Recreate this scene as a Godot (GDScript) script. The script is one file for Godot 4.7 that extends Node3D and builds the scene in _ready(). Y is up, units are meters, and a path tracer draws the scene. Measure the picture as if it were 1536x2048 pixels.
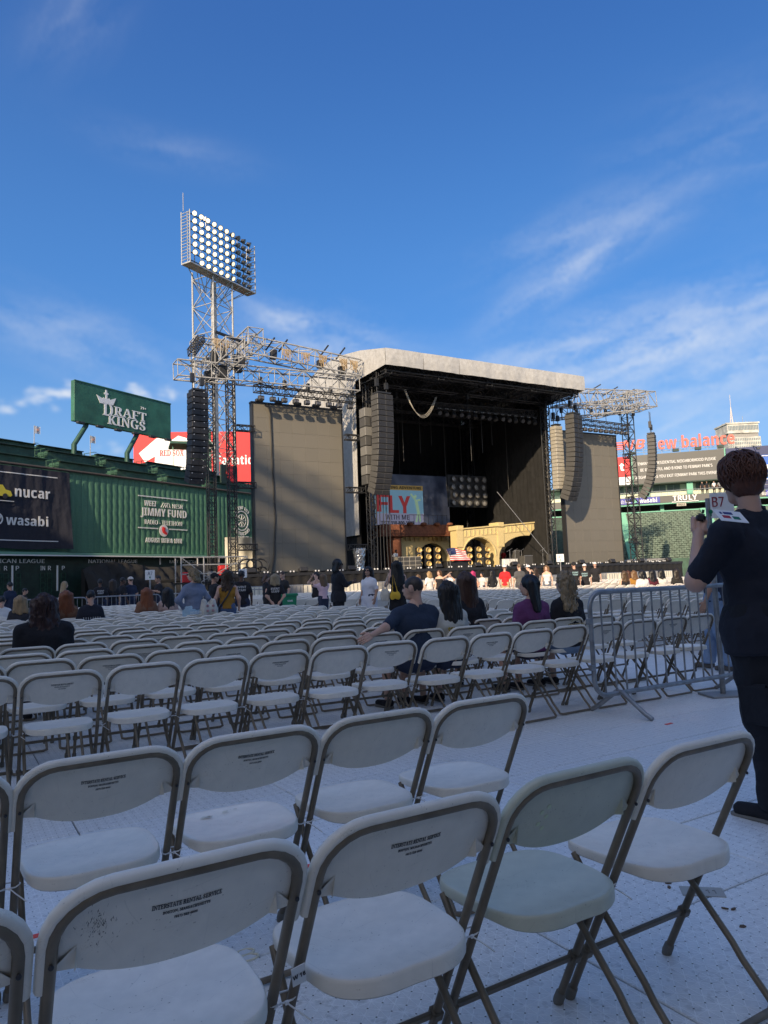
extends Node3D
# An open-air stadium laid out for a concert: rows of folding chairs in the shade of the stands, the stage in evening sun.

const ROW_YAW := deg_to_rad(31.2)      # the chair rows and the floor panels
const STAGE_YAW := deg_to_rad(30.0)    # the stage front
const WALL_YAW := deg_to_rad(60.0)     # the tall green field wall
const STAND_YAW := deg_to_rad(-15.0)   # the bleachers opposite
const STAGE_O := Vector3(-9.215, 0, -52.0)
const WALL_O := Vector3(-25.96, 0, -60.11)
const STAND_O := Vector3(45.0, 0, -100.0)

var M := {}
var used := {}
var rng := RandomNumberGenerator.new()
var sun_to := Vector3(0.353, -0.383, -0.854)   # the way the sunlight travels


func _ready() -> void:
	rng.seed = 7
	make_camera_and_light()
	make_materials()
	make_ground()
	make_grandstand()
	make_field_wall()
	make_stage()
	make_stage_set()
	make_bleachers()
	make_far_city()
	make_chairs()
	make_barricades()
	make_people()
	make_small_things()


func make_camera_and_light() -> void:
	var cam := Camera3D.new()
	cam.name = "camera"
	cam.fov = 70.1
	cam.near = 0.05
	cam.far = 4000.0
	cam.transform = Transform3D(Basis(Vector3.RIGHT, deg_to_rad(5.39)) * Basis(Vector3.BACK, deg_to_rad(-2.19)), Vector3(0, 1.272, 0))
	add_child(cam)
	cam.current = true
	var sun := DirectionalLight3D.new()
	sun.name = "sun"
	sun.light_energy = 1.10
	sun.light_color = Color(1.0, 0.90, 0.76)
	sun.light_angular_distance = 0.6
	sun.shadow_enabled = true
	add_child(sun)
	sun.look_at_from_position(Vector3.ZERO, sun_to, Vector3.UP)
	var env := Environment.new()
	env.tonemap_mode = Environment.TONE_MAPPER_LINEAR
	env.tonemap_exposure = 1.9
	env.background_mode = Environment.BG_SKY
	env.background_energy_multiplier = 1.0
	env.sdfgi_enabled = true
	env.ssao_enabled = true
	env.ssil_enabled = true
	var sky := Sky.new()
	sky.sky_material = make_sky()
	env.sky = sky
	var we := WorldEnvironment.new()
	we.name = "world_environment"
	we.environment = env
	add_child(we)


func make_sky() -> PanoramaSkyMaterial:
	# Clear evening air with cirrus: blue overhead, paler towards the horizon, brighter round the sun.
	var w := 2048
	var h := 1024
	var streak := FastNoiseLite.new()
	streak.seed = 5
	streak.frequency = 1.0
	streak.fractal_octaves = 6
	streak.fractal_gain = 0.58
	streak.domain_warp_enabled = true
	streak.domain_warp_amplitude = 0.5
	streak.domain_warp_frequency = 1.2
	var puff := FastNoiseLite.new()
	puff.seed = 11
	puff.frequency = 1.0
	puff.fractal_octaves = 5
	# cloud banks: azimuth (right positive), elevation, half width, half height, tilt, thickness, kind (0 wisp, 1 puff); degrees
	var banks: Array = []
	for b in SKY_BANKS:
		banks.append(b)
	var r := RandomNumberGenerator.new()
	r.seed = 21
	for i in 44:  # cirrus outside the view, made denser to brighten the shaded seating
		banks.append([r.randf_range(55, 305), r.randf_range(6, 80), r.randf_range(7, 13), r.randf_range(2.0, 4.0), r.randf_range(-14, 20), r.randf_range(0.5, 1.1), 0])
	for i in 24:  # more cirrus overhead, out of view, added to light the floor from above
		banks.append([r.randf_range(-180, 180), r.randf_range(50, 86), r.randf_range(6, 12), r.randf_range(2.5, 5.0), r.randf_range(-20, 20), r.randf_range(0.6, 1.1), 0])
	var data := PackedFloat32Array()
	data.resize(w * h * 4)
	var top := Vector3(0.040, 0.107, 0.305)
	var mid := Vector3(0.086, 0.214, 0.480)
	var low := Vector3(0.250, 0.400, 0.580)
	var to_sun := -sun_to.normalized()
	for y in h / 2:
		var el := (0.5 - (y + 0.5) / h) * PI
		var ce := cos(el)
		var se := sin(el)
		var ed := rad_to_deg(el)
		var base := low.lerp(mid, smoothstep(0.0, 21.0, ed)).lerp(top, smoothstep(12.0, 44.0, ed))
		var lum := base.dot(Vector3(0.2126, 0.7152, 0.0722))
		for x in w:
			var az := wrapf((x + 0.5) / w * TAU, -PI, PI)     # the middle of the view lies at the seam
			var d := Vector3(sin(az) * ce, se, -cos(az) * ce)
			# clear-sky pattern, its glow round the sun strengthened to brighten the shaded floor
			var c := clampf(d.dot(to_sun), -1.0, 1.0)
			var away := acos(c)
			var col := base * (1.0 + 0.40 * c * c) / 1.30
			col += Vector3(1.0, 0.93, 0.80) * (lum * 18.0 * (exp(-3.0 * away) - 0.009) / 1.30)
			var cover := 0.0
			var ad := rad_to_deg(az)
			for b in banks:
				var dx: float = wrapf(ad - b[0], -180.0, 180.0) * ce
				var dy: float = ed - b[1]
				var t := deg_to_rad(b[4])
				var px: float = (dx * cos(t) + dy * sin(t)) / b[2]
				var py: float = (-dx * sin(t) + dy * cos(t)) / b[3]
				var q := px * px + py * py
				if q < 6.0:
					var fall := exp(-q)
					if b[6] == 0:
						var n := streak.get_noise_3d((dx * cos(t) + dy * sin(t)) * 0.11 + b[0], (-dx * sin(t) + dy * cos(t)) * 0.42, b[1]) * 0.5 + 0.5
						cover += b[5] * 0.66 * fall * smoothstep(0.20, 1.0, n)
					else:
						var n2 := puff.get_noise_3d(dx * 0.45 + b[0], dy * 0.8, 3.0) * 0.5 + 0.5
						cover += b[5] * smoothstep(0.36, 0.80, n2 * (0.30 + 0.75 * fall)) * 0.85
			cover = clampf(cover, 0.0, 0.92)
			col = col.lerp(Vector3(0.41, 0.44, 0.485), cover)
			var i := (y * w + x) * 4
			data[i] = col.x
			data[i + 1] = col.y
			data[i + 2] = col.z
			data[i + 3] = 1.0
	for y in range(h / 2, h):
		for x in w:
			var i := (y * w + x) * 4
			data[i] = 0.22
			data[i + 1] = 0.23
			data[i + 2] = 0.24
			data[i + 3] = 1.0
	var img := Image.create_from_data(w, h, false, Image.FORMAT_RGBAF, data.to_byte_array())
	var m := PanoramaSkyMaterial.new()
	m.panorama = ImageTexture.create_from_image(img)
	return m


const SKY_BANKS := [
	[20.9, 16.4, 12.9, 2.9, 8.2, 1.15, 0],
	[26.9, 14.5, 7.8, 2.3, 12.2, 0.8, 0],
	[15.8, 22.2, 6.2, 1.1, 24.2, 0.9, 0],
	[16.8, 24.7, 6.6, 1.9, 12.2, 0.55, 0],
	[26.7, 28.2, 5.8, 3.5, 2.2, 0.28, 0],
	[-4.6, 19.1, 5.8, 1.8, -9.8, 0.95, 0],
	[-7.8, 20.2, 3.5, 1.0, -25.8, 0.5, 0],
	[-22.4, 17.8, 6.6, 2.1, -13.8, 0.55, 0],
	[-26.1, 19.1, 5.1, 1.2, 2.2, 0.3, 0],
	[-16.1, 31.2, 4.7, 1.1, -5.8, 0.25, 0],
	[-23.1, 37.9, 3.5, 1.9, 52.2, 0.28, 0],
	[23.9, 10.3, 8.6, 1.6, 16.2, 0.7, 0],
	[9.7, 16.6, 3.9, 0.8, 14.2, 0.55, 0],
	[-12.9, 14.6, 4.7, 0.8, 2.2, 0.25, 0],
	[-27.0, 12.9, 1.9, 0.5, 2.2, 0.8, 1],
	[-24.4, 14.0, 3.7, 1.3, 6.2, 1.2, 1],
	[-18.9, 14.6, 5.1, 1.1, -3.8, 1.1, 1],
	[-21.4, 10.3, 4.7, 0.8, 2.2, 0.5, 1],
	[22.5, 13.7, 7.8, 2.3, 10.2, 0.5, 0]
]


# ---------------------------------------------------------------- geometry

class G:
	var v := PackedVector3Array()
	var n := PackedVector3Array()

	func tri(a: Vector3, b: Vector3, c: Vector3, na: Vector3, nb: Vector3, nc: Vector3) -> void:
		if (b - a).cross(c - a).dot(na + nb + nc) > 0.0:
			v.append(a); v.append(c); v.append(b)
			n.append(na); n.append(nc); n.append(nb)
		else:
			v.append(a); v.append(b); v.append(c)
			n.append(na); n.append(nb); n.append(nc)

	func quad(a: Vector3, b: Vector3, c: Vector3, d: Vector3, nn: Vector3) -> void:
		tri(a, b, c, nn, nn, nn)
		tri(a, c, d, nn, nn, nn)

	func quad_(a: Vector3, b: Vector3, c: Vector3, d: Vector3, nn: Vector3) -> G:
		quad(a, b, c, d, nn)
		return self

	func squad(a: Vector3, b: Vector3, c: Vector3, d: Vector3, na: Vector3, nb: Vector3, nc: Vector3, nd: Vector3) -> void:
		tri(a, b, c, na, nb, nc)
		tri(a, c, d, na, nc, nd)

	func box(c: Vector3, s: Vector3, b := Basis.IDENTITY, bev := 0.0) -> G:
		var x := b.x * s.x * 0.5
		var y := b.y * s.y * 0.5
		var z := b.z * s.z * 0.5
		if bev <= 0.0:
			for ax in [[x, y, z], [y, z, x], [z, x, y]]:
				for sg in [-1.0, 1.0]:
					var o: Vector3 = c + ax[0] * sg
					quad(o + ax[1] + ax[2], o + ax[1] - ax[2], o - ax[1] - ax[2], o - ax[1] + ax[2], (ax[0] * sg).normalized())
			return self
		var e := [b.x * bev, b.y * bev, b.z * bev]
		var ax3 := [x, y, z]
		for k in 3:
			var p: Vector3 = ax3[k]
			var q: Vector3 = ax3[(k + 1) % 3] - e[(k + 1) % 3]
			var r: Vector3 = ax3[(k + 2) % 3] - e[(k + 2) % 3]
			for sg in [-1.0, 1.0]:
				var o: Vector3 = c + p * sg
				quad(o + q + r, o + q - r, o - q - r, o - q + r, (p * sg).normalized())
				for sh in [-1.0, 1.0]:
					var pi: Vector3 = (p - e[k]) * sg
					var qo: Vector3 = ax3[(k + 1) % 3] * sh
					quad(c + p * sg + q * sh + r, c + p * sg + q * sh - r, c + pi + qo - r, c + pi + qo + r, (p.normalized() * sg + q.normalized() * sh).normalized())
		return self

	func tube(pts: Array, rad, sides := 8, caps := true, closed := false) -> G:
		var m := pts.size()
		var prev: Array = []
		var up := Vector3.UP
		var t0: Vector3 = (pts[1] - pts[0]).normalized()
		if absf(t0.dot(up)) > 0.95:
			up = Vector3.RIGHT
		var sd := t0.cross(up).normalized()
		var first: Array = []
		for i in (m + 1 if closed else m):
			var j := i % m
			var t: Vector3
			if closed:
				t = (pts[(j + 1) % m] - pts[(j - 1 + m) % m]).normalized()
			elif j == 0:
				t = t0
			elif j == m - 1:
				t = (pts[j] - pts[j - 1]).normalized()
			else:
				t = ((pts[j + 1] - pts[j]).normalized() + (pts[j] - pts[j - 1]).normalized()).normalized()
			sd = (sd - t * sd.dot(t)).normalized()
			var bn := t.cross(sd)
			var r: float = rad[j] if rad is Array else rad
			var ring: Array = []
			for k in sides:
				var an := TAU * (k + 0.5) / sides
				ring.append(sd * cos(an) + bn * sin(an))
			if closed and i == m:
				for k in sides:
					var k2 := (k + 1) % sides
					squad(prev[0] + prev[1][k] * prev[2], prev[0] + prev[1][k2] * prev[2], first[0] + first[1][k2] * first[2], first[0] + first[1][k] * first[2], prev[1][k], prev[1][k2], first[1][k2], first[1][k])
				return self
			if i > 0:
				for k in sides:
					var k2 := (k + 1) % sides
					squad(prev[0] + prev[1][k] * prev[2], prev[0] + prev[1][k2] * prev[2], pts[j] + ring[k2] * r, pts[j] + ring[k] * r, prev[1][k], prev[1][k2], ring[k2], ring[k])
			else:
				first = [pts[j], ring, r]
			if caps and not closed and (i == 0 or i == m - 1):
				var nn := -t if i == 0 else t
				for k in range(1, sides - 1):
					tri(pts[j] + ring[0] * r, pts[j] + ring[k] * r, pts[j] + ring[k + 1] * r, nn, nn, nn)
			prev = [pts[j], ring, r]
		return self

	func bar(a: Vector3, b: Vector3, r: float, sides := 4) -> G:
		return tube([a, b], r, sides, sides > 4)

	func lathe(prof: Array, seg := 16, o := Vector3.ZERO, b := Basis.IDENTITY) -> G:
		for i in prof.size() - 1:
			var p: Vector2 = prof[i]
			var q: Vector2 = prof[i + 1]
			var e := (q - p)
			if e.length() < 1e-6:
				continue
			var nr := Vector2(e.y, -e.x).normalized()
			for k in seg:
				var a0 := TAU * k / seg
				var a1 := TAU * (k + 1) / seg
				var d0 := b * Vector3(cos(a0), 0, sin(a0))
				var d1 := b * Vector3(cos(a1), 0, sin(a1))
				var u := b.y
				squad(o + d0 * p.x + u * p.y, o + d1 * p.x + u * p.y, o + d1 * q.x + u * q.y, o + d0 * q.x + u * q.y, d0 * nr.x + u * nr.y, d1 * nr.x + u * nr.y, d1 * nr.x + u * nr.y, d0 * nr.x + u * nr.y)
		return self

	func prism(poly: PackedVector2Array, depth: float, tf := Transform3D.IDENTITY) -> G:
		# a flat outline in x, y given thickness from z = 0 to z = depth
		var idx := Geometry2D.triangulate_polygon(poly)
		for z in [0.0, depth]:
			var nn: Vector3 = tf.basis * Vector3(0, 0, 1 if z > 0.0 else -1)
			for i in range(0, idx.size(), 3):
				var a := poly[idx[i]]
				var b := poly[idx[i + 1]]
				var c := poly[idx[i + 2]]
				tri(tf * Vector3(a.x, a.y, z), tf * Vector3(b.x, b.y, z), tf * Vector3(c.x, c.y, z), nn, nn, nn)
		var cw := 1.0 if Geometry2D.is_polygon_clockwise(poly) else -1.0
		for i in poly.size():
			var a := poly[i]
			var b := poly[(i + 1) % poly.size()]
			var e := (b - a).normalized()
			var nn: Vector3 = (tf.basis * Vector3(-e.y * cw, e.x * cw, 0)).normalized()
			quad(tf * Vector3(a.x, a.y, 0), tf * Vector3(b.x, b.y, 0), tf * Vector3(b.x, b.y, depth), tf * Vector3(a.x, a.y, depth), nn)
		return self

	func ball(c: Vector3, r: Vector3, seg := 10, rings := 6) -> G:
		for i in rings:
			var a0 := PI * i / rings - PI / 2
			var a1 := PI * (i + 1) / rings - PI / 2
			for k in seg:
				var b0 := TAU * k / seg
				var b1 := TAU * (k + 1) / seg
				var p: Array = []
				for q in [[a0, b0], [a0, b1], [a1, b1], [a1, b0]]:
					p.append(Vector3(cos(q[0]) * cos(q[1]), sin(q[0]), cos(q[0]) * sin(q[1])))
				squad(c + p[0] * r, c + p[1] * r, c + p[2] * r, c + p[3] * r, (p[0] / r).normalized(), (p[1] / r).normalized(), (p[2] / r).normalized(), (p[3] / r).normalized())
		return self

	func add(o: G, tf: Transform3D) -> G:
		var flip := tf.basis.determinant() < 0.0
		var nb := tf.basis.inverse().transposed()
		for i in range(0, o.v.size(), 3):
			for j in ([0, 2, 1] if flip else [0, 1, 2]):
				v.append(tf * o.v[i + j])
				n.append((nb * o.n[i + j]).normalized())
		return self

	func mesh(mat: Material, into: ArrayMesh = null) -> ArrayMesh:
		var am := into if into else ArrayMesh.new()
		if v.size() == 0:
			return am
		var a := []
		a.resize(Mesh.ARRAY_MAX)
		a[Mesh.ARRAY_VERTEX] = v
		a[Mesh.ARRAY_NORMAL] = n
		am.add_surface_from_arrays(Mesh.PRIMITIVE_TRIANGLES, a)
		am.surface_set_material(am.get_surface_count() - 1, mat)
		return am


func numbered(called: String) -> String:
	var k: int = used.get(called, 0)
	used[called] = k + 1
	return called if k == 0 else "%s_%03d" % [called, k]


func obj(called: String, g: G, mat: Material, parent: Node = self, label := "") -> MeshInstance3D:
	return inst(called, g.mesh(mat), parent, label)


func inst(called: String, mesh: Mesh, parent: Node = self, label := "") -> MeshInstance3D:
	var o := MeshInstance3D.new()
	o.name = numbered(called) if parent == self else called
	o.mesh = mesh
	parent.add_child(o, true)
	if label:
		o.set_meta("label", label)
	return o


func tag(o: Node, label: String, category: String, group := "", kind := "") -> Node:
	if label: o.set_meta("label", label)
	if category: o.set_meta("category", category)
	if group: o.set_meta("group", group)
	if kind: o.set_meta("kind", kind)
	return o


func thing(called: String, label: String, category: String, at := Vector3.ZERO, yaw := 0.0, group := "") -> Node3D:
	var o := Node3D.new()
	o.name = numbered(called)
	add_child(o)
	o.position = at
	o.rotation.y = yaw
	tag(o, label, category, group)
	return o


func on_stage(s: float, n: float, h := 0.0) -> Vector3:
	return STAGE_O + Basis(Vector3.UP, STAGE_YAW) * Vector3(s, h, -n)


func on_wall(t: float, m: float, h := 0.0) -> Vector3:
	return WALL_O + Basis(Vector3.UP, WALL_YAW) * Vector3(t, h, -m)


func in_rows(a: float, b: float, h := 0.0) -> Vector3:
	return Basis(Vector3.UP, ROW_YAW) * Vector3(a, h, -b)


func on_stand(t: float, m: float, h := 0.0) -> Vector3:
	return STAND_O + Basis(Vector3.UP, STAND_YAW) * Vector3(t, h, -m)


# lettering: a text of given width and height, centred on the origin, facing +z
func text_mesh(s: String, width: float, height: float, mat: Material, bold := true, serif := false, depth := 0.02, slant := 0.0, bend = null) -> ArrayMesh:
	var f := SystemFont.new()
	f.font_names = PackedStringArray(["Droid Serif" if serif else "Droid Sans"])
	f.font_weight = 700 if bold else 400
	var tm := TextMesh.new()
	tm.text = s
	tm.font = f
	tm.font_size = 40
	tm.pixel_size = 0.01
	tm.depth = 0.1
	tm.curve_step = 2.0
	var a := tm.get_mesh_arrays()
	var v: PackedVector3Array = a[Mesh.ARRAY_VERTEX]
	var lo := Vector3.INF
	var hi := -Vector3.INF
	for p in v:
		lo = lo.min(p)
		hi = hi.max(p)
	var mid := (lo + hi) / 2.0
	for i in v.size():
		var p := (v[i] - mid) / (hi - lo)
		var q := Vector3(p.x * width + p.y * height * slant, p.y * height, (p.z + 0.5) * depth)
		if bend != null:
			q = bend.call(q)
		v[i] = q
	var b := []
	b.resize(Mesh.ARRAY_MAX)
	b[Mesh.ARRAY_VERTEX] = v
	b[Mesh.ARRAY_NORMAL] = a[Mesh.ARRAY_NORMAL]
	b[Mesh.ARRAY_INDEX] = a[Mesh.ARRAY_INDEX]
	var am := ArrayMesh.new()
	am.add_surface_from_arrays(Mesh.PRIMITIVE_TRIANGLES, b)
	am.surface_set_material(0, mat)
	return am


func lettering(s: String, at: Vector3, width: float, height: float, mat: Material, parent: Node3D, bold := true, serif := false, depth := 0.03, slant := 0.0) -> MeshInstance3D:
	var o := inst("lettering", text_mesh(s, width, height, mat, bold, serif, depth, slant), parent)
	o.position = at
	return o


# a square lattice girder from a to b: four chords and its lacing
func girder(parent: Node3D, a: Vector3, b: Vector3, w: float, h: float, r: float, bay: float, mat: Material, up := Vector3.UP, lace := 0.6) -> void:
	var d := (b - a).normalized()
	var sd := d.cross(up).normalized()
	var vu := sd.cross(d).normalized()
	var c: Array = []
	for k in [[-1, -1], [1, -1], [1, 1], [-1, 1]]:
		var o: Vector3 = sd * k[0] * w / 2 + vu * k[1] * h / 2
		c.append(o)
		obj("chord", G.new().bar(a + o, b + o, r, 6), mat, parent)
	var g := G.new()
	var nb := maxi(1, roundi(a.distance_to(b) / bay))
	for i in nb + 1:
		var p := a.lerp(b, float(i) / nb)
		for k in 4:
			g.bar(p + c[k], p + c[(k + 1) % 4], r * lace, 4)
			if i < nb:
				var q := a.lerp(b, float(i + 1) / nb)
				if (i + k) % 2 == 0:
					g.bar(p + c[k], q + c[(k + 1) % 4], r * lace, 4)
				else:
					g.bar(p + c[(k + 1) % 4], q + c[k], r * lace, 4)
	obj("lacing", g, mat, parent)


# ---------------------------------------------------------------- materials

func lin(r: float, g: float, b: float) -> Color:
	return Color(r, g, b).linear_to_srgb()


func mat(r: float, g: float, b: float, rough := 0.7, metal := 0.0) -> StandardMaterial3D:
	var m := StandardMaterial3D.new()
	m.albedo_color = lin(r, g, b)
	m.roughness = rough
	m.metallic = metal
	return m


func noise_tex(sd: int, freq: float, c0: Color, c1: Color, size := 256, oct := 4, gamma := 1.0, stretch := 1.0) -> ImageTexture:
	var f := FastNoiseLite.new()
	f.seed = sd
	f.frequency = freq
	f.fractal_octaves = oct
	var src := f.get_seamless_image(size, int(size * stretch))
	if stretch != 1.0:
		src.resize(size, size)
	src.convert(Image.FORMAT_L8)
	var a := src.get_data()
	var d := PackedByteArray()
	d.resize(size * size * 3)
	for i in size * size:
		var c := c0.lerp(c1, pow(a[i] / 255.0, gamma))
		d[i * 3] = int(clampf(c.r, 0, 1) * 255)
		d[i * 3 + 1] = int(clampf(c.g, 0, 1) * 255)
		d[i * 3 + 2] = int(clampf(c.b, 0, 1) * 255)
	var img := Image.create_from_data(size, size, false, Image.FORMAT_RGB8, d)
	img.generate_mipmaps()
	return ImageTexture.create_from_image(img)


func relief_tex(sd: int, freq: float, strength: float, size := 256, stretch := 1.0) -> ImageTexture:
	var f := FastNoiseLite.new()
	f.seed = sd
	f.frequency = freq
	f.fractal_octaves = 4
	var img := f.get_seamless_image(size, int(size * stretch))
	if stretch != 1.0:
		img.resize(size, size)
	img.convert(Image.FORMAT_RGBA8)
	img.bump_map_to_normal_map(strength)
	return ImageTexture.create_from_image(img)


func grain(m: StandardMaterial3D, tex: Texture2D, metres: float, world := false) -> StandardMaterial3D:
	m.albedo_texture = tex
	m.uv1_triplanar = true
	m.uv1_world_triplanar = world
	m.uv1_scale = Vector3.ONE / metres
	return m


func bumpy(m: StandardMaterial3D, tex: Texture2D, amount: float) -> StandardMaterial3D:
	m.normal_enabled = true
	m.normal_texture = tex
	m.normal_scale = amount
	return m


func make_materials() -> void:
	var scuff := noise_tex(3, 0.02, Color(0.88, 0.875, 0.865), Color(1, 1, 1), 512, 6, 0.7)
	var weave := noise_tex(9, 0.05, Color(0.78, 0.78, 0.78), Color(1, 1, 1), 256, 4)
	var mottle := noise_tex(17, 0.01, Color(0.72, 0.72, 0.72), Color(1, 1, 1), 256, 5)
	var fold := relief_tex(23, 0.012, 6.0, 256)
	var worn := worn_plastic_tex()
	M.plastic = grain(mat(0.86, 0.80, 0.70, 0.36), worn, 0.62)
	M.plastic_b = grain(mat(0.82, 0.755, 0.65, 0.38), worn, 0.55)
	M.plastic_green = grain(mat(0.55, 0.558, 0.445, 0.38), worn, 0.62)
	M.chair_tube = grain(mat(0.235, 0.185, 0.125, 0.45, 0.15), mottle, 0.25)
	M.rubber = mat(0.17, 0.16, 0.14, 0.8)
	M.print_black = mat(0.03, 0.03, 0.035, 0.6)
	M.tie = mat(0.8, 0.8, 0.78, 0.4)
	M.steel = grain(mat(0.40, 0.41, 0.42, 0.42, 0.55), mottle, 0.4)
	M.truss_white = grain(mat(0.44, 0.44, 0.43, 0.5), mottle, 1.5)
	M.truss_black = mat(0.025, 0.026, 0.028, 0.5, 0.1)
	M.speaker = grain(mat(0.030, 0.030, 0.032, 0.6), weave, 0.3)
	M.speaker_grey = grain(mat(0.085, 0.083, 0.078, 0.6), weave, 0.4)
	M.speaker_pale = grain(mat(0.46, 0.43, 0.36, 0.6), weave, 0.4)
	M.sub_grey = grain(mat(0.20, 0.195, 0.18, 0.6), weave, 0.4)
	M.screen_off = mat(0.150, 0.138, 0.110, 0.5)
	M.screen_off_b = mat(0.156, 0.143, 0.114, 0.5)
	M.black_cloth = bumpy(grain(mat(0.012, 0.012, 0.013, 0.9), mottle, 2.0), fold, 0.5)
	M.dark_cloth = bumpy(grain(mat(0.017, 0.017, 0.017, 0.9), mottle, 3.0), fold, 0.6)
	M.roof_cloth = bumpy(grain(mat(0.46, 0.455, 0.435, 0.7), scuff, 4.0), fold, 0.35)
	M.roof_cloth.uv1_scale = Vector3.ONE / 5.0
	M.deck_black = mat(0.018, 0.018, 0.019, 0.55)
	M.wall_green = bumpy(grain(mat(0.088, 0.222, 0.142, 0.7), scuff, 3.0), fold, 0.3)
	M.wall_green_b = bumpy(grain(mat(0.081, 0.206, 0.132, 0.7), scuff, 2.6), fold, 0.3)
	M.paint_green = grain(mat(0.034, 0.105, 0.070, 0.6), mottle, 2.0)
	M.paint_green_dark = grain(mat(0.018, 0.045, 0.034, 0.6), mottle, 2.0)
	M.ledge_green = mat(0.16, 0.34, 0.25, 0.6)
	M.stand_green = mat(0.14, 0.38, 0.27, 0.6)
	M.sign_green = bumpy(grain(mat(0.040, 0.165, 0.102, 0.55), mottle, 6.0), fold, 0.15)
	M.white_paint = mat(0.78, 0.78, 0.76, 0.6)
	M.banner_dark = bumpy(grain(mat(0.022, 0.024, 0.038, 0.85), scuff, 3.0), fold, 0.45)
	M.yellow = mat(0.62, 0.52, 0.05, 0.6)
	M.red = mat(0.62, 0.028, 0.03, 0.6)
	M.red_tape = mat(0.78, 0.08, 0.05, 0.5)
	M.coral = mat(0.74, 0.12, 0.085, 0.55)
	M.navy_sign = mat(0.02, 0.03, 0.10, 0.5)
	M.blue_sign = mat(0.045, 0.055, 0.30, 0.5)
	M.ford_blue = mat(0.02, 0.10, 0.42, 0.4)
	M.board_grey = mat(0.075, 0.075, 0.07, 0.5)
	M.seat_green = grain(mat(0.125, 0.185, 0.140, 0.6), mottle, 1.0)
	M.bleacher_step = grain(mat(0.055, 0.092, 0.070, 0.8), mottle, 1.5)
	M.concrete = grain(mat(0.36, 0.35, 0.33, 0.85), mottle, 3.0)
	M.floor = floor_material(0.0)
	M.floor_b = floor_material(1.0)
	M.floor_c = floor_material(2.0)
	M.floor_far = grain(mat(0.80, 0.79, 0.78, 0.5), scuff, 2.3, true)
	M.seam = mat(0.12, 0.12, 0.13, 0.9)
	M.field = grain(mat(0.10, 0.13, 0.05, 0.95), mottle, 9.0, true)
	M.white = mat(0.78, 0.78, 0.77, 0.6)
	M.cream = mat(0.66, 0.62, 0.50, 0.6)
	M.brick_yellow = bumpy(grain(mat(0.70, 0.56, 0.27, 0.8), scuff, 1.2), fold, 0.15)
	M.brick_red = bumpy(grain(mat(0.24, 0.085, 0.04, 0.8), mottle, 0.8), fold, 0.4)
	M.glass = mat(0.16, 0.19, 0.20, 0.08)
	M.pale_wall = mat(0.62, 0.62, 0.50, 0.7)
	M.case_green = mat(0.01, 0.19, 0.09, 0.5)
	M.gold = mat(0.55, 0.40, 0.16, 0.5, 0.2)
	M.foil = bumpy(mat(0.65, 0.66, 0.68, 0.25, 0.9), fold, 1.5)
	M.foil.uv1_triplanar = true
	M.foil.uv1_scale = Vector3.ONE * 1.5
	M.tower_pale = grain(mat(0.62, 0.61, 0.55, 0.7), mottle, 40.0)
	M.pole_grey = mat(0.30, 0.31, 0.32, 0.5, 0.3)
	M.rope = mat(0.34, 0.25, 0.14, 0.9)
	M.lamp_on = mat(0.9, 0.9, 0.85, 0.3)
	M.lamp_on.emission_enabled = true
	M.lamp_on.emission = Color(1.0, 0.90, 0.70)
	M.lamp_on.emission_energy_multiplier = 0.75
	M.lamp_small = mat(0.24, 0.236, 0.225, 0.2)
	M.lens_dark = mat(0.10, 0.10, 0.11, 0.15)


func worn_plastic_tex() -> ImageTexture:
	# used moulded plastic: faint tone changes, specks of grit, hairline scratches
	var n := 512
	var f := FastNoiseLite.new()
	f.seed = 91
	f.frequency = 0.02
	f.fractal_octaves = 5
	var src := f.get_seamless_image(n, n)
	src.convert(Image.FORMAT_L8)
	var a := src.get_data()
	var img := Image.create(n, n, false, Image.FORMAT_RGB8)
	for y in n:
		for x in n:
			var t := 0.945 + 0.055 * a[y * n + x] / 255.0
			img.set_pixel(x, y, Color(t, t, t * 0.995))
	var r := RandomNumberGenerator.new()
	r.seed = 92
	for k in 130:
		var x := r.randi_range(0, n - 3)
		var y := r.randi_range(0, n - 3)
		var t := r.randf_range(0.25, 0.75)
		for q in r.randi_range(1, 3):
			img.set_pixel(x + q % 2, y + q / 2, Color(t, t * 0.95, t * 0.88))
	for k in 70:
		var p := Vector2(r.randf() * n, r.randf() * n)
		var d := Vector2.from_angle(r.randf() * TAU)
		var t := r.randf_range(0.86, 0.92) if k % 3 else 1.0
		for q in r.randi_range(10, 60):
			p += d
			d = d.rotated(r.randf_range(-0.03, 0.03))
			img.set_pixel(posmod(int(p.x), n), posmod(int(p.y), n), Color(t, t, t))
	for k in 14:
		var c := Vector2(r.randf_range(30, n - 30), r.randf_range(30, n - 30))
		for q in 60:
			var o := Vector2(r.randfn(0, 9), r.randfn(0, 4))
			img.set_pixel(int(clampf(c.x + o.x, 0, n - 1)), int(clampf(c.y + o.y, 0, n - 1)), Color(0.84, 0.82, 0.79))
	return ImageTexture.create_from_image(img)


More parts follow.
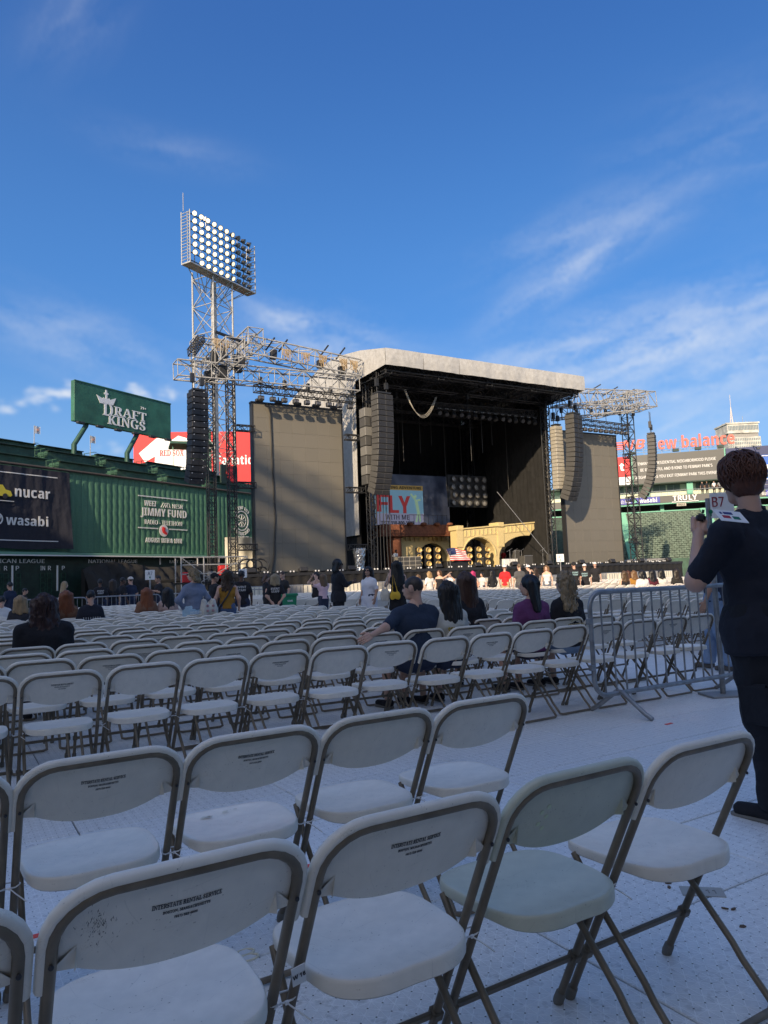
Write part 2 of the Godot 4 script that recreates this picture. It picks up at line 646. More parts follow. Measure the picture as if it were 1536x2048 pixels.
func floor_material(variant: float) -> StandardMaterial3D:
	# moulded white floor panels: a lattice of raised ribs with stars, rings and small dark drain holes
	var n := 512
	var hgt := PackedFloat32Array()
	hgt.resize(n * n)
	var dirt := FastNoiseLite.new()
	dirt.seed = 40 + int(variant)
	dirt.frequency = 0.012
	dirt.fractal_octaves = 5
	var fine := FastNoiseLite.new()
	fine.seed = 50
	fine.frequency = 0.11
	var d := PackedByteArray()
	d.resize(n * n * 3)
	var hb := PackedByteArray()
	hb.resize(n * n * 4)
	var cells := 4.0
	for y in n:
		for x in n:
			var u := fposmod(x / float(n) * cells, 1.0) - 0.5
			var w := fposmod(y / float(n) * cells, 1.0) - 0.5
			var rib := 9.0
			rib = minf(rib, absf(u))
			rib = minf(rib, absf(w))
			rib = minf(rib, absf(absf(u) - absf(w)) * 0.7071)
			rib = minf(rib, absf(absf(u) + absf(w) - 0.5) * 0.7071)
			var rd := sqrt(u * u + w * w)
			rib = minf(rib, absf(absf(u) - 0.5))
			var up := 1.0 - smoothstep(0.008, 0.022, rib)
			var hole := 1.0 - smoothstep(0.022, 0.034, Vector2(absf(u) - 0.25, absf(w) - 0.25).length())
			var ring := 0.0
			if x < n / 4 and y < n / 4:
				ring = 1.0 - smoothstep(0.01, 0.02, absf(rd - 0.30))
			var dn := dirt.get_noise_2d(x, y) * 0.5 + 0.5
			var fn := fine.get_noise_2d(x, y) * 0.5 + 0.5
			var tone := 0.845 + 0.10 * dn + 0.04 * fn + 0.08 * up - 0.06 * ring
			var grime := smoothstep(0.58, 0.80, dn) * 0.13
			tone = (tone - grime) * (1.0 - 0.78 * hole)
			var i := y * n + x
			d[i * 3] = int(clampf(tone * 0.985, 0, 1) * 255)
			d[i * 3 + 1] = int(clampf(tone * 0.995, 0, 1) * 255)
			d[i * 3 + 2] = int(clampf(tone * 1.0, 0, 1) * 255)
			var hv := int(clampf(0.35 + 0.4 * up + 0.3 * ring - 0.3 * hole + 0.05 * fn, 0, 1) * 255)
			hb[i * 4] = hv
			hb[i * 4 + 1] = hv
			hb[i * 4 + 2] = hv
			hb[i * 4 + 3] = 255
	var img := Image.create_from_data(n, n, false, Image.FORMAT_RGB8, d)
	var nm := Image.create_from_data(n, n, false, Image.FORMAT_RGBA8, hb)
	nm.bump_map_to_normal_map(4.0)
	var m := mat(0.93 - 0.025 * variant, 0.92 - 0.025 * variant, 0.90 - 0.025 * variant, 0.34)
	grain(m, ImageTexture.create_from_image(img), 0.42)
	bumpy(m, ImageTexture.create_from_image(nm), 0.7)
	return m


# ---------------------------------------------------------------- ground and surrounding structure

func make_ground() -> void:
	var g := G.new()
	g.quad(Vector3(-3000, -0.06, 600), Vector3(3000, -0.06, 600), Vector3(3000, -0.06, -3500), Vector3(-3000, -0.06, -3500), Vector3.UP)
	tag(obj("ground", g, M.field), "", "", "", "structure")
	# the floor laid over the grass for the concert: separate moulded panels near by, one sheet farther off
	var fl := Node3D.new()
	fl.name = "event_floor"
	add_child(fl)
	fl.rotation.y = ROW_YAW
	tag(fl, "", "", "", "structure")
	var base := G.new()
	base.quad(Vector3(-60, -0.02, 12), Vector3(75, -0.02, 12), Vector3(75, -0.02, -44), Vector3(-60, -0.02, -44), Vector3.UP)
	obj("underlay", base, M.seam, fl)
	var far := G.new()
	far.quad(Vector3(-60, 0, -9.72), Vector3(75, 0, -9.72), Vector3(75, 0, -44), Vector3(-60, 0, -44), Vector3.UP)
	obj("far_sheet", far, M.floor_far, fl)
	var pan: Array = []
	for k in 3:
		var p := G.new()
		p.box(Vector3(0, -0.009, 0), Vector3(1.192, 0.018, 0.592), Basis.IDENTITY, 0.003)
		pan.append(p.mesh([M.floor, M.floor_b, M.floor_c][k]))
	for j in 17:
		for i in range(-6, 16):
			var c := Vector3(0.64 + i * 1.2 + 0.6, 0, -(-0.48 + j * 0.6 + 0.3))
			var w := in_rows(c.x, -c.z)
			if w.z < 1.2 and absf(w.x) < 2.3 - w.z * 0.66:
				var o := inst("floor_panel", pan[posmod(i * 7 + j * 13 + (i * j) % 4, 3)], fl)
				o.position = c
				o.rotation = Vector3(rng.randf_range(-0.003, 0.003), 0, rng.randf_range(-0.0015, 0.0015))


func make_grandstand() -> void:
	# the covered stand behind and to the left of the camera that shades the near half of the floor
	var t := thing("grandstand", "tall covered grandstand that shades the near seating", "grandstand", in_rows(-45, 0), ROW_YAW)
	var mz := 12.0
	var ln := 88.0
	obj("back_wall", G.new().box(Vector3(-14.5, 16.4, mz), Vector3(1.0, 32.8, ln)), M.concrete, t)
	obj("roof", G.new().box(Vector3(-7.3, 33.0, mz), Vector3(14.6, 0.5, ln)), M.white, t)
	for k in 14:
		obj("seating_step", G.new().box(Vector3(12.0 - k * 1.8, 0.5 + k * 0.55, mz), Vector3(1.8, 1.0 + k * 1.1, ln)), M.concrete, t)
	obj("upper_deck", G.new().box(Vector3(-10.5, 18.5, mz), Vector3(7.0, 1.0, ln)), M.concrete, t)
	for k in 7:
		obj("column", G.new().bar(Vector3(-3, 0, 50 - k * 13), Vector3(-3, 32.7, 50 - k * 13), 0.3, 8), M.paint_green, t)
	# the stand wraps round behind the camera
	var h := thing("grandstand", "covered grandstand closing the field behind the camera", "grandstand", in_rows(8, -30), ROW_YAW)
	obj("back_wall", G.new().box(Vector3(0, 14.7, 14.0), Vector3(84, 29.4, 1.0)), M.paint_green_dark, h)
	obj("roof", G.new().box(Vector3(0, 29.7, 7.2), Vector3(84, 0.5, 14.4)), M.paint_green, h)
	for k in 12:
		obj("seating_step", G.new().box(Vector3(0, 0.5 + k * 0.5, -8.0 + k * 1.8), Vector3(84, 1.0 + k * 1.0, 1.8)), M.paint_green, h)
	obj("upper_deck", G.new().box(Vector3(0, 17.0, 9.5), Vector3(84, 1.2, 8.0)), M.paint_green, h)
	obj("press_box", G.new().box(Vector3(0, 22.5, 11.0), Vector3(84, 9.0, 5.0)), M.paint_green_dark, h)
	for k in 7:
		obj("column", G.new().bar(Vector3(-39 + k * 13, 0, 3), Vector3(-39 + k * 13, 29.4, 3), 0.3, 8), M.paint_green, h)
	light_tower(in_rows(-62, -12.5), ROW_YAW + PI / 2, 53.2, "unseen light tower added to cast shadow bands on the left screen", false)  # unseen tower, placed so its lamp bank throws bands on the left screen


func light_tower(at: Vector3, yaw: float, top: float, label: String, lit: bool) -> void:
	var t := thing("light_tower", label, "light tower", at, yaw)
	var bh := 6.6      # height of the lamp bank
	var bw := 11.2     # its length
	var bb := top - bh
	var w := 1.75
	var hw := w / 1.0
	# mast of four legs with crossed bracing
	for sx in [-1, 1]:
		for sz in [-1, 1]:
			obj("leg", G.new().bar(Vector3(sx * hw, 0, sz * hw - 1.6), Vector3(sx * hw, bb + 1.0, sz * hw - 1.6), 0.13, 8), M.truss_white, t)
	var br := G.new()
	var nb := int(bb / 3.4)
	for i in nb:
		var y0 := bb * i / nb
		var y1 := bb * (i + 1) / nb
		for f in 4:
			var b := Basis(Vector3.UP, f * PI / 2)
			var o := Vector3(0, 0, -1.6)
			br.bar(o + b * Vector3(-hw, y0, hw), o + b * Vector3(hw, y1, hw), 0.06)
			br.bar(o + b * Vector3(hw, y0, hw), o + b * Vector3(-hw, y1, hw), 0.06)
			br.bar(o + b * Vector3(-hw, y1, hw), o + b * Vector3(hw, y1, hw), 0.06)
	obj("bracing", br, M.truss_white, t)
	obj("cable_trunk", G.new().box(Vector3(0.2, bb / 2, -1.6), Vector3(0.5, bb, 0.5)), M.truss_white, t)
	# the bank: rails, uprights, walkway, end ladder
	for r in 7:
		obj("rail", G.new().bar(Vector3(-bw / 2, bb + 0.5 + r * 0.98, 0), Vector3(bw / 2, bb + 0.5 + r * 0.98, 0), 0.07, 6), M.truss_black, t)
	for c in 11:
		obj("upright", G.new().bar(Vector3(-bw / 2 + c * bw / 10, bb, -0.25), Vector3(-bw / 2 + c * bw / 10, bb + bh, -0.25), 0.055, 6), M.truss_white if c % 2 == 0 else M.truss_black, t)
	obj("walkway", G.new().box(Vector3(0, bb - 0.05, -0.2), Vector3(bw + 0.8, 0.16, 1.5)), M.truss_white, t)
	for k in [-1, 1]:
		var e := G.new()
		for z in [-0.9, 0.5]:
			e.bar(Vector3(k * (bw / 2 + 0.35), bb, z), Vector3(k * (bw / 2 + 0.35), top - 0.1, z), 0.07, 6)
		for r in 16:
			e.bar(Vector3(k * (bw / 2 + 0.35), bb + 0.4 + r * 0.39, -0.9), Vector3(k * (bw / 2 + 0.35), bb + 0.4 + r * 0.39, 0.5), 0.045)
		obj("end_ladder", e, M.truss_white, t)
	var sp := G.new()
	for c in 6:
		var x := -bw / 2 + 0.5 + c * (bw - 1.0) / 5
		sp.bar(Vector3(x, bb, -0.8), Vector3(x * 0.4, bb - 2.2, -1.6), 0.06)
		sp.bar(Vector3(x, bb - 0.1, 0.5), Vector3(x * 0.4, bb - 2.2, -1.6), 0.06)
	obj("support_strut", sp, M.truss_white, t)
	obj("lightning_rod", G.new().bar(Vector3(-bw / 2 - 0.3, top, -0.6), Vector3(-bw / 2 - 0.3, top + 2.3, -0.6), 0.045), M.truss_white, t)
	obj("camera_mount", G.new().box(Vector3(-bw / 2 + 3.4, top + 0.5, -0.5), Vector3(0.35, 0.5, 0.35)).bar(Vector3(-bw / 2 + 3.4, top - 0.4, -0.5), Vector3(-bw / 2 + 3.4, top + 0.4, -0.5), 0.05), M.white, t)
	# the lamps turn from the near end, which looks along the field, to the far end
	var can := G.new().lathe([Vector2(0.0, -0.42), Vector2(0.16, -0.42), Vector2(0.22, -0.2), Vector2(0.31, 0.02), Vector2(0.34, 0.06), Vector2(0.29, 0.08)], 16, Vector3.ZERO, Basis(Vector3.RIGHT, PI / 2))
	var can_mesh := can.mesh(M.truss_black)
	var lens := G.new().lathe([Vector2(0.0, 0.0), Vector2(0.27, 0.0), Vector2(0.27, 0.06), Vector2(0.18, 0.085), Vector2(0.0, 0.10)], 16, Vector3.ZERO, Basis(Vector3.RIGHT, PI / 2))
	var lens_on := lens.mesh(M.lamp_on if lit else M.lamp_small)
	var lens_off := lens.mesh(M.lamp_small)
	for r in 7:
		for c in 10:
			if r == 0 and c < 1:
				continue
			var o := inst("lamp", can_mesh, t)
			o.position = Vector3(-bw / 2 + 0.55 + c * (bw - 1.1) / 9, bb + 0.5 + r * 0.98, 0.45)
			var yw := lerpf(-62.0, 34.0, pow(c / 9.0, 1.1)) + ((r * 5 + c * 3) % 5 - 2) * 3.0
			o.rotation = Vector3(deg_to_rad(28.0 + (8.0 if r < 2 else 0.0)), deg_to_rad(yw), 0)
			inst("lens", lens_on if c < 7 else lens_off, o)
	if not lit:
		for r in 3:
			obj("added_shadow_strip", G.new().box(Vector3(0, bb + 1.0 + r * 2.2, -0.6), Vector3(bw, 1.3, 0.05)), M.pole_grey, t)  # solid strips added only to deepen the bands cast on the left screen
	if lit:
		var s := SpotLight3D.new()
		s.name = "floodlight"
		s.light_energy = 30.0
		s.light_color = Color(1.0, 0.93, 0.80)
		s.light_size = 1.0
		s.spot_range = 200.0
		s.spot_attenuation = 2.0
		s.spot_angle = 50.0
		s.shadow_enabled = true
		t.add_child(s)
		s.position = Vector3(0, bb + bh / 2, 1.4)
		s.rotation = Vector3(deg_to_rad(-28), PI - deg_to_rad(14), 0)


func cloth(g: G, cols: int, rows: int, f: Callable) -> G:
	# a sheet of cloth from f(u, v) -> point, with smooth normals
	var p: Array = []
	for j in rows + 1:
		var line: Array = []
		for i in cols + 1:
			line.append(f.call(float(i) / cols, float(j) / rows))
		p.append(line)
	var nn := func(i: int, j: int) -> Vector3:
		var a: Vector3 = p[j][mini(i + 1, cols)] - p[j][maxi(i - 1, 0)]
		var b: Vector3 = p[mini(j + 1, rows)][i] - p[maxi(j - 1, 0)][i]
		return b.cross(a).normalized()
	for j in rows:
		for i in cols:
			g.squad(p[j][i], p[j][i + 1], p[j + 1][i + 1], p[j + 1][i], nn.call(i, j), nn.call(i + 1, j), nn.call(i + 1, j + 1), nn.call(i, j + 1))
	return g


func ring(g: G, c: Vector3, r0: float, r1: float, depth: float, seg := 28) -> G:
	return g.lathe([Vector2(r0, 0), Vector2(r0, depth), Vector2(r1, depth), Vector2(r1, 0)], seg, c, Basis(Vector3.RIGHT, PI / 2))


func disc(g: G, c: Vector3, r: float, depth: float, seg := 28) -> G:
	return g.lathe([Vector2(0, depth), Vector2(r, depth), Vector2(r, 0)], seg, c, Basis(Vector3.RIGHT, PI / 2))


func make_field_wall() -> void:
	var t := thing("field_wall", "tall green padded outfield wall with white lettering and manual scoreboard below", "wall", on_wall(0, 0), WALL_YAW)
	obj("scoreboard_face", G.new().box(Vector3(2, 2.15, -0.6), Vector3(60, 4.3, 1.0)), M.paint_green_dark, t)
	obj("upper_face", G.new().box(Vector3(2, 7.9, -0.62), Vector3(60, 6.7, 1.0)), M.wall_green, t)
	obj("ledge", G.new().box(Vector3(2, 4.42, 0.1), Vector3(60, 0.24, 0.65), Basis.IDENTITY, 0.02), M.ledge_green, t)
	obj("ledge_lip", G.new().box(Vector3(2, 4.30, 0.40), Vector3(60, 0.10, 0.09)), M.white_paint, t)
	obj("top_rail", G.new().bar(Vector3(-28, 11.36, 0.08), Vector3(32, 11.36, 0.08), 0.11, 8), mat(0.07, 0.055, 0.045, 0.7), t)
	for k in 3:
		obj("terrace_step", G.new().box(Vector3(2, [5.75, 6.35, 6.75][k], [-2.0, -3.9, -7.0][k]), Vector3(60, [11.5, 12.7, 13.5][k], [2.0, 1.9, 4.0][k])), M.paint_green, t)
	# upright pads
	var pad := G.new()
	cloth(pad, 8, 22, func(u: float, v: float) -> Vector3:
		var bulge := pow(maxf(0.0, sin(u * PI)), 0.6) * 0.065 * pow(maxf(0.0, sin(clampf(v, 0.004, 0.996) * PI)), 0.15)
		return Vector3((u - 0.5) * 0.62, 4.62 + v * 6.62, -0.06 + bulge + 0.012 * sin(v * 37.0 + u * 5.0) * sin(u * PI)))
	var pads := [pad.mesh(M.wall_green), pad.mesh(M.wall_green_b)]
	for i in 42:
		var o := inst("wall_pad", pads[[0, 1, 0, 0, 1][i % 5]], t)
		o.position = Vector3(0.2 + i * 0.625, 0, 0)
	# scoreboard lettering and number slots
	lettering("AMERICAN LEAGUE", Vector3(-5.0, 3.87, -0.09), 5.4, 0.30, M.white_paint, t, false)
	lettering("NATIONAL LEAGUE", Vector3(4.42, 3.88, -0.09), 5.2, 0.30, M.white_paint, t, false)
	lettering("EAST  BOSTON", Vector3(12.6, 3.88, -0.09), 3.4, 0.28, M.white_paint, t, false)
	for q in [["IN", -6.2, 0.34], ["R", -5.55, 0.26], ["P", -4.6, 0.26], ["IN", -2.45, 0.40], ["R", -1.85, 0.26], ["P", -0.6, 0.24]]:
		lettering(q[0], Vector3(q[1], 3.32, -0.09), q[2], 0.34, M.white_paint, t, false)
	for x in [-5.02, -1.15, 9.7]:
		obj("divider", G.new().box(Vector3(x, 2.5 if x < 0 else 3.9, -0.07), Vector3(0.13, 2.05 if x < 0 else 0.6, 0.06)), M.white_paint, t)
	for x in [-6.1, -5.55, -4.55, -2.45, -1.85, -0.6]:
		for k in 5:
			var s := G.new()
			for sx in [-1, 1]:
				s.box(Vector3(x + sx * 0.20, 2.75 - k * 0.40, -0.07), Vector3(0.04, 0.34, 0.06))
				s.box(Vector3(x, 2.75 - k * 0.40 + sx * 0.16, -0.07), Vector3(0.36, 0.03, 0.06))
			obj("number_slot", s, M.paint_green, t)
	# white painted notice on the pads
	var z := 0.05
	for q in [["WEEI", 8.45, 9.27, 1.4, 0.5, true, 0.15], ["NESN", 11.85, 9.20, 1.3, 0.40, false, 0.0], ["JIMMY FUND", 10.18, 8.38, 5.7, 0.92, true, 0.0], ["RADIO - TELETHON", 10.1, 7.53, 4.6, 0.42, false, 0.0], ["AUGUST 18TH & 19TH", 10.1, 5.86, 4.5, 0.44, true, 0.0]]:
		lettering(q[0], Vector3(q[1], q[2], z), q[3], q[4], M.white_paint, t, q[5], false, 0.03, q[6])
	obj("rule", G.new().box(Vector3(10.1, 9.90, z), Vector3(6.1, 0.10, 0.03)), M.white_paint, t)
	for x in [8.2, 11.95]:
		obj("rule", G.new().box(Vector3(x, 6.96, z), Vector3(2.35, 0.10, 0.03)), M.white_paint, t)
	var wave := G.new()
	for k in 3:
		wave.tube([Vector3(9.75 + k * 0.28, 8.98, z), Vector3(10.05 + k * 0.28, 9.42, z), Vector3(10.2 + k * 0.28, 9.42, z), Vector3(10.35 + k * 0.28, 8.98, z)], 0.03, 4)
	obj("wave_emblem", wave, M.white_paint, t)
	obj("emblem_disc", disc(G.new(), Vector3(10.07, 6.78, z), 0.56, 0.03), M.white_paint, t)
	var sock := PackedVector2Array([Vector2(-0.12, 0.34), Vector2(0.10, 0.36), Vector2(0.08, 0.02), Vector2(0.30, -0.16), Vector2(0.34, -0.30), Vector2(0.20, -0.36), Vector2(-0.06, -0.20), Vector2(-0.16, -0.02)])
	for k in 2:
		obj("sock_emblem", G.new().prism(sock, 0.03, Transform3D(Basis.from_scale(Vector3(1, 1, 1)), Vector3(9.98 + k * 0.13, 6.80 - k * 0.05, z + 0.04 + k * 0.03))), M.red, t)
	# round trade emblem farther along
	var cr := ring(G.new(), Vector3(21.1, 8.3, z), 0.98, 1.10, 0.03)
	ring(cr, Vector3(21.1, 8.3, z), 0.62, 0.70, 0.03)
	for k in 8:
		var an := TAU * k / 8
		cr.bar(Vector3(21.1 + cos(an) * 0.12, 8.3 + sin(an) * 0.12, z + 0.02), Vector3(21.1 + cos(an) * 0.6, 8.3 + sin(an) * 0.6, z + 0.02), 0.035)
	obj("round_emblem", cr, M.white_paint, t)
	var arc := func(q: Vector3) -> Vector3:
		var an := PI / 2 - q.x / 1.42
		return Vector3(cos(an) * (1.42 + q.y), sin(an) * (1.42 + q.y), q.z)
	var arc_low := func(q: Vector3) -> Vector3:
		var an := -PI / 2 + q.x / 1.42
		return Vector3(cos(an) * (1.42 - q.y), sin(an) * (1.42 - q.y), q.z)
	for q in [["CREW 103", 2.6, arc], ["CONTRACTORS", 2.7, arc_low]]:
		var o := inst("lettering", text_mesh(q[0], q[1], 0.36, M.white_paint, true, false, 0.03, 0.0, q[2]), t)
		o.position = Vector3(21.1, 8.3, z)
	lettering("SERVICE", Vector3(21.2, 6.42, z), 2.0, 0.44, M.white_paint, t)
	lettering("GREATER BOSTON", Vector3(21.2, 6.02, z), 2.4, 0.22, M.white_paint, t)

	# creased dark banner hung over the pads
	var b := thing("wall_banner", "creased black banner with white lettering hung over the green wall", "banner", on_wall(-4.2, -0.12), WALL_YAW)
	var bg := G.new()
	var fz := func(x: float, y: float) -> float:
		return 0.10 + 0.03 * sin(x * 3.1 + y * 0.4) + 0.012 * sin(x * 7.3 - y * 0.9 + 1.0) + 0.006 * sin(x * 15.0 + y * 1.7) + 0.5 * pow(clampf((x + 3.95) / 7.9, 0, 1), 6.0) * pow(clampf((11.2 - y) / 6.4, 0, 1), 1.4)
	cloth(bg, 90, 16, func(u: float, v: float) -> Vector3:
		var x := -3.95 + u * 7.9
		var y := 4.80 + v * 6.36 + 0.05 * sin(u * 9.0) * (1.0 - v)
		return Vector3(x, y, fz.call(x, y)))
	obj("sheet", bg, M.banner_dark, b)
	var onb := func(s: String, cx: float, cy: float, w: float, h: float) -> void:
		var mm := text_mesh(s, w, h, M.white_paint, true, false, 0.02, 0.0, func(q: Vector3) -> Vector3: return q + Vector3(cx, cy, 0.03 + fz.call(q.x + cx, q.y + cy)))
		inst("lettering", mm, b)
	onb.call("nucar", 0.62, 9.12, 3.0, 0.66)
	onb.call("wasabi", 0.18, 7.0, 3.5, 0.80)
	for y in [10.58, 5.4]:
		obj("rule", cloth(G.new(), 30, 1, func(u: float, v: float) -> Vector3: return Vector3(-3.9 + u * 6.7, y + v * 0.07, 0.025 + fz.call(-3.9 + u * 6.7, y))), M.white_paint, b)
	var car := PackedVector2Array([Vector2(-1.1, 0.0), Vector2(-1.1, 0.35), Vector2(-0.7, 0.45), Vector2(-0.35, 0.85), Vector2(0.25, 0.85), Vector2(0.5, 0.5), Vector2(0.9, 0.42), Vector2(1.02, 0.1), Vector2(0.9, 0.0)])
	obj("car_emblem", G.new().prism(car, 0.03, Transform3D(Basis.IDENTITY, Vector3(-2.2, 8.75, 0.24))), M.yellow, b)
	for x in [-2.85, -1.75]:
		obj("wheel_emblem", disc(G.new(), Vector3(x, 8.76, 0.26), 0.20, 0.03), M.print_black, b)
	obj("rule", G.new().box(Vector3(-2.2, 8.40, 0.22), Vector3(2.4, 0.05, 0.03)), M.white_paint, b)
	var we := ring(G.new(), Vector3(-2.35, 7.0, 0.24), 0.36, 0.46, 0.03)
	for k in 3:
		we.bar(Vector3(-2.65 + k * 0.2, 6.78, 0.25), Vector3(-2.45 + k * 0.2, 7.25, 0.25), 0.05)
	obj("round_emblem", we, M.white_paint, b)

	# counters of the terrace seats on top of the wall
	var names := ["lowest", "middle", "top"]
	var ords := ["first", "second", "third", "fourth", "fifth"]
	var segs := [[[-8.2, -1.64], [-0.38, 4.3], [5.56, 10.2], [11.5, 16.2], [17.4, 22.0]], [[-6.2, -1.27], [-0.06, 4.72], [5.92, 10.77], [12.16, 16.84], [18.2, 22.5]], [[-6.0, 0.09], [0.42, 4.94], [6.45, 10.82], [12.65, 17.25], [18.4, 22.6]]]
	for r in 3:
		for k in 5:
			var x0: float = segs[r][k][0]
			var x1: float = segs[r][k][1]
			var c := thing("terrace_counter", "green %s-tier seating counter on top of the wall, %s from the left" % [names[r], ords[k]], "counter", on_wall((x0 + x1) / 2, 1.0 + r * 2.0, [11.5, 12.7, 13.5][r]), WALL_YAW, "counters on top of the green wall")
			var w := x1 - x0
			obj("front_panel", G.new().box(Vector3(0, 0.36, 0), Vector3(w, 0.72, 0.07)), M.paint_green, c)
			obj("counter_top", G.new().box(Vector3(0, 0.76, 0.02), Vector3(w + 0.06, 0.07, 0.45), Basis.IDENTITY, 0.01), M.paint_green_dark, c)
			obj("end_panel", G.new().box(Vector3(-w / 2 + 0.03, 0.36, -0.7), Vector3(0.05, 0.72, 1.3)), M.paint_green, c)
			var rl := G.new()
			for q in [-1.3, -0.5]:
				rl.bar(Vector3(-w / 2 - 0.25, 0, q), Vector3(-w / 2 - 0.25, 0.95, q), 0.035)
			for y in [0.45, 0.9]:
				rl.bar(Vector3(-w / 2 - 0.25, y, -1.6), Vector3(-w / 2 - 0.25, y, 0.1), 0.035)
				rl.bar(Vector3(-w / 2 - 0.25, y, 0.1), Vector3(-w / 2, y, 0.1), 0.03)
			obj("hand_rail", rl, M.paint_green, c)
	var fence := thing("walkway_railing", "dark metal railing along the back of the wall-top terrace", "railing", on_wall(-4, 8.0, 13.5), WALL_YAW)
	for y in [0.6, 1.1, 1.5]:
		obj("rail", G.new().bar(Vector3(-6, y, 0), Vector3(5, y, 0), 0.05), M.paint_green_dark, fence)
	for k in 10:
		obj("post", G.new().box(Vector3(-6 + k * 1.2, 0.75, 0), Vector3(0.12, 1.5, 0.12)), M.paint_green_dark, fence)
	for k in 2:
		var f := thing("banner_pole", ["pole with a small white banner left of the green billboard", "pole with a small white banner below the green billboard"][k], "flag", on_wall([0.08, 5.84][k], 5.0, 13.4), WALL_YAW, "small white banners on the terrace")
		obj("pole", G.new().bar(Vector3(0, 0, 0), Vector3(0, 2.55, 0), 0.035, 6), M.pole_grey, f)
		obj("cloth", cloth(G.new(), 8, 4, func(u: float, v: float) -> Vector3: return Vector3(0.04 + u * 0.54, 1.86 + v * 0.66, 0.03 * sin(u * 6.0))), M.white, f)
		obj("emblem", disc(G.new(), Vector3(0.3, 2.2, 0.05), 0.12, 0.02, 12), mat(0.75, 0.4, 0.3), f)

	# billboard on bent arms above the wall
	var s := thing("green_billboard", "green billboard with white crown and lettering on two bent arms", "billboard", on_wall(9.13, 4.0, 13.4), WALL_YAW)
	obj("panel", G.new().box(Vector3(0, 5.3, -0.2), Vector3(11.65, 3.8, 0.5), Basis.IDENTITY, 0.04), M.sign_green, s)
	for q in [[0, 7.16, 11.65, 0.10], [0, 3.44, 11.65, 0.10]]:
		obj("frame", G.new().box(Vector3(q[0], q[1], 0.07), Vector3(q[2], q[3], 0.08)), M.sign_green, s)
	obj("lettering", G.new(), M.white, s).mesh = text_mesh("RAFT", 3.95, 0.86, M.white, true, true, 0.03)
	(s.get_child(s.get_child_count() - 1) as Node3D).position = Vector3(0.55, 5.12, 0.06)
	lettering("D", Vector3(-2.15, 5.08, 0.06), 1.15, 1.20, M.white, s, true, true)
	lettering("KINGS", Vector3(0.1, 4.18, 0.06), 4.55, 0.92, M.white, s, true, true)
	lettering("21+", Vector3(2.15, 6.02, 0.06), 0.68, 0.26, M.white, s)
	var crown := PackedVector2Array([Vector2(-0.75, 0), Vector2(-1.12, 0.75), Vector2(-0.45, 0.48), Vector2(-0.32, 0.62), Vector2(-0.10, 0.50), Vector2(-0.10, 0.92), Vector2(-0.24, 0.92), Vector2(-0.24, 1.10), Vector2(-0.10, 1.10), Vector2(-0.08, 1.36), Vector2(0.08, 1.36), Vector2(0.10, 1.10), Vector2(0.24, 1.10), Vector2(0.24, 0.92), Vector2(0.10, 0.92), Vector2(0.10, 0.50), Vector2(0.32, 0.62), Vector2(0.45, 0.48), Vector2(1.12, 0.75), Vector2(0.75, 0)])
	obj("crown_emblem", G.new().prism(crown, 0.03, Transform3D(Basis(Vector3.BACK, deg_to_rad(2)), Vector3(-2.30, 5.58, 0.06))), M.white, s)
	for x in [-6.1, -0.2]:
		obj("arm", G.new().tube([Vector3(x, -0.2, 0.4), Vector3(x, 1.1, 0.4), Vector3(x + 1.75, 3.15, -0.3), Vector3(x + 1.9, 3.6, -0.35)], 0.24, 4), M.paint_green, s)
	for k in 6:
		obj("sign_lamp", G.new().box(Vector3(-5.4 + k * 2.1, 3.22, 0.35), Vector3(0.75, 0.22, 0.35), Basis.IDENTITY, 0.04), M.truss_black, s)

	# red billboard far behind
	var rb := thing("red_billboard", "large red billboard with a white baseball jersey, seen behind the speaker towers", "billboard", Vector3(-28.5, 17.0, -112), deg_to_rad(8))
	obj("panel", G.new().box(Vector3(0, 4.2, -0.2), Vector3(19.4, 8.6, 0.4)), M.red, rb)
	for x in [-8.0, 0.0, 8.0]:
		obj("post", G.new().bar(Vector3(x, -17, -0.5), Vector3(x, 4, -0.5), 0.25, 6), M.truss_black, rb)
	var jersey := PackedVector2Array([Vector2(-1.0, 7.6), Vector2(-2.3, 7.2), Vector2(-4.9, 4.9), Vector2(-4.0, 3.5), Vector2(-2.5, 4.4), Vector2(-2.7, 1.0), Vector2(2.7, 1.0), Vector2(2.5, 4.4), Vector2(4.0, 3.5), Vector2(4.9, 4.9), Vector2(2.3, 7.2), Vector2(1.0, 7.6), Vector2(0, 6.9)])
	obj("jersey_emblem", G.new().prism(jersey, 0.06, Transform3D(Basis.IDENTITY, Vector3(-4.0, 0.3, 0.02))), M.white, rb)
	lettering("RED SOX", Vector3(-4.0, 5.2, 0.1), 3.6, 0.9, M.red, rb, true, true)
	lettering("Fanatics", Vector3(5.9, 4.0, 0.04), 6.2, 1.5, M.white, rb)
	var ep := thing("emblem_board", "dark green board with a pair of red socks behind the black lattice towers", "sign", on_wall(21.59, 2.0, 12.6), WALL_YAW)
	obj("panel", G.new().box(Vector3(0, 2.03 / 2, -0.1), Vector3(2.63, 2.03, 0.2)), M.paint_green_dark, ep)
	for k in 2:
		obj("sock_emblem", G.new().prism(sock, 0.03, Transform3D(Basis.from_scale(Vector3(2.6, 2.6, 1)), Vector3(-0.15 + k * 0.35, 2.03 / 2 + 0.1 - k * 0.12, 0.03 + k * 0.03))), M.red, ep)
	var bo := thing("press_booth", "small green booth with flat roof beside the red billboard", "booth", Vector3(-25.2, 0, -96), deg_to_rad(20))
	obj("body", G.new().box(Vector3(0.8, 10.0, 0), Vector3(3.0, 20.0, 3.0)), M.paint_green, bo)
	obj("upper_room", G.new().box(Vector3(1.0, 21.3, 0), Vector3(2.6, 1.8, 2.8)), M.paint_green, bo)
	obj("roof", G.new().box(Vector3(0, 20.05, 0.6), Vector3(6.0, 0.3, 4.5)), M.paint_green, bo)
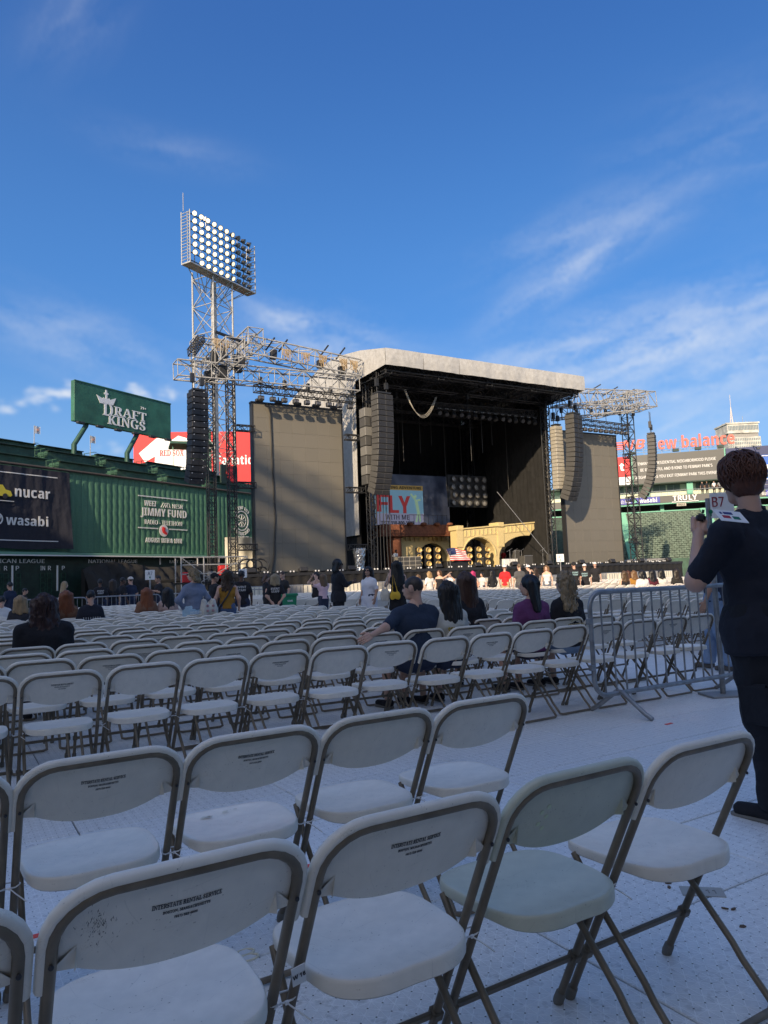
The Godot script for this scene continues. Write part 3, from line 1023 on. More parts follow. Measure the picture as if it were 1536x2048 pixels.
	obj("post", G.new().bar(Vector3(-2.6, 13, 1.5), Vector3(-2.6, 20, 1.5), 0.07), M.ledge_green, bo)
	lettering("MOHEGAN", Vector3(0.9, 18.8, 1.55), 2.4, 0.5, M.ledge_green, bo)

	# dark tarpaulin over equipment at the foot of the wall
	var tp := thing("tarpaulin", "dark tarpaulin draped over equipment at the foot of the green wall", "tarpaulin", on_wall(8.2, -1.2), WALL_YAW)
	var fn := FastNoiseLite.new()
	fn.seed = 4
	fn.frequency = 0.35
	obj("sheet", cloth(G.new(), 70, 16, func(u: float, v: float) -> Vector3:
		var x := -8.0 + u * 16.0 + (v - 1.0) * 0.5
		var top := 3.55 + 0.25 * sin(u * 9.0) - 0.5 * pow(absf(u - 0.5) * 2.0, 6.0)
		var y := v * top
		return Vector3(x, y, (1.0 - pow(v, 1.6)) * (2.0 + 0.4 * sin(u * 14.0)) + 0.45 * fn.get_noise_2d(x * 2.6, y * 1.2) + 0.12 * sin(x * 4.2 + y))), M.dark_cloth, tp)
	obj("frame", G.new().box(Vector3(0, 1.6, -0.5), Vector3(15.0, 3.2, 0.5)), M.truss_black, tp)

# ---------------------------------------------------------------- stage

func line_array(label: String, s: float, n: float, top: float, count: int, bw: float, bh: float, bd: float, body: Material, curve: float, yaw := 0.0, group := "hanging loudspeaker columns", dots := false) -> Node3D:
	var t := thing("speaker_array", label, "loudspeaker", on_stage(s, n), STAGE_YAW + yaw, group)
	var cab := G.new()
	cab.box(Vector3(0, -bh / 2, 0), Vector3(bw, bh * 0.94, bd), Basis.IDENTITY, 0.03)
	var cm := cab.mesh(body)
	var gr := G.new()
	for sx in [-1, 1]:
		gr.box(Vector3(sx * bw * 0.25, -bh / 2, bd / 2 + 0.008), Vector3(bw * 0.44, bh * 0.80, 0.02))
	var gm := gr.mesh(body if body == M.speaker_pale else M.speaker)
	var dm := G.new().box(Vector3(0, -bh * 0.15, bd / 2 + 0.03), Vector3(0.05, 0.05, 0.02)).mesh(M.white)
	var p := Vector3(0, top, 0)
	var an := 0.0
	for k in count:
		var o := inst("speaker_box", cm, t)
		o.position = p
		o.rotation.x = an
		inst("grille", gm, o)
		if dots:
			for sx in [-0.38, 0.24]:
				inst("rivet", dm, o).position.x = sx * bw
		p += Basis(Vector3.RIGHT, an) * Vector3(0, -bh, 0)
		an = curve * pow(float(k + 1) / count, 2.2)
	var rig := G.new()
	rig.box(Vector3(0, top + 0.12, 0), Vector3(bw * 0.8, 0.12, bd * 0.9))
	for sx in [-0.3, 0.3]:
		rig.bar(Vector3(sx * bw, top + 0.1, 0), Vector3(sx * bw, top + 2.2, 0), 0.03)
	rig.box(Vector3(-0.3 * bw, top + 0.95, 0), Vector3(0.24, 0.6, 0.24))
	rig.box(Vector3(0.3 * bw, top + 0.75, 0), Vector3(0.24, 0.5, 0.24))
	obj("rigging", rig, M.truss_black, t)
	return t


func hoist(parent: Node3D, x: float, y: float, z: float, drop: float) -> void:
	obj("chain_hoist", G.new().box(Vector3(x, y, z), Vector3(0.26, 0.5, 0.26), Basis.IDENTITY, 0.04).bar(Vector3(x, y, z), Vector3(x, y - drop, z), 0.025), M.truss_black, parent)


func make_stage() -> void:
	# deck and black front
	var d := thing("stage_deck", "long black stage deck with equipment along its front edge", "stage", on_stage(18.5, 0), STAGE_YAW)
	obj("deck", G.new().box(Vector3(0, 1.95, -5.5), Vector3(44, 0.2, 19)), M.deck_black, d)
	obj("skirt", cloth(G.new(), 260, 2, func(u: float, v: float) -> Vector3: return Vector3(-22 + u * 44, v * 1.86, 3.95 + 0.05 * sin(u * 400.0))), M.black_cloth, d)
	obj("edge_step", G.new().box(Vector3(0, 0.55, 4.6), Vector3(40, 1.1, 1.1)), M.deck_black, d)
	# small light fixtures and monitor wedges along the edge
	for k in 46:
		var x := -21.0 + k * 0.93
		var gg := G.new()
		if k % 4 == 1:
			gg.box(Vector3(x, 2.22, 3.3), Vector3(0.6, 0.34, 0.4), Basis(Vector3.RIGHT, -0.5), 0.03)
			obj("monitor_wedge", gg, M.speaker, d)
		else:
			gg.box(Vector3(x, 2.13, 3.5), Vector3(0.5, 0.14, 0.16), Basis.IDENTITY, 0.02)
			var o := obj("footlight", gg, M.truss_black, d)
			var l := G.new()
			for q in 2:
				disc(l, Vector3(x - 0.12 + q * 0.24, 2.15, 3.585), 0.06, 0.02, 8)
			obj("lens", l, M.white, o)
	# big portrait screens at either side
	for k in 2:
		var t := thing("video_screen", ["tall switched-off video screen left of the stage, crossed by soft shadow bands", "tall switched-off video screen right of the stage with a speaker's shadow on it"][k], "screen", on_stage([3.55, 33.5][k], 0.0), STAGE_YAW, "portrait screens beside the stage")
		obj("backing", G.new().box(Vector3(0, 8.35, -0.2), Vector3(7.1, 12.25, 0.2)), M.deck_black, t)
		var mods := [G.new().box(Vector3.ZERO, Vector3(1.014, 1.018, 0.1), Basis.IDENTITY, 0.004).mesh(M.screen_off), G.new().box(Vector3.ZERO, Vector3(1.014, 1.018, 0.1), Basis.IDENTITY, 0.004).mesh(M.screen_off_b)]
		for i in 7:
			for j in 12:
				var o := inst("screen_module", mods[(i * 5 + j * 3 + i * j) % 2], t)
				o.position = Vector3((i - 3) * 1.0205, 2.715 + j * 1.0245, -0.05 + 0.002 * ((i * 3 + j * 7) % 4))
		obj("frame", G.new().box(Vector3(-3.62, 8.35, -0.2), Vector3(0.09, 12.4, 0.5)).box(Vector3(3.62, 8.35, -0.2), Vector3(0.09, 12.4, 0.5)).box(Vector3(0, 14.56, -0.2), Vector3(7.4, 0.12, 0.5)), M.truss_black, t)
		var bk := G.new()
		for i in 4:
			bk.box(Vector3(-3.2 + i * 2.13, 8.35, -0.6), Vector3(0.12, 12.3, 0.12))
		for i in 9:
			bk.box(Vector3(0, 2.6 + i * 1.44, -0.6), Vector3(7.0, 0.1, 0.1))
		obj("back_frame", bk, M.truss_black, t)
		if k == 0:
			obj("cable", G.new().tube([Vector3(-2.55, 14.5, 0.25), Vector3(-2.25, 13.8, 0.1), Vector3(-2.15, 10, 0.06), Vector3(-2.05, 6, 0.06), Vector3(-2.2, 3.4, 0.08), Vector3(-2.5, 2.1, 0.2)], 0.06, 5), M.truss_black, t)

	# white lattice masts, arms and their black towers, left wing
	var lt := thing("truss_wing", "white lattice truss arms on the left of the stage, draped with rope and straps", "truss", on_stage(0, 0), STAGE_YAW, "truss wings of the stage")
	var W_ := M.truss_white as Material
	var B_ := M.truss_black as Material
	girder(lt, Vector3(-0.9, 18.3, 1.0), Vector3(8.2, 17.6, 1.0), 1.3, 1.25, 0.062, 1.25, W_)
	girder(lt, Vector3(-5.8, 16.05, 1.0), Vector3(8.0, 16.35, 1.0), 1.2, 1.1, 0.058, 1.2, W_)
	girder(lt, Vector3(-3.8, 18.6, -2.0), Vector3(0.2, 18.6, -2.0), 1.3, 1.5, 0.062, 1.2, W_)
	girder(lt, Vector3(-2.4, 17.3, -4.0), Vector3(-2.4, 17.3, 3.5), 1.3, 1.25, 0.062, 1.25, W_)
	girder(lt, Vector3(-0.4, 18.8, -3.0), Vector3(-0.4, 18.8, 2.0), 1.1, 1.2, 0.058, 1.2, W_)
	var rope := G.new()
	for k in 7:
		var x: float = [-3.4, -2.9, 1.7, 3.2, 4.6, 6.3, 7.2][k]
		for q in 5:
			var dr := 0.35 + 0.13 * ((k * 3 + q * 2) % 5)
			rope.tube([Vector3(x + q * 0.1, 18.35 - 0.05 * k, 1.72), Vector3(x + q * 0.12, 18.35 - 0.05 * k - dr, 1.8), Vector3(x + 0.2 + q * 0.09, 18.3 - 0.05 * k - dr, 1.8), Vector3(x + 0.22 + q * 0.1, 18.35 - 0.05 * k, 1.7)], 0.035, 5)
	obj("strap_bundle", rope, M.rope, lt)
	for k in 4:
		var x: float = [0.9, 1.9, 5.2, 6.6][k]
		obj("outrigger", G.new().bar(Vector3(x, 18.4, 0.5), Vector3(x + 0.35, 19.1, 1.4), 0.06), B_, lt)
	for k in 5:
		hoist(lt, 0.2 + k * 1.85, 15.9 - 0.05 * k, 1.1, 1.2)
	for k in 9:
		var q: Array = [[-3.0, 17.2, 0.6, 0.5, 1.1], [-2.2, 17.9, 0.2, 0.45, 0.9], [-1.4, 17.0, 0.9, 0.5, 1.3], [-2.6, 16.2, 1.2, 0.6, 0.9], [-0.6, 17.6, -0.6, 0.5, 0.8], [-3.4, 16.0, 0.4, 0.5, 0.7], [1.2, 17.9, 1.2, 0.45, 0.7], [4.9, 17.6, 1.2, 0.45, 0.6], [6.7, 17.3, 1.2, 0.5, 0.7]][k]
		obj("winch_box", G.new().box(Vector3(q[0], q[1], q[2]), Vector3(q[3], q[4], 0.4), Basis(Vector3.BACK, 0.1 * (k % 3 - 1)), 0.04), B_, lt)
	obj("spreader_beam", G.new().box(Vector3(-1.6, 19.0, 0.4), Vector3(3.4, 0.16, 0.16), Basis(Vector3.UP, 0.5)), B_, lt)
	girder(lt, Vector3(-5.0, 17.0, 2.0), Vector3(-3.4, 19.2, -1.0), 0.45, 0.45, 0.04, 0.45, B_)
	for k in 2:
		var bt := thing("truss_tower", ["black lattice tower nearest the left speaker column", "black lattice tower between the left speaker column and the left screen"][k], "truss tower", on_stage([-3.15, -1.68][k], 0.0), STAGE_YAW, "black lattice towers of the stage")
		girder(bt, Vector3(0, 0.05, 0), Vector3(0, 16.2, 0), 0.52, 0.52, 0.045, 0.5, B_, Vector3.RIGHT)
		obj("base_plate", G.new().box(Vector3(0, 0.03, 0), Vector3(1.4, 0.06, 1.4)), B_, bt)
	var lk := thing("screen_bracing", "black truss braces holding the left video screen", "truss", on_stage(0, -0.3), STAGE_YAW)
	for y in [12.5, 8.4, 4.0]:
		girder(lk, Vector3(-1.4, y, 0), Vector3(-0.05, y, 0), 0.4, 0.4, 0.04, 0.4, B_)
		girder(lk, Vector3(7.25, y - 0.1, 0), Vector3(8.8, y - 0.1, 0), 0.4, 0.4, 0.04, 0.4, B_)
	for k in 2:
		var s0: float = [-0.3, 31.4][k]
		var s1: float = [7.7, 37.6][k]
		var lb := thing("lighting_truss", ["black lighting truss hung above the left video screen", "black lighting truss hung above the right video screen"][k], "truss", on_stage(s0, -1.2), STAGE_YAW, "lighting trusses above the screens")
		girder(lb, Vector3(0, 15.25, 0), Vector3(s1 - s0, 15.15, 0), 0.5, 0.5, 0.04, 0.5, B_)
		for i in 9:
			var x := (s1 - s0) * (i + 0.5) / 9
			var o := obj("spotlight", G.new().box(Vector3(x, 14.55, 0.1), Vector3(0.42, 0.34, 0.3), Basis.IDENTITY, 0.04).bar(Vector3(x, 14.7, 0.1), Vector3(x, 15.0, 0), 0.03), B_, lb)
			obj("lens", disc(disc(G.new(), Vector3(x - 0.1, 14.55, 0.26), 0.085, 0.02, 10), Vector3(x + 0.1, 14.55, 0.26), 0.085, 0.02, 10), M.lens_dark, o)
			if i % 2 == 0 and k == 0:
				obj("hoist_block", G.new().box(Vector3(x * 0.85 + 0.4, 14.72, -1.2), Vector3(0.55, 0.22, 0.3), Basis.IDENTITY, 0.03).bar(Vector3(x * 0.85 + 0.4, 14.6, -1.2), Vector3(x * 0.85 + 0.4, 15.1, -1.2), 0.05), B_, lb)
	# right wing
	var rt := thing("truss_wing", "white lattice truss arm right of the stage roof", "truss", on_stage(28.6, 0), STAGE_YAW, "truss wings of the stage")
	girder(rt, Vector3(0, 17.3, 1.0), Vector3(12.7, 18.2, 1.0), 1.5, 1.5, 0.062, 1.2, W_)
	girder(rt, Vector3(1.0, 16.3, -0.5), Vector3(10.0, 17.3, 2.3), 1.2, 1.2, 0.058, 1.2, W_)
	girder(rt, Vector3(8.6, 17.6, -3.0), Vector3(8.6, 17.6, 3.5), 1.3, 1.3, 0.058, 1.2, W_)
	for k in 4:
		obj("outrigger", G.new().bar(Vector3(2.2 + k * 2.3, 18.3, 0.3), Vector3(3.4 + k * 2.3, 19.1, 1.2), 0.07), B_, rt)
	for k in 6:
		hoist(rt, 0.6 + k * 1.9, 16.2 + k * 0.1, 1.0, 0.9)
	var rtw := thing("truss_tower", "black lattice tower right of the right video screen", "truss tower", on_stage(38.4, -0.5), STAGE_YAW, "black lattice towers of the stage")
	girder(rtw, Vector3(0, 0.05, 0), Vector3(0, 17.0, 0), 0.8, 0.8, 0.05, 0.7, B_, Vector3.RIGHT)
	obj("base_plate", G.new().box(Vector3(0, 0.03, 0), Vector3(1.6, 0.06, 1.6)), B_, rtw)
	for y in [12.4, 8.2, 4.2]:
		girder(rtw, Vector3(-1.3, y, 0.4), Vector3(-0.45, y, 0.4), 0.3, 0.4, 0.04, 0.4, B_)

	# hanging loudspeakers
	line_array("curved black speaker column hanging left of the white lattice tower", -4.9, -3.0, 14.05, 15, 1.1, 0.40, 0.9, M.speaker, 0.42, 0.12, "hanging loudspeaker columns", true)
	line_array("curved grey speaker column hanging at the left front of the stage mouth", 9.1, -3.0, 15.2, 18, 1.45, 0.415, 0.9, M.speaker_grey, 0.45, 0.1)
	line_array("curved dark speaker column in front of the right video screen", 28.65, -3.0, 15.25, 18, 1.45, 0.42, 0.9, M.speaker_grey, 0.5, 0.25)
	line_array("slim pale speaker column at the right edge of the stage mouth", 27.95, -1.5, 14.5, 17, 0.85, 0.335, 0.7, M.speaker_pale, 0.05)
	line_array("slim curved speaker column hanging alone right of the right tower", 37.9, -3.6, 14.0, 17, 0.75, 0.36, 0.7, M.speaker_grey, 0.75, 0.5)
	var sf := thing("speaker_array", "column of alternating grey and dark subwoofer boxes left of the stage mouth", "loudspeaker", on_stage(8.7, -1.5), STAGE_YAW, "hanging loudspeaker columns")
	for k in 8:
		obj("speaker_box", G.new().box(Vector3(0, 14.1 - k * 0.74, 0), Vector3(1.1, 0.70, 0.9), Basis.IDENTITY, 0.03), [M.sub_grey, M.speaker_grey][k % 2], sf)
		if k % 2 == 1:
			obj("grille", G.new().box(Vector3(0.2, 14.1 - k * 0.74, 0.46), Vector3(0.6, 0.6, 0.03)), M.speaker, sf)

	# roof: pale cloth over a deep frame, and the side walls
	var rf := thing("stage_roof", "big pale canvas stage roof with a deep front edge over the black stage mouth", "roof", on_stage(18.5, 0), STAGE_YAW)
	for k in 6:
		var x0 := -9.98 + k * 3.33
		var f := cloth(G.new(), 10, 6, func(u: float, v: float) -> Vector3:
			return Vector3(x0 + u * 3.33, 17.05 + v * 1.25 - 0.03 * absf(u - 0.5) * (1.0 - v), 4.72 + 0.05 * sin(v * PI) + 0.03 * sin(u * 17.0 + k) * (1.0 - v) + 0.05 * sin(u * PI)))
		obj("front_panel", f, M.roof_cloth, rf)
	var prof := [Vector2(-4.7, 18.28), Vector2(-1.0, 19.2), Vector2(3.1, 19.9), Vector2(6.4, 19.9), Vector2(13.6, 18.4)]
	for i in 4:
		var a: Vector2 = prof[i]
		var b: Vector2 = prof[i + 1]
		var nn := Vector3(0, b.x - a.x, (b.y - a.y)).normalized()
		obj("roof_panel", G.new().quad_(Vector3(-10, a.y, -a.x), Vector3(10.02, a.y, -a.x), Vector3(10.02, b.y, -b.x), Vector3(-10, b.y, -b.x), nn), M.roof_cloth, rf)
		obj("roof_lining", G.new().quad_(Vector3(-9.9, a.y - 0.15, -a.x - 0.02), Vector3(9.9, a.y - 0.15, -a.x - 0.02), Vector3(9.9, b.y - 0.15, -b.x), Vector3(-9.9, b.y - 0.15, -b.x), -nn), M.black_cloth, rf)
	for sx in [-1, 1]:
		var edge := PackedVector2Array([Vector2(-4.7, 17.05), Vector2(-4.7, 18.28), Vector2(-1.0, 19.2), Vector2(3.1, 19.9), Vector2(6.4, 19.9), Vector2(13.6, 18.4), Vector2(13.6, 4.9), Vector2(0.3, 4.9), Vector2(0.1, 17.0), Vector2(-1.5, 17.0)])
		var yz := Transform3D(Basis(Vector3(0, 0, -1), Vector3.UP, Vector3(1, 0, 0)), Vector3(10.0 * sx - (0.03 if sx > 0 else 0.0), 0, 0))
		obj("side_panel", G.new().prism(edge, 0.03, yz), M.roof_cloth, rf)
		for k in 5:
			obj("seam", G.new().bar(Vector3(10.03 * sx, 5.0, -0.6 - k * 2.6), Vector3(10.03 * sx, 17.6, -0.6 - k * 2.6), 0.03), M.roof_cloth, rf)
		obj("side_drape", cloth(G.new(), 80, 3, func(u: float, v: float) -> Vector3: return Vector3(9.75 * sx + 0.025 * sin(u * 150.0) + 0.02 * sin(u * 61.0), 2.05 + v * 15.6, -0.4 - u * 12.8)), M.dark_cloth if sx > 0 else M.black_cloth, rf)
	obj("back_drape", cloth(G.new(), 120, 3, func(u: float, v: float) -> Vector3: return Vector3(-9.8 + u * 19.6, 2.05 + v * 16.6, -13.2 + 0.08 * sin(u * 170.0))), M.black_cloth, rf)
	# frame under the roof
	var fr := thing("roof_frame", "dark trusses and rigging hanging under the stage roof", "truss", on_stage(18.5, 0), STAGE_YAW)
	for k in 5:
		girder(fr, Vector3(-9.7, 17.3, 3.8 - k * 3.6), Vector3(9.8, 17.3, 3.8 - k * 3.6), 0.6, 0.9, 0.06, 1.1, B_)
	for k in 5:
		girder(fr, Vector3(-9.4 + k * 4.7, 17.0, 4.2), Vector3(-9.4 + k * 4.7, 17.6, -12.8), 0.5, 0.8, 0.05, 1.1, B_)
	for sx in [-1, 1]:
		for z in [0.4, -11.5]:
			girder(fr, Vector3(9.2 * sx, 2.05, z), Vector3(9.2 * sx, 17.0, z), 0.55, 0.55, 0.05, 0.55, B_, Vector3.RIGHT)
	for k in 7:
		hoist(fr, -8.6 + k * 2.9, 16.5, 1.0 - (k % 3) * 2.0, 1.3)
	var hang := G.new()
	for q in 3:
		var sag: Array = []
		for i in 15:
			var u := i / 14.0
			sag.append(Vector3(lerpf(-6.9, -3.7, u) + q * 0.05, lerpf(16.1, 15.9, u) - (1.85 + q * 0.1) * (1.0 - pow(2.0 * u - 1.0, 2.0)) + 0.25 * u * (1.0 - u), 2.2 - 0.4 * u + 0.03 * q))
		hang.tube(sag, 0.02, 5)
	obj("cable_loop", hang, M.speaker_pale, fr)
	for k in 16:
		var x := -8.2 + k * 1.12 + 0.25 * sin(k * 2.3)
		var z := -1.5 - (k * 5 % 9)
		obj("rigging_line", G.new().bar(Vector3(x, 17.0, z), Vector3(x, 9.5 + (k * 3 % 5), z), 0.025), M.speaker_grey, fr)
	var bl := thing("spotlight_bar", "row of dark moving spotlights hung along the upper stage mouth", "lighting", on_stage(16.1, 0.3), STAGE_YAW)
	girder(bl, Vector3(0, 15.75, 0), Vector3(11.1, 15.95, 0), 0.5, 0.5, 0.04, 0.5, B_)
	for k in 15:
		var x := 0.3 + k * 0.75
		var o := obj("spotlight", G.new().lathe([Vector2(0, -0.25), Vector2(0.14, -0.25), Vector2(0.2, 0.05), Vector2(0.18, 0.3), Vector2(0, 0.3)], 10, Vector3(x, 15.2, 0.2), Basis(Vector3.RIGHT, deg_to_rad(120 + (k % 3) * 14)) * Basis(Vector3.BACK, 0.2)).bar(Vector3(x, 15.3, 0.1), Vector3(x, 15.6, 0), 0.05), M.truss_black, bl)
		obj("yoke_lamp", G.new().box(Vector3(x - 0.1, 15.52, 0.3), Vector3(0.12, 0.06, 0.04)).box(Vector3(x + 0.1, 15.52, 0.3), Vector3(0.12, 0.06, 0.04)), M.lamp_small, o)
	# stray black cable runs and mullions at the mouth
	var cb := thing("cable_run", "bundles of black cable hanging at the left edge of the stage mouth", "cable", on_stage(9.9, -0.6), STAGE_YAW)
	for k in 6:
		obj("cable", G.new().tube([Vector3(-0.6 + k * 0.28, 16.6, 0), Vector3(-0.55 + k * 0.3, 10, 0.1 * (k % 2)), Vector3(-0.6 + k * 0.29, 4, 0), Vector3(-0.8 + k * 0.33, 2.1, 0.2)], 0.035, 5), B_, cb)
	light_tower(on_wall(TOWER_T, 9.0), WALL_YAW, TOWER_H, "tall white lattice light tower with lit floodlights", true)

const TOWER_T := 28.6
const TOWER_H := 46.8

# ---------------------------------------------------------------- scenery on the stage

func glow(r: float, g: float, b: float, e: float) -> StandardMaterial3D:
	var m := mat(r * 0.3, g * 0.3, b * 0.3, 0.5)
	m.emission_enabled = true
	m.emission = lin(r, g, b)
	m.emission_energy_multiplier = e
	return m


func arch_pts(x0: float, x1: float, y0: float, y1: float, k := 12) -> Array:
	var out: Array = []
	for i in k + 1:
		var a := PI - PI * i / k
		out.append(Vector2((x0 + x1) / 2 + cos(a) * (x1 - x0) / 2, y0 + sin(a) * (y1 - y0)))
	return out


func make_stage_set() -> void:
	# lit backdrop screen with a poster picture on it
	var sc := thing("backdrop_screen", "video backdrop at the back of the stage showing a skydiving poster against storm clouds", "screen", on_stage(18.7, 9.2), STAGE_YAW)
	var storm := glow(0.085, 0.10, 0.15, 0.22)
	storm.emission_texture = noise_tex(77, 0.012, Color(0.35, 0.38, 0.45), Color(1.0, 1.0, 1.0), 256, 5, 1.4)
	storm.emission_operator = BaseMaterial3D.EMISSION_OP_MULTIPLY
	storm.uv1_triplanar = true
	storm.uv1_scale = Vector3.ONE / 8.0
	obj("screen_panel", G.new().box(Vector3(0.3, 8.7, -0.15), Vector3(8.8, 5.2, 0.3)), storm, sc)
	var pz := 0.05
	obj("poster_screen", G.new().box(Vector3(-1.05, 8.25, pz), Vector3(5.3, 3.7, 0.06)), glow(0.30, 0.58, 0.80, 0.13), sc)
	obj("poster_band_screen", G.new().box(Vector3(-1.05, 10.02, pz + 0.04), Vector3(5.3, 0.46, 0.06)), glow(0.50, 0.34, 0.10, 0.13), sc)
	obj("poster_foot_screen", G.new().box(Vector3(-1.05, 6.98, pz + 0.04), Vector3(5.3, 1.15, 0.06)), glow(0.50, 0.50, 0.72, 0.13), sc)
	lettering("SKYDIVING ADVENTURE", Vector3(-1.05, 10.02, pz + 0.1), 4.9, 0.26, M.print_black, sc)
	for q in [["F", -2.95, 8.52, 1.25], ["L", -1.75, 8.42, 1.1], ["Y", -0.55, 8.40, 1.3]]:
		var o := lettering(q[0], Vector3(q[1], q[2], pz + 0.08), q[3], 1.65, glow(0.55, 0.05, 0.05, 0.14), sc, true, false, 0.05)
		o.name = "screen_letter"
	lettering("WITH ME", Vector3(-1.4, 7.20, pz + 0.1), 2.6, 0.46, M.print_black, sc, false)
	lettering("TEXT 310-800-1000", Vector3(-1.4, 6.66, pz + 0.1), 3.6, 0.34, M.print_black, sc)
	var diver := G.new()
	diver.bar(Vector3(1.0, 7.6, 0.14), Vector3(0.75, 8.9, 0.14), 0.16, 6).bar(Vector3(0.75, 8.8, 0.14), Vector3(0.2, 9.45, 0.14), 0.09, 6).bar(Vector3(0.75, 8.8, 0.14), Vector3(1.25, 8.9, 0.14), 0.09, 6).bar(Vector3(0.95, 7.7, 0.14), Vector3(0.7, 6.75, 0.14), 0.10, 6).bar(Vector3(1.05, 7.7, 0.14), Vector3(1.15, 6.8, 0.14), 0.10, 6).ball(Vector3(0.7, 9.2, 0.14), Vector3(0.15, 0.18, 0.08))
	obj("screen_diver_figure", diver, glow(0.22, 0.33, 0.22, 0.4), sc)
	# brown balcony and its round pier
	var ba := thing("stage_balcony", "brown brick balcony with lamps on a round pier below the poster", "balcony", on_stage(16.3, 5.0), STAGE_YAW)
	obj("parapet", G.new().box(Vector3(0, 5.62, 0), Vector3(7.2, 0.92, 1.6), Basis.IDENTITY, 0.05), M.brick_red, ba)
	obj("floor_slab", G.new().box(Vector3(0, 5.12, 0), Vector3(7.3, 0.12, 1.8)), M.brick_red, ba)
	obj("pier", G.new().lathe([Vector2(0.7, 2.05), Vector2(0.7, 4.9), Vector2(0.95, 5.05)], 20, Vector3(-1.95, 0, 0)), M.brick_red, ba)
	for k in 4:
		obj("hooded_lamp", G.new().ball(Vector3(-0.75 + k * 1.4, 6.1, 0.95), Vector3(0.3, 0.17, 0.3), 10, 6).bar(Vector3(-0.75 + k * 1.4, 6.05, 0.7), Vector3(-0.75 + k * 1.4, 5.9, 0.4), 0.05), M.brick_red, ba)
	var rl := G.new()
	for k in 9:
		rl.bar(Vector3(-0.6 + k * 0.5, 6.05, 0.6), Vector3(-0.6 + k * 0.5, 6.95, 0.6), 0.02)
	rl.bar(Vector3(-0.6, 6.95, 0.6), Vector3(3.4, 6.95, 0.6), 0.03)
	obj("railing", rl, M.truss_black, ba)
	# broken yellow bridge, lit by the sun
	var br := thing("broken_bridge", "pale yellow broken bridge set piece with one and a half arches", "bridge", on_stage(19.3, 3.0), STAGE_YAW)
	var pts := PackedVector2Array([Vector2(0.1, 2.05), Vector2(0.1, 5.42), Vector2(4.6, 5.75), Vector2(8.95, 6.1), Vector2(9.22, 6.02), Vector2(9.15, 5.7), Vector2(8.6, 5.35), Vector2(8.3, 5.0)])
	for i in 11:
		var a := deg_to_rad(84.0 + i * 9.6)
		pts.append(Vector2(8.3 + cos(a) * 3.35 - 0.35, 3.0 + sin(a) * 1.98))
	for q in [Vector2(4.55, 2.05), Vector2(4.2, 2.05)]:
		pts.append(q)
	var ar := arch_pts(0.65, 4.15, 3.2, 4.78)
	ar.reverse()
	for q in ar:
		pts.append(q)
	pts.append(Vector2(0.62, 2.05))
	obj("arch_wall", G.new().prism(pts, 1.1, Transform3D(Basis.IDENTITY, Vector3(0, 0, -0.55))), M.brick_yellow, br)
	obj("coping", G.new().box(Vector3(4.55, 5.86, 0), Vector3(9.0, 0.12, 1.3), Basis(Vector3.BACK, 0.076)), M.brick_yellow, br)
	obj("string_course", G.new().box(Vector3(4.45, 5.14, 0), Vector3(8.3, 0.08, 1.18), Basis(Vector3.BACK, 0.077)), M.brick_yellow, br)
	for x in [0.35, 4.9]:
		obj("cap_stone", G.new().box(Vector3(x, 5.62 + x * 0.07, 0), Vector3(0.72, 0.42, 1.35), Basis.IDENTITY, 0.04), M.brick_yellow, br)
		obj("pier_face", G.new().box(Vector3(x - 0.05, 4.7, 0.58), Vector3(0.7, 1.5, 0.1)), M.brick_yellow, br)
	for k in 17:
		var x := 0.95 + k * 0.47
		if absf(x - 4.9) > 0.4:
			obj("parapet_rib", G.new().box(Vector3(x, 5.10 + x * 0.077, 0.58), Vector3(0.11, 0.5, 0.08)), M.brick_yellow, br)
	for q in [[0.65, 4.15, 3.2, 4.78]]:
		var vo := G.new()
		var pa := arch_pts(q[0] - 0.1, q[1] + 0.1, q[2], q[3] + 0.12)
		for i in pa.size() - 1:
			vo.bar(Vector3(pa[i].x, pa[i].y, 0.56), Vector3(pa[i + 1].x, pa[i + 1].y, 0.56), 0.09)
		obj("arch_ring", vo, M.brick_yellow, br)
	# its dark twin behind
	var db := thing("dark_bridge", "brown brick bridge set piece in the shade behind the poster balcony", "bridge", on_stage(15.0, 5.6), STAGE_YAW)
	var dp := PackedVector2Array([Vector2(0, 2.05), Vector2(0, 5.3), Vector2(5.4, 5.3), Vector2(5.4, 2.05), Vector2(5.1, 2.05)])
	var da := arch_pts(1.9, 5.1, 3.0, 4.5)
	da.reverse()
	for q in da:
		dp.append(q)
	dp.append(Vector2(1.9, 2.05))
	obj("arch_wall", G.new().prism(dp, 0.8, Transform3D(Basis.IDENTITY, Vector3(0, 0, -0.4))), M.brick_yellow, db)
	for k in 11:
		obj("parapet_rib", G.new().box(Vector3(0.3 + k * 0.48, 4.95, 0.45), Vector3(0.14, 0.5, 0.1)), M.brick_yellow, db)
	# wall of round lamps
	var lw := thing("lamp_wall", "wall of round blinder lamps hung beside the poster screen", "lighting", on_stage(24.2, 7.0), STAGE_YAW)
	obj("frame", G.new().box(Vector3(0, 9.6, -0.2), Vector3(4.6, 3.1, 0.2)), M.truss_black, lw)
	var pod := G.new().lathe([Vector2(0.28, 0.0), Vector2(0.30, 0.16), Vector2(0.26, 0.18)], 14, Vector3.ZERO, Basis(Vector3.RIGHT, PI / 2))
	var pm := pod.mesh(M.speaker_grey)
	var pl := G.new().lathe([Vector2(0.27, 0.05), Vector2(0.16, 0.10), Vector2(0.0, 0.13)], 14, Vector3.ZERO, Basis(Vector3.RIGHT, PI / 2)).mesh(M.lamp_small)
	for r in 4:
		for c in 5:
			var o := inst("lamp", pm, lw)
			o.position = Vector3(-1.8 + c * 0.9 + (0.1 if r % 2 else 0.0), 8.45 + r * 0.76, 0)
			inst("lens", pl, o)
	# stacks of gold round lamps
	var xs := [15.05, 15.95, 16.9, 20.25, 21.25, 22.2]
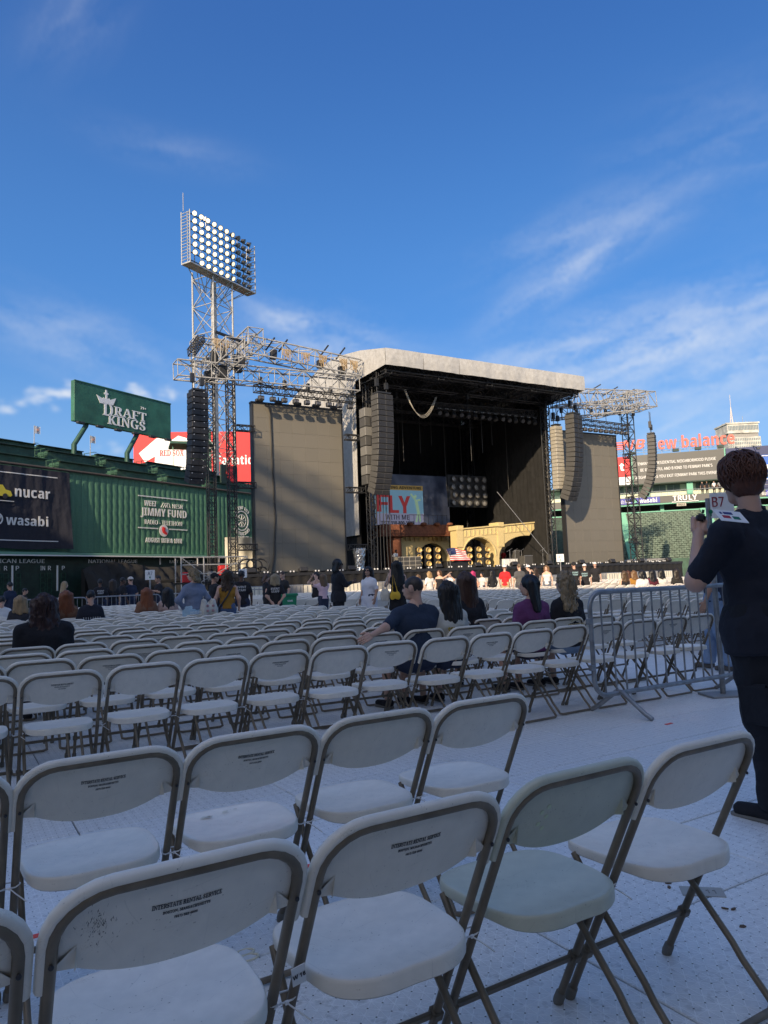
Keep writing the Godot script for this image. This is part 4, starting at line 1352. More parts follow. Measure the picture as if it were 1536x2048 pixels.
	for k in 6:
		var st := thing("lamp_stack", "black stand of three round gold lamps on the stage, %s from the left" % ["first", "second", "third", "fourth", "fifth", "sixth"][k], "lighting", on_stage(xs[k], 2.0, 2.05), STAGE_YAW, "gold lamp stands on the stage")
		obj("stand", G.new().box(Vector3(0, 0.95, -0.12), Vector3(0.5, 1.9, 0.2)), M.truss_black, st)
		for r in 3:
			obj("lamp", G.new().lathe([Vector2(0, 0.02), Vector2(0.10, 0.0), Vector2(0.13, 0.06), Vector2(0.21, 0.14), Vector2(0.23, 0.1), Vector2(0.23, 0)], 14, Vector3(0, 0.52 + r * 0.58, 0), Basis(Vector3.RIGHT, PI / 2)), M.gold, st)
	# flag thrown over the drum riser
	var fl := thing("draped_flag", "red and white striped flag with blue corner draped over the drum kit", "flag", on_stage(19.1, 2.2, 2.05), STAGE_YAW)
	var shape := func(u: float, v: float) -> Vector3:
		return Vector3(-1.1 + u * 2.2, 0.72 + v * 1.0 + 0.12 * sin(u * 5.0) * v, 0.5 - 0.6 * v + 0.08 * sin(u * 11.0 + v * 3.0))
	for k in 13:
		obj("stripe", cloth(G.new(), 16, 2, func(u: float, v: float) -> Vector3: return shape.call(u, (k + v) / 13.0)), M.red if k % 2 == 0 else M.white, fl)
	obj("canton", cloth(G.new(), 8, 6, func(u: float, v: float) -> Vector3: return shape.call(u * 0.4, 0.46 + v * 0.54) + Vector3(0, 0.01, 0.02)), M.navy_sign, fl)
	obj("drum_frame", G.new().box(Vector3(0, 0.35, -0.3), Vector3(2.6, 0.7, 1.2), Basis.IDENTITY, 0.05), M.deck_black, fl)
	# desk, cases and other gear
	var dk := thing("mixing_desk", "grey panelled desk at the left of the stage with a man behind it", "desk", on_stage(13.2, 1.0, 2.05), STAGE_YAW)
	obj("front", G.new().box(Vector3(0, 0.55, 0), Vector3(2.2, 1.1, 0.8), Basis.IDENTITY, 0.04), M.speaker_pale, dk)
	for k in 12:
		obj("panel", G.new().box(Vector3(-0.85 + (k % 4) * 0.56, 0.25 + (k / 4) * 0.33, 0.41), Vector3(0.5, 0.28, 0.03), Basis.IDENTITY, 0.01), M.speaker_grey, dk)
	var gear := [["black road case stacked with cables under the broken bridge", 23.0, 4.5, 0.9, 1.0], ["low white equipment table under the bridge's half arch", 25.4, 3.0, 1.6, 0.8], ["tall black amplifier rack right of the bridge", 27.0, 4.0, 0.7, 1.6], ["small black case beside the gold lamps", 17.8, 3.2, 0.8, 0.7], ["grey control rack near the right stage edge", 26.3, 1.6, 1.0, 1.0]]
	for q in gear:
		var c := thing("equipment_case", q[0], "equipment", on_stage(q[1], q[2], 2.05), STAGE_YAW, "cases on the stage")
		var pale: bool = q[0].contains("white")
		obj("body", G.new().box(Vector3(0, q[4] / 2, 0), Vector3(q[3], q[4], 0.7), Basis.IDENTITY, 0.03), M.white if pale else M.speaker_grey, c)
		obj("edge_trim", G.new().box(Vector3(0, q[4] + 0.01, 0.34), Vector3(q[3], 0.05, 0.05)).box(Vector3(0, 0.03, 0.34), Vector3(q[3], 0.05, 0.05)), M.steel, c)
	for k in 7:
		var mp: float = [23.4, 24.6, 25.9, 27.2, 14.6, 18.0, 30.6][k]
		var ms := thing("microphone_stand", "slim microphone stand on the stage, %s from the left" % ["sixth", "fifth", "fourth", "third", "first", "second", "last"][k], "stand", on_stage(mp, 0.4 + (k % 3) * 0.7, 2.05), STAGE_YAW, "microphone stands on the stage")
		obj("pole", G.new().bar(Vector3.ZERO, Vector3(0.05, 1.5, 0), 0.02), M.steel, ms)
		obj("boom", G.new().bar(Vector3(-0.3, 1.35, 0), Vector3(0.35, 1.65, 0), 0.015), M.steel, ms)
		obj("foot", G.new().lathe([Vector2(0, 0.06), Vector2(0.2, 0.04), Vector2(0.22, 0)], 10), M.truss_black, ms)
	var foil := thing("foil_wrapped_case", "crinkled silver foil bundle standing at the left of the stage", "bundle", on_stage(8.0, -0.6, 2.05), STAGE_YAW)
	var fn := FastNoiseLite.new()
	fn.seed = 8
	fn.frequency = 1.6
	obj("foil", cloth(G.new(), 24, 16, func(u: float, v: float) -> Vector3:
		var a := -u * TAU
		var r := 0.34 + 0.18 * v * v + 0.12 * fn.get_noise_3d(cos(a) * 1.5, v * 4.0, sin(a) * 1.5)
		return Vector3(cos(a) * r, v * 1.75, sin(a) * r)), M.foil, foil)
	obj("core", G.new().box(Vector3(0, 0.8, 0), Vector3(0.4, 1.5, 0.4)), M.truss_black, foil)
	var strut := thing("brace_pole", "long thin diagonal pole leaning across the right of the stage mouth", "pole", on_stage(26.6, -1.0), STAGE_YAW)
	obj("pole", G.new().bar(Vector3(0, 3.0, 0), Vector3(-5.1, 8.5, -0.3), 0.03, 6), M.pole_grey, strut)
	obj("foot_block", G.new().box(Vector3(0.05, 2.5, 0), Vector3(0.3, 1.1, 0.3)), M.speaker_grey, strut)
	# equipment by the towers at left
	var pl2 := thing("equipment_scaffold", "pale scaffold platform with red gear below the left towers", "scaffold", on_stage(-3.5, -1.5), STAGE_YAW)
	for x in [-2.2, -0.7, 0.8, 2.3]:
		for z in [0.0, -1.5]:
			obj("post", G.new().bar(Vector3(x, 0, z), Vector3(x, 3.3, z), 0.05, 6), M.truss_white, pl2)
	for y in [1.0, 1.6, 2.2, 2.8, 3.3]:
		obj("rail", G.new().bar(Vector3(-2.2, y, 0), Vector3(2.3, y, 0), 0.04, 6), M.truss_white, pl2)
	obj("brace", G.new().bar(Vector3(-2.2, 1.0, 0), Vector3(2.3, 3.3, 0), 0.035).bar(Vector3(-2.2, 3.3, 0), Vector3(0.8, 1.0, 0), 0.035), M.truss_white, pl2)
	obj("platform", G.new().box(Vector3(0, 1.6, -0.75), Vector3(4.6, 0.1, 1.6)), M.truss_black, pl2)
	for k in 5:
		obj("gear_box", G.new().box(Vector3(-1.7 + k * 0.85, 2.0 + 0.2 * (k % 2), -0.8), Vector3(0.6, 0.7 + 0.4 * (k % 2), 0.6), Basis.IDENTITY, 0.04), [M.red, M.truss_black, M.steel][k % 3], pl2)
	var gen := thing("cable_heap", "heap of coiled black cables beside the left video screen", "cable", on_stage(-0.9, -2.0), STAGE_YAW)
	for k in 9:
		var lp: Array = []
		for i in 12:
			var a := TAU * i / 12
			lp.append(Vector3(cos(a) * 0.55 + (k % 3 - 1) * 0.5, 1.5 + sin(a) * 0.5 + (k / 3) * 0.55, 0.15 * sin(a * 2 + k)))
		obj("coil", G.new().tube(lp, 0.06, 5, false, true), M.truss_black, gen)
	obj("rack", G.new().box(Vector3(0, 0.6, -0.3), Vector3(1.9, 1.2, 0.5)), M.truss_black, gen)
	var wt := thing("white_tent_wall", "cream tent sheeting behind the left video screen", "tent", on_stage(0.5, 4.0), STAGE_YAW)
	obj("sheet", cloth(G.new(), 30, 6, func(u: float, v: float) -> Vector3: return Vector3(-1.5 + u * 3.6, v * 5.0, 0.08 * sin(u * 20.0))), M.cream, wt)


# ---------------------------------------------------------------- right-hand side: bleachers, boards, city

func make_bleachers() -> void:
	var t := thing("bleachers", "sunlit bank of empty dark green bleacher seats with green stairs", "bleachers", STAND_O, STAND_YAW)
	obj("concourse_floor", G.new().box(Vector3(4, 4.65, -3), Vector3(60, 9.3, 8)), M.paint_green_dark, t)
	var rows: Array = []
	for v in 3:
		var seat := G.new()
		for i in 46:
			var up := 0.02 * ((i * 7 + v * 3) % 4)
			seat.box(Vector3(-12.65 + i * 0.55 + v * 0.17, 0.17, 0), Vector3(0.47, 0.22 - up, 0.05))
			if (i + v) % 3:
				seat.box(Vector3(-12.65 + i * 0.55 + v * 0.17, 0.05, 0.16), Vector3(0.46, 0.04, 0.30))
		rows.append(seat.mesh(M.seat_green))
	for k in 24:
		var y := 2.6 + k * 0.285
		obj("step", G.new().box(Vector3(6, y / 2 - 0.2, 17.2 - k * 0.7), Vector3(56, y, 0.7)), M.bleacher_step, t)
		for b in 2:
			var o := inst("seat_row", rows[(k * 2 + b) % 3], t)
			o.position = Vector3([0.0, 27.5][b], y - 0.16, 17.1 - k * 0.7)
	for x in [-8.6 - 3.2, -0.2 - 1.0]:
		var st := G.new()
		for k in 24:
			st.box(Vector3(x, 2.6 + k * 0.285 + 0.04, 17.2 - k * 0.7), Vector3(0.9, 0.62, 0.72))
		obj("stair", st, M.stand_green, t)
	obj("field_fence", G.new().box(Vector3(6, 1.3, 18.2), Vector3(56, 2.6, 0.3)), M.paint_green, t)
	obj("walkway_top", G.new().box(Vector3(4, 9.42, 0.75), Vector3(58, 0.16, 0.4)), M.stand_green, t)
	for k in 8:
		obj("post", G.new().box(Vector3(-12.4 + k * 6.05, 10.1, -0.2), Vector3(0.5, 1.5, 0.5)), M.stand_green, t)
	obj("back_wall", G.new().box(Vector3(4, 10.0, -3.0), Vector3(60, 1.6, 0.3)), M.truss_black, t)
	# ribbon board
	var rb := thing("ribbon_board", "long lettered ribbon board above the bleachers, purple and grey sections", "sign", on_stand(4, -1.5, 0), STAND_YAW)
	obj("board", G.new().box(Vector3(0, 11.0, -0.2), Vector3(60, 0.95, 0.3)), M.board_grey, rb)
	for q in [[-13.4, 5.4], [5.3, 5.4], [14.0, 5.0]]:
		obj("purple_section", G.new().box(Vector3(q[0], 11.0, -0.02), Vector3(q[1], 0.86, 0.08)), M.blue_sign, rb)
		lettering("wasabi", Vector3(q[0] + 1.15, 11.0, 0.03), 2.3, 0.62, M.white, rb)
		obj("emblem", disc(G.new(), Vector3(q[0] - 0.6, 11.0, 0.03), 0.3, 0.03, 16), M.stand_green, rb)
		lettering("World's New", Vector3(q[0] - 2.2, 10.97, 0.03), 2.1, 0.5, M.white, rb, false)
	lettering("TRULY", Vector3(-7.5, 11.05, 0.03), 3.1, 0.70, M.white, rb)
	obj("underline", G.new().box(Vector3(-7.5, 10.52, 0.05), Vector3(3.4, 0.09, 0.08)), M.white, rb)
	obj("small_sign", G.new().box(Vector3(-8.0, 10.15, 0.0), Vector3(1.2, 0.42, 0.1)), M.speaker_pale, rb)
	lettering("TRULY", Vector3(-8.0, 10.15, 0.06), 0.9, 0.24, M.print_black, rb)
	obj("deck_edge", G.new().box(Vector3(0, 10.42, -0.4), Vector3(60, 0.18, 0.6)), M.stand_green, rb)
	# club level with glass, pale wall, green piers
	var cl := thing("club_level", "glazed pale club level with green piers under the big scoreboard", "building", on_stand(4, 0.0, 0), STAND_YAW)
	obj("pale_wall", G.new().box(Vector3(0, 12.4, -2.4), Vector3(60, 2.2, 0.3)), M.pale_wall, cl)
	obj("balcony_floor", G.new().box(Vector3(0, 11.45, -0.6), Vector3(60, 0.16, 3.2)), M.stand_green, cl)
	obj("soffit", G.new().box(Vector3(0, 13.42, -1.2), Vector3(60, 0.14, 2.8)), M.paint_green_dark, cl)
	for k in 14:
		var x := -16.0 + k * 1.9
		if k % 3 == 2:
			obj("pier", G.new().box(Vector3(x, 12.4, -0.5), Vector3(0.8, 1.95, 0.5)), M.stand_green, cl)
		else:
			var wd := obj("window", G.new().box(Vector3(x, 12.95, -2.2), Vector3(1.7, 0.75, 0.06)), M.glass, cl)
			obj("mullion", G.new().box(Vector3(x, 12.95, -2.14), Vector3(0.07, 0.75, 0.06)).box(Vector3(x, 12.55, -2.14), Vector3(1.7, 0.06, 0.06)), M.pole_grey, wd)
	var rail := G.new()
	for k in 40:
		rail.bar(Vector3(-20 + k * 0.8, 11.5, 0.9), Vector3(-20 + k * 0.8, 12.2, 0.9), 0.03)
	rail.bar(Vector3(-20, 12.2, 0.9), Vector3(12, 12.2, 0.9), 0.04)
	obj("railing", rail, M.pole_grey, cl)
	# scoreboard with message
	var sb := thing("message_board", "dark grey scoreboard with three lines of white lettering", "scoreboard", on_stand(-3.85, 0.0, 0), STAND_YAW)
	obj("panel", G.new().box(Vector3(0, 15.5, -0.3), Vector3(12.1, 4.2, 0.6)), M.board_grey, sb)
	obj("frame", G.new().box(Vector3(6.1, 15.5, -0.3), Vector3(0.16, 4.4, 0.7)).box(Vector3(-6.1, 15.5, -0.3), Vector3(0.16, 4.4, 0.7)), M.stand_green, sb)
	lettering("FENWAY IS A RESIDENTIAL NEIGHBORHOOD PLEASE", Vector3(-0.3, 16.35, 0.02), 10.4, 0.40, M.white, sb, false)
	lettering("BE RESPECTFUL AND B KIND TO FENWAY PARK'S", Vector3(-0.3, 15.45, 0.02), 9.4, 0.40, M.white, sb, false)
	lettering("NEIGHBORS AS YOU EXIT FENWAY PARK THIS EVENING", Vector3(-0.2, 14.42, 0.02), 11.2, 0.40, M.white, sb, false)
	var rp := thing("red_sign_panel", "red and white sign panel at the left end of the scoreboard", "sign", on_stand(-12.2, 0.3, 0), STAND_YAW)
	obj("red_panel", G.new().box(Vector3(0, 16.1, 0), Vector3(4.0, 2.9, 0.4)), M.red, rp)
	obj("white_panel", G.new().box(Vector3(0, 14.1, 0), Vector3(4.0, 1.1, 0.4)), M.white, rp)
	lettering("t", Vector3(0.9, 16.1, 0.22), 0.7, 1.1, M.white, rp)
	var fb := thing("blue_sign_board", "navy sign board with a blue oval emblem right of the scoreboard", "sign", on_stand(7.0, 0.0, 0), STAND_YAW)
	obj("panel", G.new().box(Vector3(0, 14.5, -0.3), Vector3(9.2, 6.2, 0.6)), M.navy_sign, fb)
	var el := G.new()
	for i in 40:
		var a0 := TAU * i / 40
		var a1 := TAU * (i + 1) / 40
		el.tri(Vector3(0, 14.6, 0.06), Vector3(cos(a0) * 3.4, 14.6 + sin(a0) * 1.75, 0.06), Vector3(cos(a1) * 3.4, 14.6 + sin(a1) * 1.75, 0.06), Vector3.BACK, Vector3.BACK, Vector3.BACK)
	obj("oval_emblem", el, M.ford_blue, fb)
	var el2 := G.new()
	var lp: Array = []
	for i in 40:
		lp.append(Vector3(cos(TAU * i / 40) * 3.25, 14.6 + sin(TAU * i / 40) * 1.6, 0.1))
	obj("oval_line", el2.tube(lp, 0.06, 5, false, true), M.white, fb)
	lettering("Ford", Vector3(0, 14.6, 0.1), 4.2, 1.7, M.white, fb, false, true, 0.04, 0.25)
	for k in 4:
		obj("sign_lamp", G.new().bar(Vector3(-3.4 + k * 2.2, 17.7, 0), Vector3(-3.1 + k * 2.2, 17.2, 1.2), 0.05).box(Vector3(-3.0 + k * 2.2, 17.1, 1.3), Vector3(0.4, 0.25, 0.5)), M.truss_black, fb)
	# red letters on the scoreboard's top
	var nb := thing("rooftop_letters", "coral red open lettering and winged emblem standing on top of the scoreboard", "sign", on_stand(-3.8, 0.0, 0), STAND_YAW)
	lettering("new balance", Vector3(1.9, 19.05, 0), 11.0, 1.75, M.coral, nb, true, false, 0.25)
	lettering("NB", Vector3(-5.7, 19.15, 0), 2.9, 1.3, M.coral, nb, true, false, 0.25, 0.3)
	for k in 4:
		obj("emblem_bar", G.new().box(Vector3(-7.4 - 0.12 * k, 19.6 - k * 0.32, 0.1), Vector3(1.3, 0.16, 0.2)), M.coral, nb)
	for y in [18.0, 18.35, 19.2]:
		obj("support_rail", G.new().bar(Vector3(-8.0, y, -0.2), Vector3(7.6, y, -0.2), 0.04), M.pole_grey, nb)
	for k in 14:
		obj("support_post", G.new().bar(Vector3(-8.0 + k * 1.2, 17.6, -0.2), Vector3(-8.0 + k * 1.2, 19.4, -0.2), 0.04), M.pole_grey, nb)
	for k in 5:
		obj("rooftop_box", G.new().box(Vector3(-6.0 + k * 2.9, 17.95, -0.1), Vector3(0.8, 0.4, 0.5)), M.paint_green_dark, nb)
	# dugout wall, tents and equipment on the field in front of the bleachers
	var ft := [["white equipment trailer parked before the bleachers", 40.5, 3.0, 4.6, 2.2, 0], ["low white tent right of the right screen", 45.2, 4.0, 4.0, 2.3, 0], ["small red-roofed cart right of the right screen", 38.6, 4.5, 2.0, 2.4, 1]]
	for q in ft:
		var c := thing("field_tent", q[0], "equipment", on_stage(q[1], q[2]), STAGE_YAW, "equipment before the bleachers")
		obj("body", G.new().box(Vector3(0, q[4] / 2, 0), Vector3(q[3], q[4], 2.0), Basis.IDENTITY, 0.06), M.white, c)
		obj("roof", G.new().box(Vector3(0, q[4] + 0.12, 0), Vector3(q[3] + 0.2, 0.24, 2.2), Basis.IDENTITY, 0.05), M.red if q[5] == 1 else M.concrete, c)
		for k in 4:
			obj("panel", G.new().box(Vector3((k - 1.5) * q[3] / 4, q[4] / 2, 1.02), Vector3(q[3] / 4 - 0.08, q[4] * 0.86, 0.04)), M.white, c)
	for k in 2:
		var lp2 := thing("field_lamp_post", ["short lamp post standing before the bleachers", "thin dark flagpole standing before the bleachers"][k], "post", on_stand([2.3, 0.6][k], -22.0), STAND_YAW)
		obj("pole", G.new().bar(Vector3.ZERO, Vector3(0, [4.2, 3.2][k], 0), 0.07, 6), [M.pole_grey, M.truss_black][k], lp2)
		obj("head", G.new().ball(Vector3(0, [4.3, 2.6][k], 0), Vector3(0.35, 0.25, 0.35) if k == 0 else Vector3(0.3, 0.7, 0.2)), [M.white, M.truss_black][k], lp2)


func make_far_city() -> void:
	var t := thing("office_tower", "distant pale office tower with gridded windows and a roof mast", "tower", Vector3(579, 0, -1171), 0.0)
	obj("shaft", G.new().box(Vector3(0, 104, 0), Vector3(52, 208, 42)), M.tower_pale, t)
	obj("plant_floor", G.new().box(Vector3(0, 211, 0), Vector3(48, 6, 38)), M.concrete, t)
	obj("crown", G.new().box(Vector3(-1, 222, 0), Vector3(50, 15, 42)), M.tower_pale, t)
	obj("roof_slab", G.new().box(Vector3(-1, 230.6, 0), Vector3(53, 2.2, 45)), M.tower_pale, t)
	var wm := G.new().box(Vector3(0, 0, 0), Vector3(1.5, 4.0, 0.5)).mesh(M.glass)
	for k in 20:
		var o := inst("crown_window", wm, t)
		o.position = Vector3(-23.5 + k * 2.4, 223, 21.1)
		o.scale = Vector3(1.1, 1.9, 1)
	for r in 6:
		for k in 18:
			var o := inst("window", wm, t)
			o.position = Vector3(-24.2 + k * 2.85, 204 - r * 6.0, 21.1)
	for r in 6:
		for k in 8:
			var o := inst("window", wm, t)
			o.position = Vector3(-26.1, 204 - r * 6.0, -17.5 + k * 5.0)
			o.rotation.y = PI / 2
	var mast := G.new()
	for k in 3:
		mast.bar(Vector3(-8 + (k - 1) * 2.5, 232, (k % 2) * 3), Vector3(-8, 262, 0.8), 0.7)
	for k in 7:
		mast.bar(Vector3(-10.5 + k * 0.3, 234 + k * 4, 0), Vector3(-5.5 - k * 0.3, 236 + k * 4, 0), 0.4)
	mast.bar(Vector3(-8, 260, 0.8), Vector3(-8, 282, 0.8), 0.4)
	obj("mast", mast, mat(0.55, 0.5, 0.48), t)
	for q in [[-2, 8], [4, 6], [10, 14], [15, 7], [20, 6], [-18, 5]]:
		obj("aerial", G.new().bar(Vector3(q[0], 232, 0), Vector3(q[0], 232 + q[1], 0), 0.35), M.pole_grey, t)
	for q in [[-18, 6], [0, 5], [14, 8]]:
		obj("rooftop_box", G.new().box(Vector3(q[0], 233.5, -5), Vector3(q[1], 3, 6)), M.concrete, t)

# ---------------------------------------------------------------- folding chairs

func chair_frame_path(inset := 0.0, fwd := 0.0) -> Array:
	# one bent tube: right front foot, up and back, round the top corners, down to the left front foot
	var d := Vector3(0, 0.79, 0.40).normalized()
	var nrm := Vector3(0, 0.40, -0.79).normalized() * fwd
	var base := Vector3(0, 0.0, -0.20)
	var w := 0.222 + inset
	var top := 0.868 + inset
	var r := 0.095 + inset * 0.6
	var pts: Array = []
	var right: Array = []
	right.append(base + d * 0.03 + Vector3(w, 0, 0) + nrm)
	right.append(base + d * 0.45 + Vector3(w, 0, 0) + nrm)
	for k in 7:
		var a := PI / 2 * k / 6
		right.append(base + d * (top - r + r * sin(a)) + Vector3(w - r + r * cos(a), 0, 0) + nrm)
	for p in right:
		pts.append(p)
	for i in range(right.size() - 1, -1, -1):
		pts.append(Vector3(-right[i].x, right[i].y, right[i].z))
	return pts


func back_point(u: float, v: float) -> Vector3:
	# the moulded back: u across (-1..1), v down (0..1); hollow towards the sitter
	var d := Vector3(0, 0.79, 0.40).normalized()
	var nrm := Vector3(0, -0.40, 0.79).normalized()
	var au := absf(u)
	var top := 0.870 - 0.085 * pow(maxf(0.0, (au - 0.60) / 0.40), 2.6)
	var bot := 0.655 + 0.075 * pow(au, 2.4) - (0.02 * smoothstep(0.86, 0.97, au))
	var t := lerpf(top, bot, v)
	var off := -0.008 + 0.016 * (1.0 - u * u) * sin(PI * clampf(v * 0.8 + 0.15, 0, 1))
	return Vector3(u * 0.221, 0, -0.20) + d * t + nrm * off


func make_chair_meshes() -> Dictionary:
	var out := {}
	# frame
	out.frame = G.new().tube(chair_frame_path(), 0.0115, 8)
	# rolled plastic edge that wraps the tube round the back
	var rim := chair_frame_path(0.010, 0.006)
	var rp: Array = []
	var d := Vector3(0, 0.79, 0.40).normalized()
	for i in range(2, rim.size() - 2):
		if i == 2:
			rp.append(rim[2] - d * 0.105)
		rp.append(rim[i])
	rp.append(rim[rim.size() - 3] - d * 0.105)
	var rg := G.new().tube(rp, 0.0128, 9)
	# panel, two faces
	var cols := 26
	var rows := 9
	for side in 2:
		var off := Vector3(0, 0.40, -0.79).normalized() * 0.005 * side
		cloth(rg, cols, rows, func(u: float, v: float) -> Vector3: return back_point((u * 2 - 1), v) + off)
	for i in cols:
		var a := back_point(i * 2.0 / cols - 1, 1.0)
		var b := back_point((i + 1) * 2.0 / cols - 1, 1.0)
		var o := Vector3(0, 0.40, -0.79).normalized() * 0.005
		rg.quad(a, b, b + o, a + o, Vector3.DOWN)
	# gussets in the lower corners
	for s in [-1.0, 1.0]:
		var p := back_point(0.82 * s, 0.62)
		var q := back_point(0.80 * s, 1.0)
		var e := Vector3(0.222 * s, q.y + 0.012, q.z + 0.016)
		var nn := Vector3(0.0, -0.45, 0.89)
		rg.tri(p, q, e, nn, nn, nn)
		rg.tri(q, e, back_point(0.97 * s, 1.0), Vector3.DOWN, Vector3.DOWN, Vector3.DOWN)
		var f := p + Vector3(0.008 * s, 0.0, 0.022)
		rg.tri(p, q, f + (q - p) * 0.9, Vector3(-s, 0, 0), Vector3(-s, 0, 0), Vector3(-s, 0, 0))
	out.back = rg
	# seat: dished pad with rounded edges and a turned-down lip
	var sg := G.new()
	var seg := 40
	var prof := [[0.0, -0.012, 0.0], [0.35, -0.010, 0.0], [0.65, -0.005, 0.0], [0.88, 0.002, 0.0], [0.972, 0.003, 0.0], [0.993, 0.0, 0.0], [1.0, -0.007, 0.0], [1.0, -0.024, 0.0], [0.992, -0.027, 0.0], [0.95, -0.022, 0.0], [0.5, -0.020, 0.0], [0.0, -0.020, 0.0]]
	var sp := func(k: int, j: int) -> Vector3:
		var a := TAU * k / seg
		var c := cos(a)
		var s := sin(a)
		var ex := 2.0 / 3.4
		var x := signf(c) * pow(absf(c), ex) * 0.207
		var z := signf(s) * pow(absf(s), ex) * 0.205
		x *= 1.0 - 0.06 * (z + 0.205) / 0.41
		if z > 0.12 and prof[j][0] > 0.9:
			z -= 0.002 * cos(x * 45.0)
		var r: float = prof[j][0]
		var y: float = 0.452 + prof[j][1] + 0.012 * pow(clampf(-z / 0.205, 0.0, 1.0), 2.0) * -1.0 * r
		if j >= 7 and j <= 8:
			y -= 0.010 * smoothstep(0.08, 0.2, z)
		return Vector3(x * r, y, z * r - 0.055)
	for j in prof.size() - 1:
		for k in seg:
			var a: Vector3 = sp.call(k, j)
			var b: Vector3 = sp.call((k + 1) % seg, j)
			var c: Vector3 = sp.call((k + 1) % seg, j + 1)
			var e: Vector3 = sp.call(k, j + 1)
			var nrm := func(kk: int, jj: int) -> Vector3:
				var p0: Vector3 = sp.call(kk, maxi(jj - 1, 0))
				var p1: Vector3 = sp.call(kk, mini(jj + 1, prof.size() - 1))
				var q0: Vector3 = sp.call((kk - 1 + seg) % seg, jj)
				var q1: Vector3 = sp.call((kk + 1) % seg, jj)
				var n: Vector3 = (q1 - q0).cross(p1 - p0)
				if n.length() < 1e-9:
					return Vector3.UP if jj < 6 else Vector3.DOWN
				return n.normalized() if jj < 6 or jj > 6 else n.normalized()
			var na: Vector3 = nrm.call(k, j)
			if j < 5 and na.y < 0 or j > 9 and na.y > 0:
				sg.squad(a, b, c, e, -na, -nrm.call((k + 1) % seg, j), -nrm.call((k + 1) % seg, j + 1), -nrm.call(k, j + 1))
			else:
				sg.squad(a, b, c, e, na, nrm.call((k + 1) % seg, j), nrm.call((k + 1) % seg, j + 1), nrm.call(k, j + 1))
	out.seat = sg
	# rear legs: two bent tubes joined by a bar along the floor
	var rl := G.new()
	var lp: Array = []
	for q in [[0.425, -0.17], [0.30, -0.075], [0.15, 0.07], [0.11, 0.10], [0.045, 0.165], [0.022, 0.185]]:
		lp.append(Vector3(0.196, q[0], q[1]))
	lp.append(Vector3(0.17, 0.016, 0.195))
	for i in range(lp.size() - 1, -1, -1):
		lp.append(Vector3(-lp[i].x, lp[i].y, lp[i].z))
	rl.tube(lp, 0.0105, 7)
	out.rear = rl
	out.cross = G.new().box(Vector3(0, 0.165, -0.118), Vector3(0.43, 0.022, 0.012), Basis(Vector3.RIGHT, 0.45), 0.003)
	for s in [-1, 1]:
		out.cross.box(Vector3(0.222 * s, 0.165, -0.117), Vector3(0.032, 0.028, 0.032), Basis(Vector3.RIGHT, 0.45), 0.004)
	out.foot = G.new().lathe([Vector2(0, -0.002), Vector2(0.014, 0.0), Vector2(0.0165, 0.012), Vector2(0.0155, 0.04), Vector2(0.0125, 0.046)], 10)
	return out


func simple_chair(plastic: Material) -> ArrayMesh:
	# the same chair with fewer faces, for the far rows
	var p := G.new()
	var rim := chair_frame_path(0.010, 0.006)
	var rp: Array = []
	for i in [2, 4, 6, 8]:
		rp.append(rim[i])
	for i in [9, 11, 13, 15]:
		rp.append(rim[i])
	p.tube(rp, 0.0150, 5)
	cloth(p, 8, 2, func(u: float, v: float) -> Vector3: return back_point(u * 2 - 1, v))
	p.box(Vector3(0, 0.432, -0.055), Vector3(0.40, 0.035, 0.40), Basis.IDENTITY, 0.012)
	var m := G.new()
	for s in [-1, 1]:
		m.bar(Vector3(0.222 * s, 0.0, -0.20), Vector3(0.222 * s, 0.72, 0.16), 0.0115, 4)
		m.tube([Vector3(0.196 * s, 0.425, -0.17), Vector3(0.196 * s, 0.11, 0.10), Vector3(0.19 * s, 0.0, 0.19)], 0.0105, 4, false)
	m.bar(Vector3(-0.19, 0.018, 0.19), Vector3(0.19, 0.018, 0.19), 0.0105, 4)
	m.bar(Vector3(-0.22, 0.165, -0.118), Vector3(0.22, 0.165, -0.118), 0.010, 4)
	var mm := p.mesh(plastic)
	m.mesh(M.chair_tube, mm)
	return mm


func back_print() -> ArrayMesh:
	# three printed lines, laid on the curved back
	var am := ArrayMesh.new()
	for q in [["INTERSTATE RENTAL SERVICE", 0.126, 0.0095, 0.30], ["BOSTON, MASSACHUSETTS", 0.086, 0.0070, 0.375], ["(617) 522-6000", 0.042, 0.0065, 0.44]]:
		var v0: float = q[3]
		var m := text_mesh(q[0], q[1], q[2], M.print_black, true, true, 0.0006, 0.0, func(p: Vector3) -> Vector3:
			return back_point(p.x / 0.221, v0 - p.y / 0.21) + Vector3(0, -0.40, 0.79).normalized() * (0.0006 + p.z))
		var a := m.surface_get_arrays(0)
		var nn: PackedVector3Array = a[Mesh.ARRAY_NORMAL]
		for i in nn.size():
			nn[i] = Vector3(0, -0.45, 0.89)
		a[Mesh.ARRAY_NORMAL] = nn
		am.add_surface_from_arrays(Mesh.PRIMITIVE_TRIANGLES, a)
		am.surface_set_material(am.get_surface_count() - 1, M.print_black)
	return am


var chairs_by_label := {}


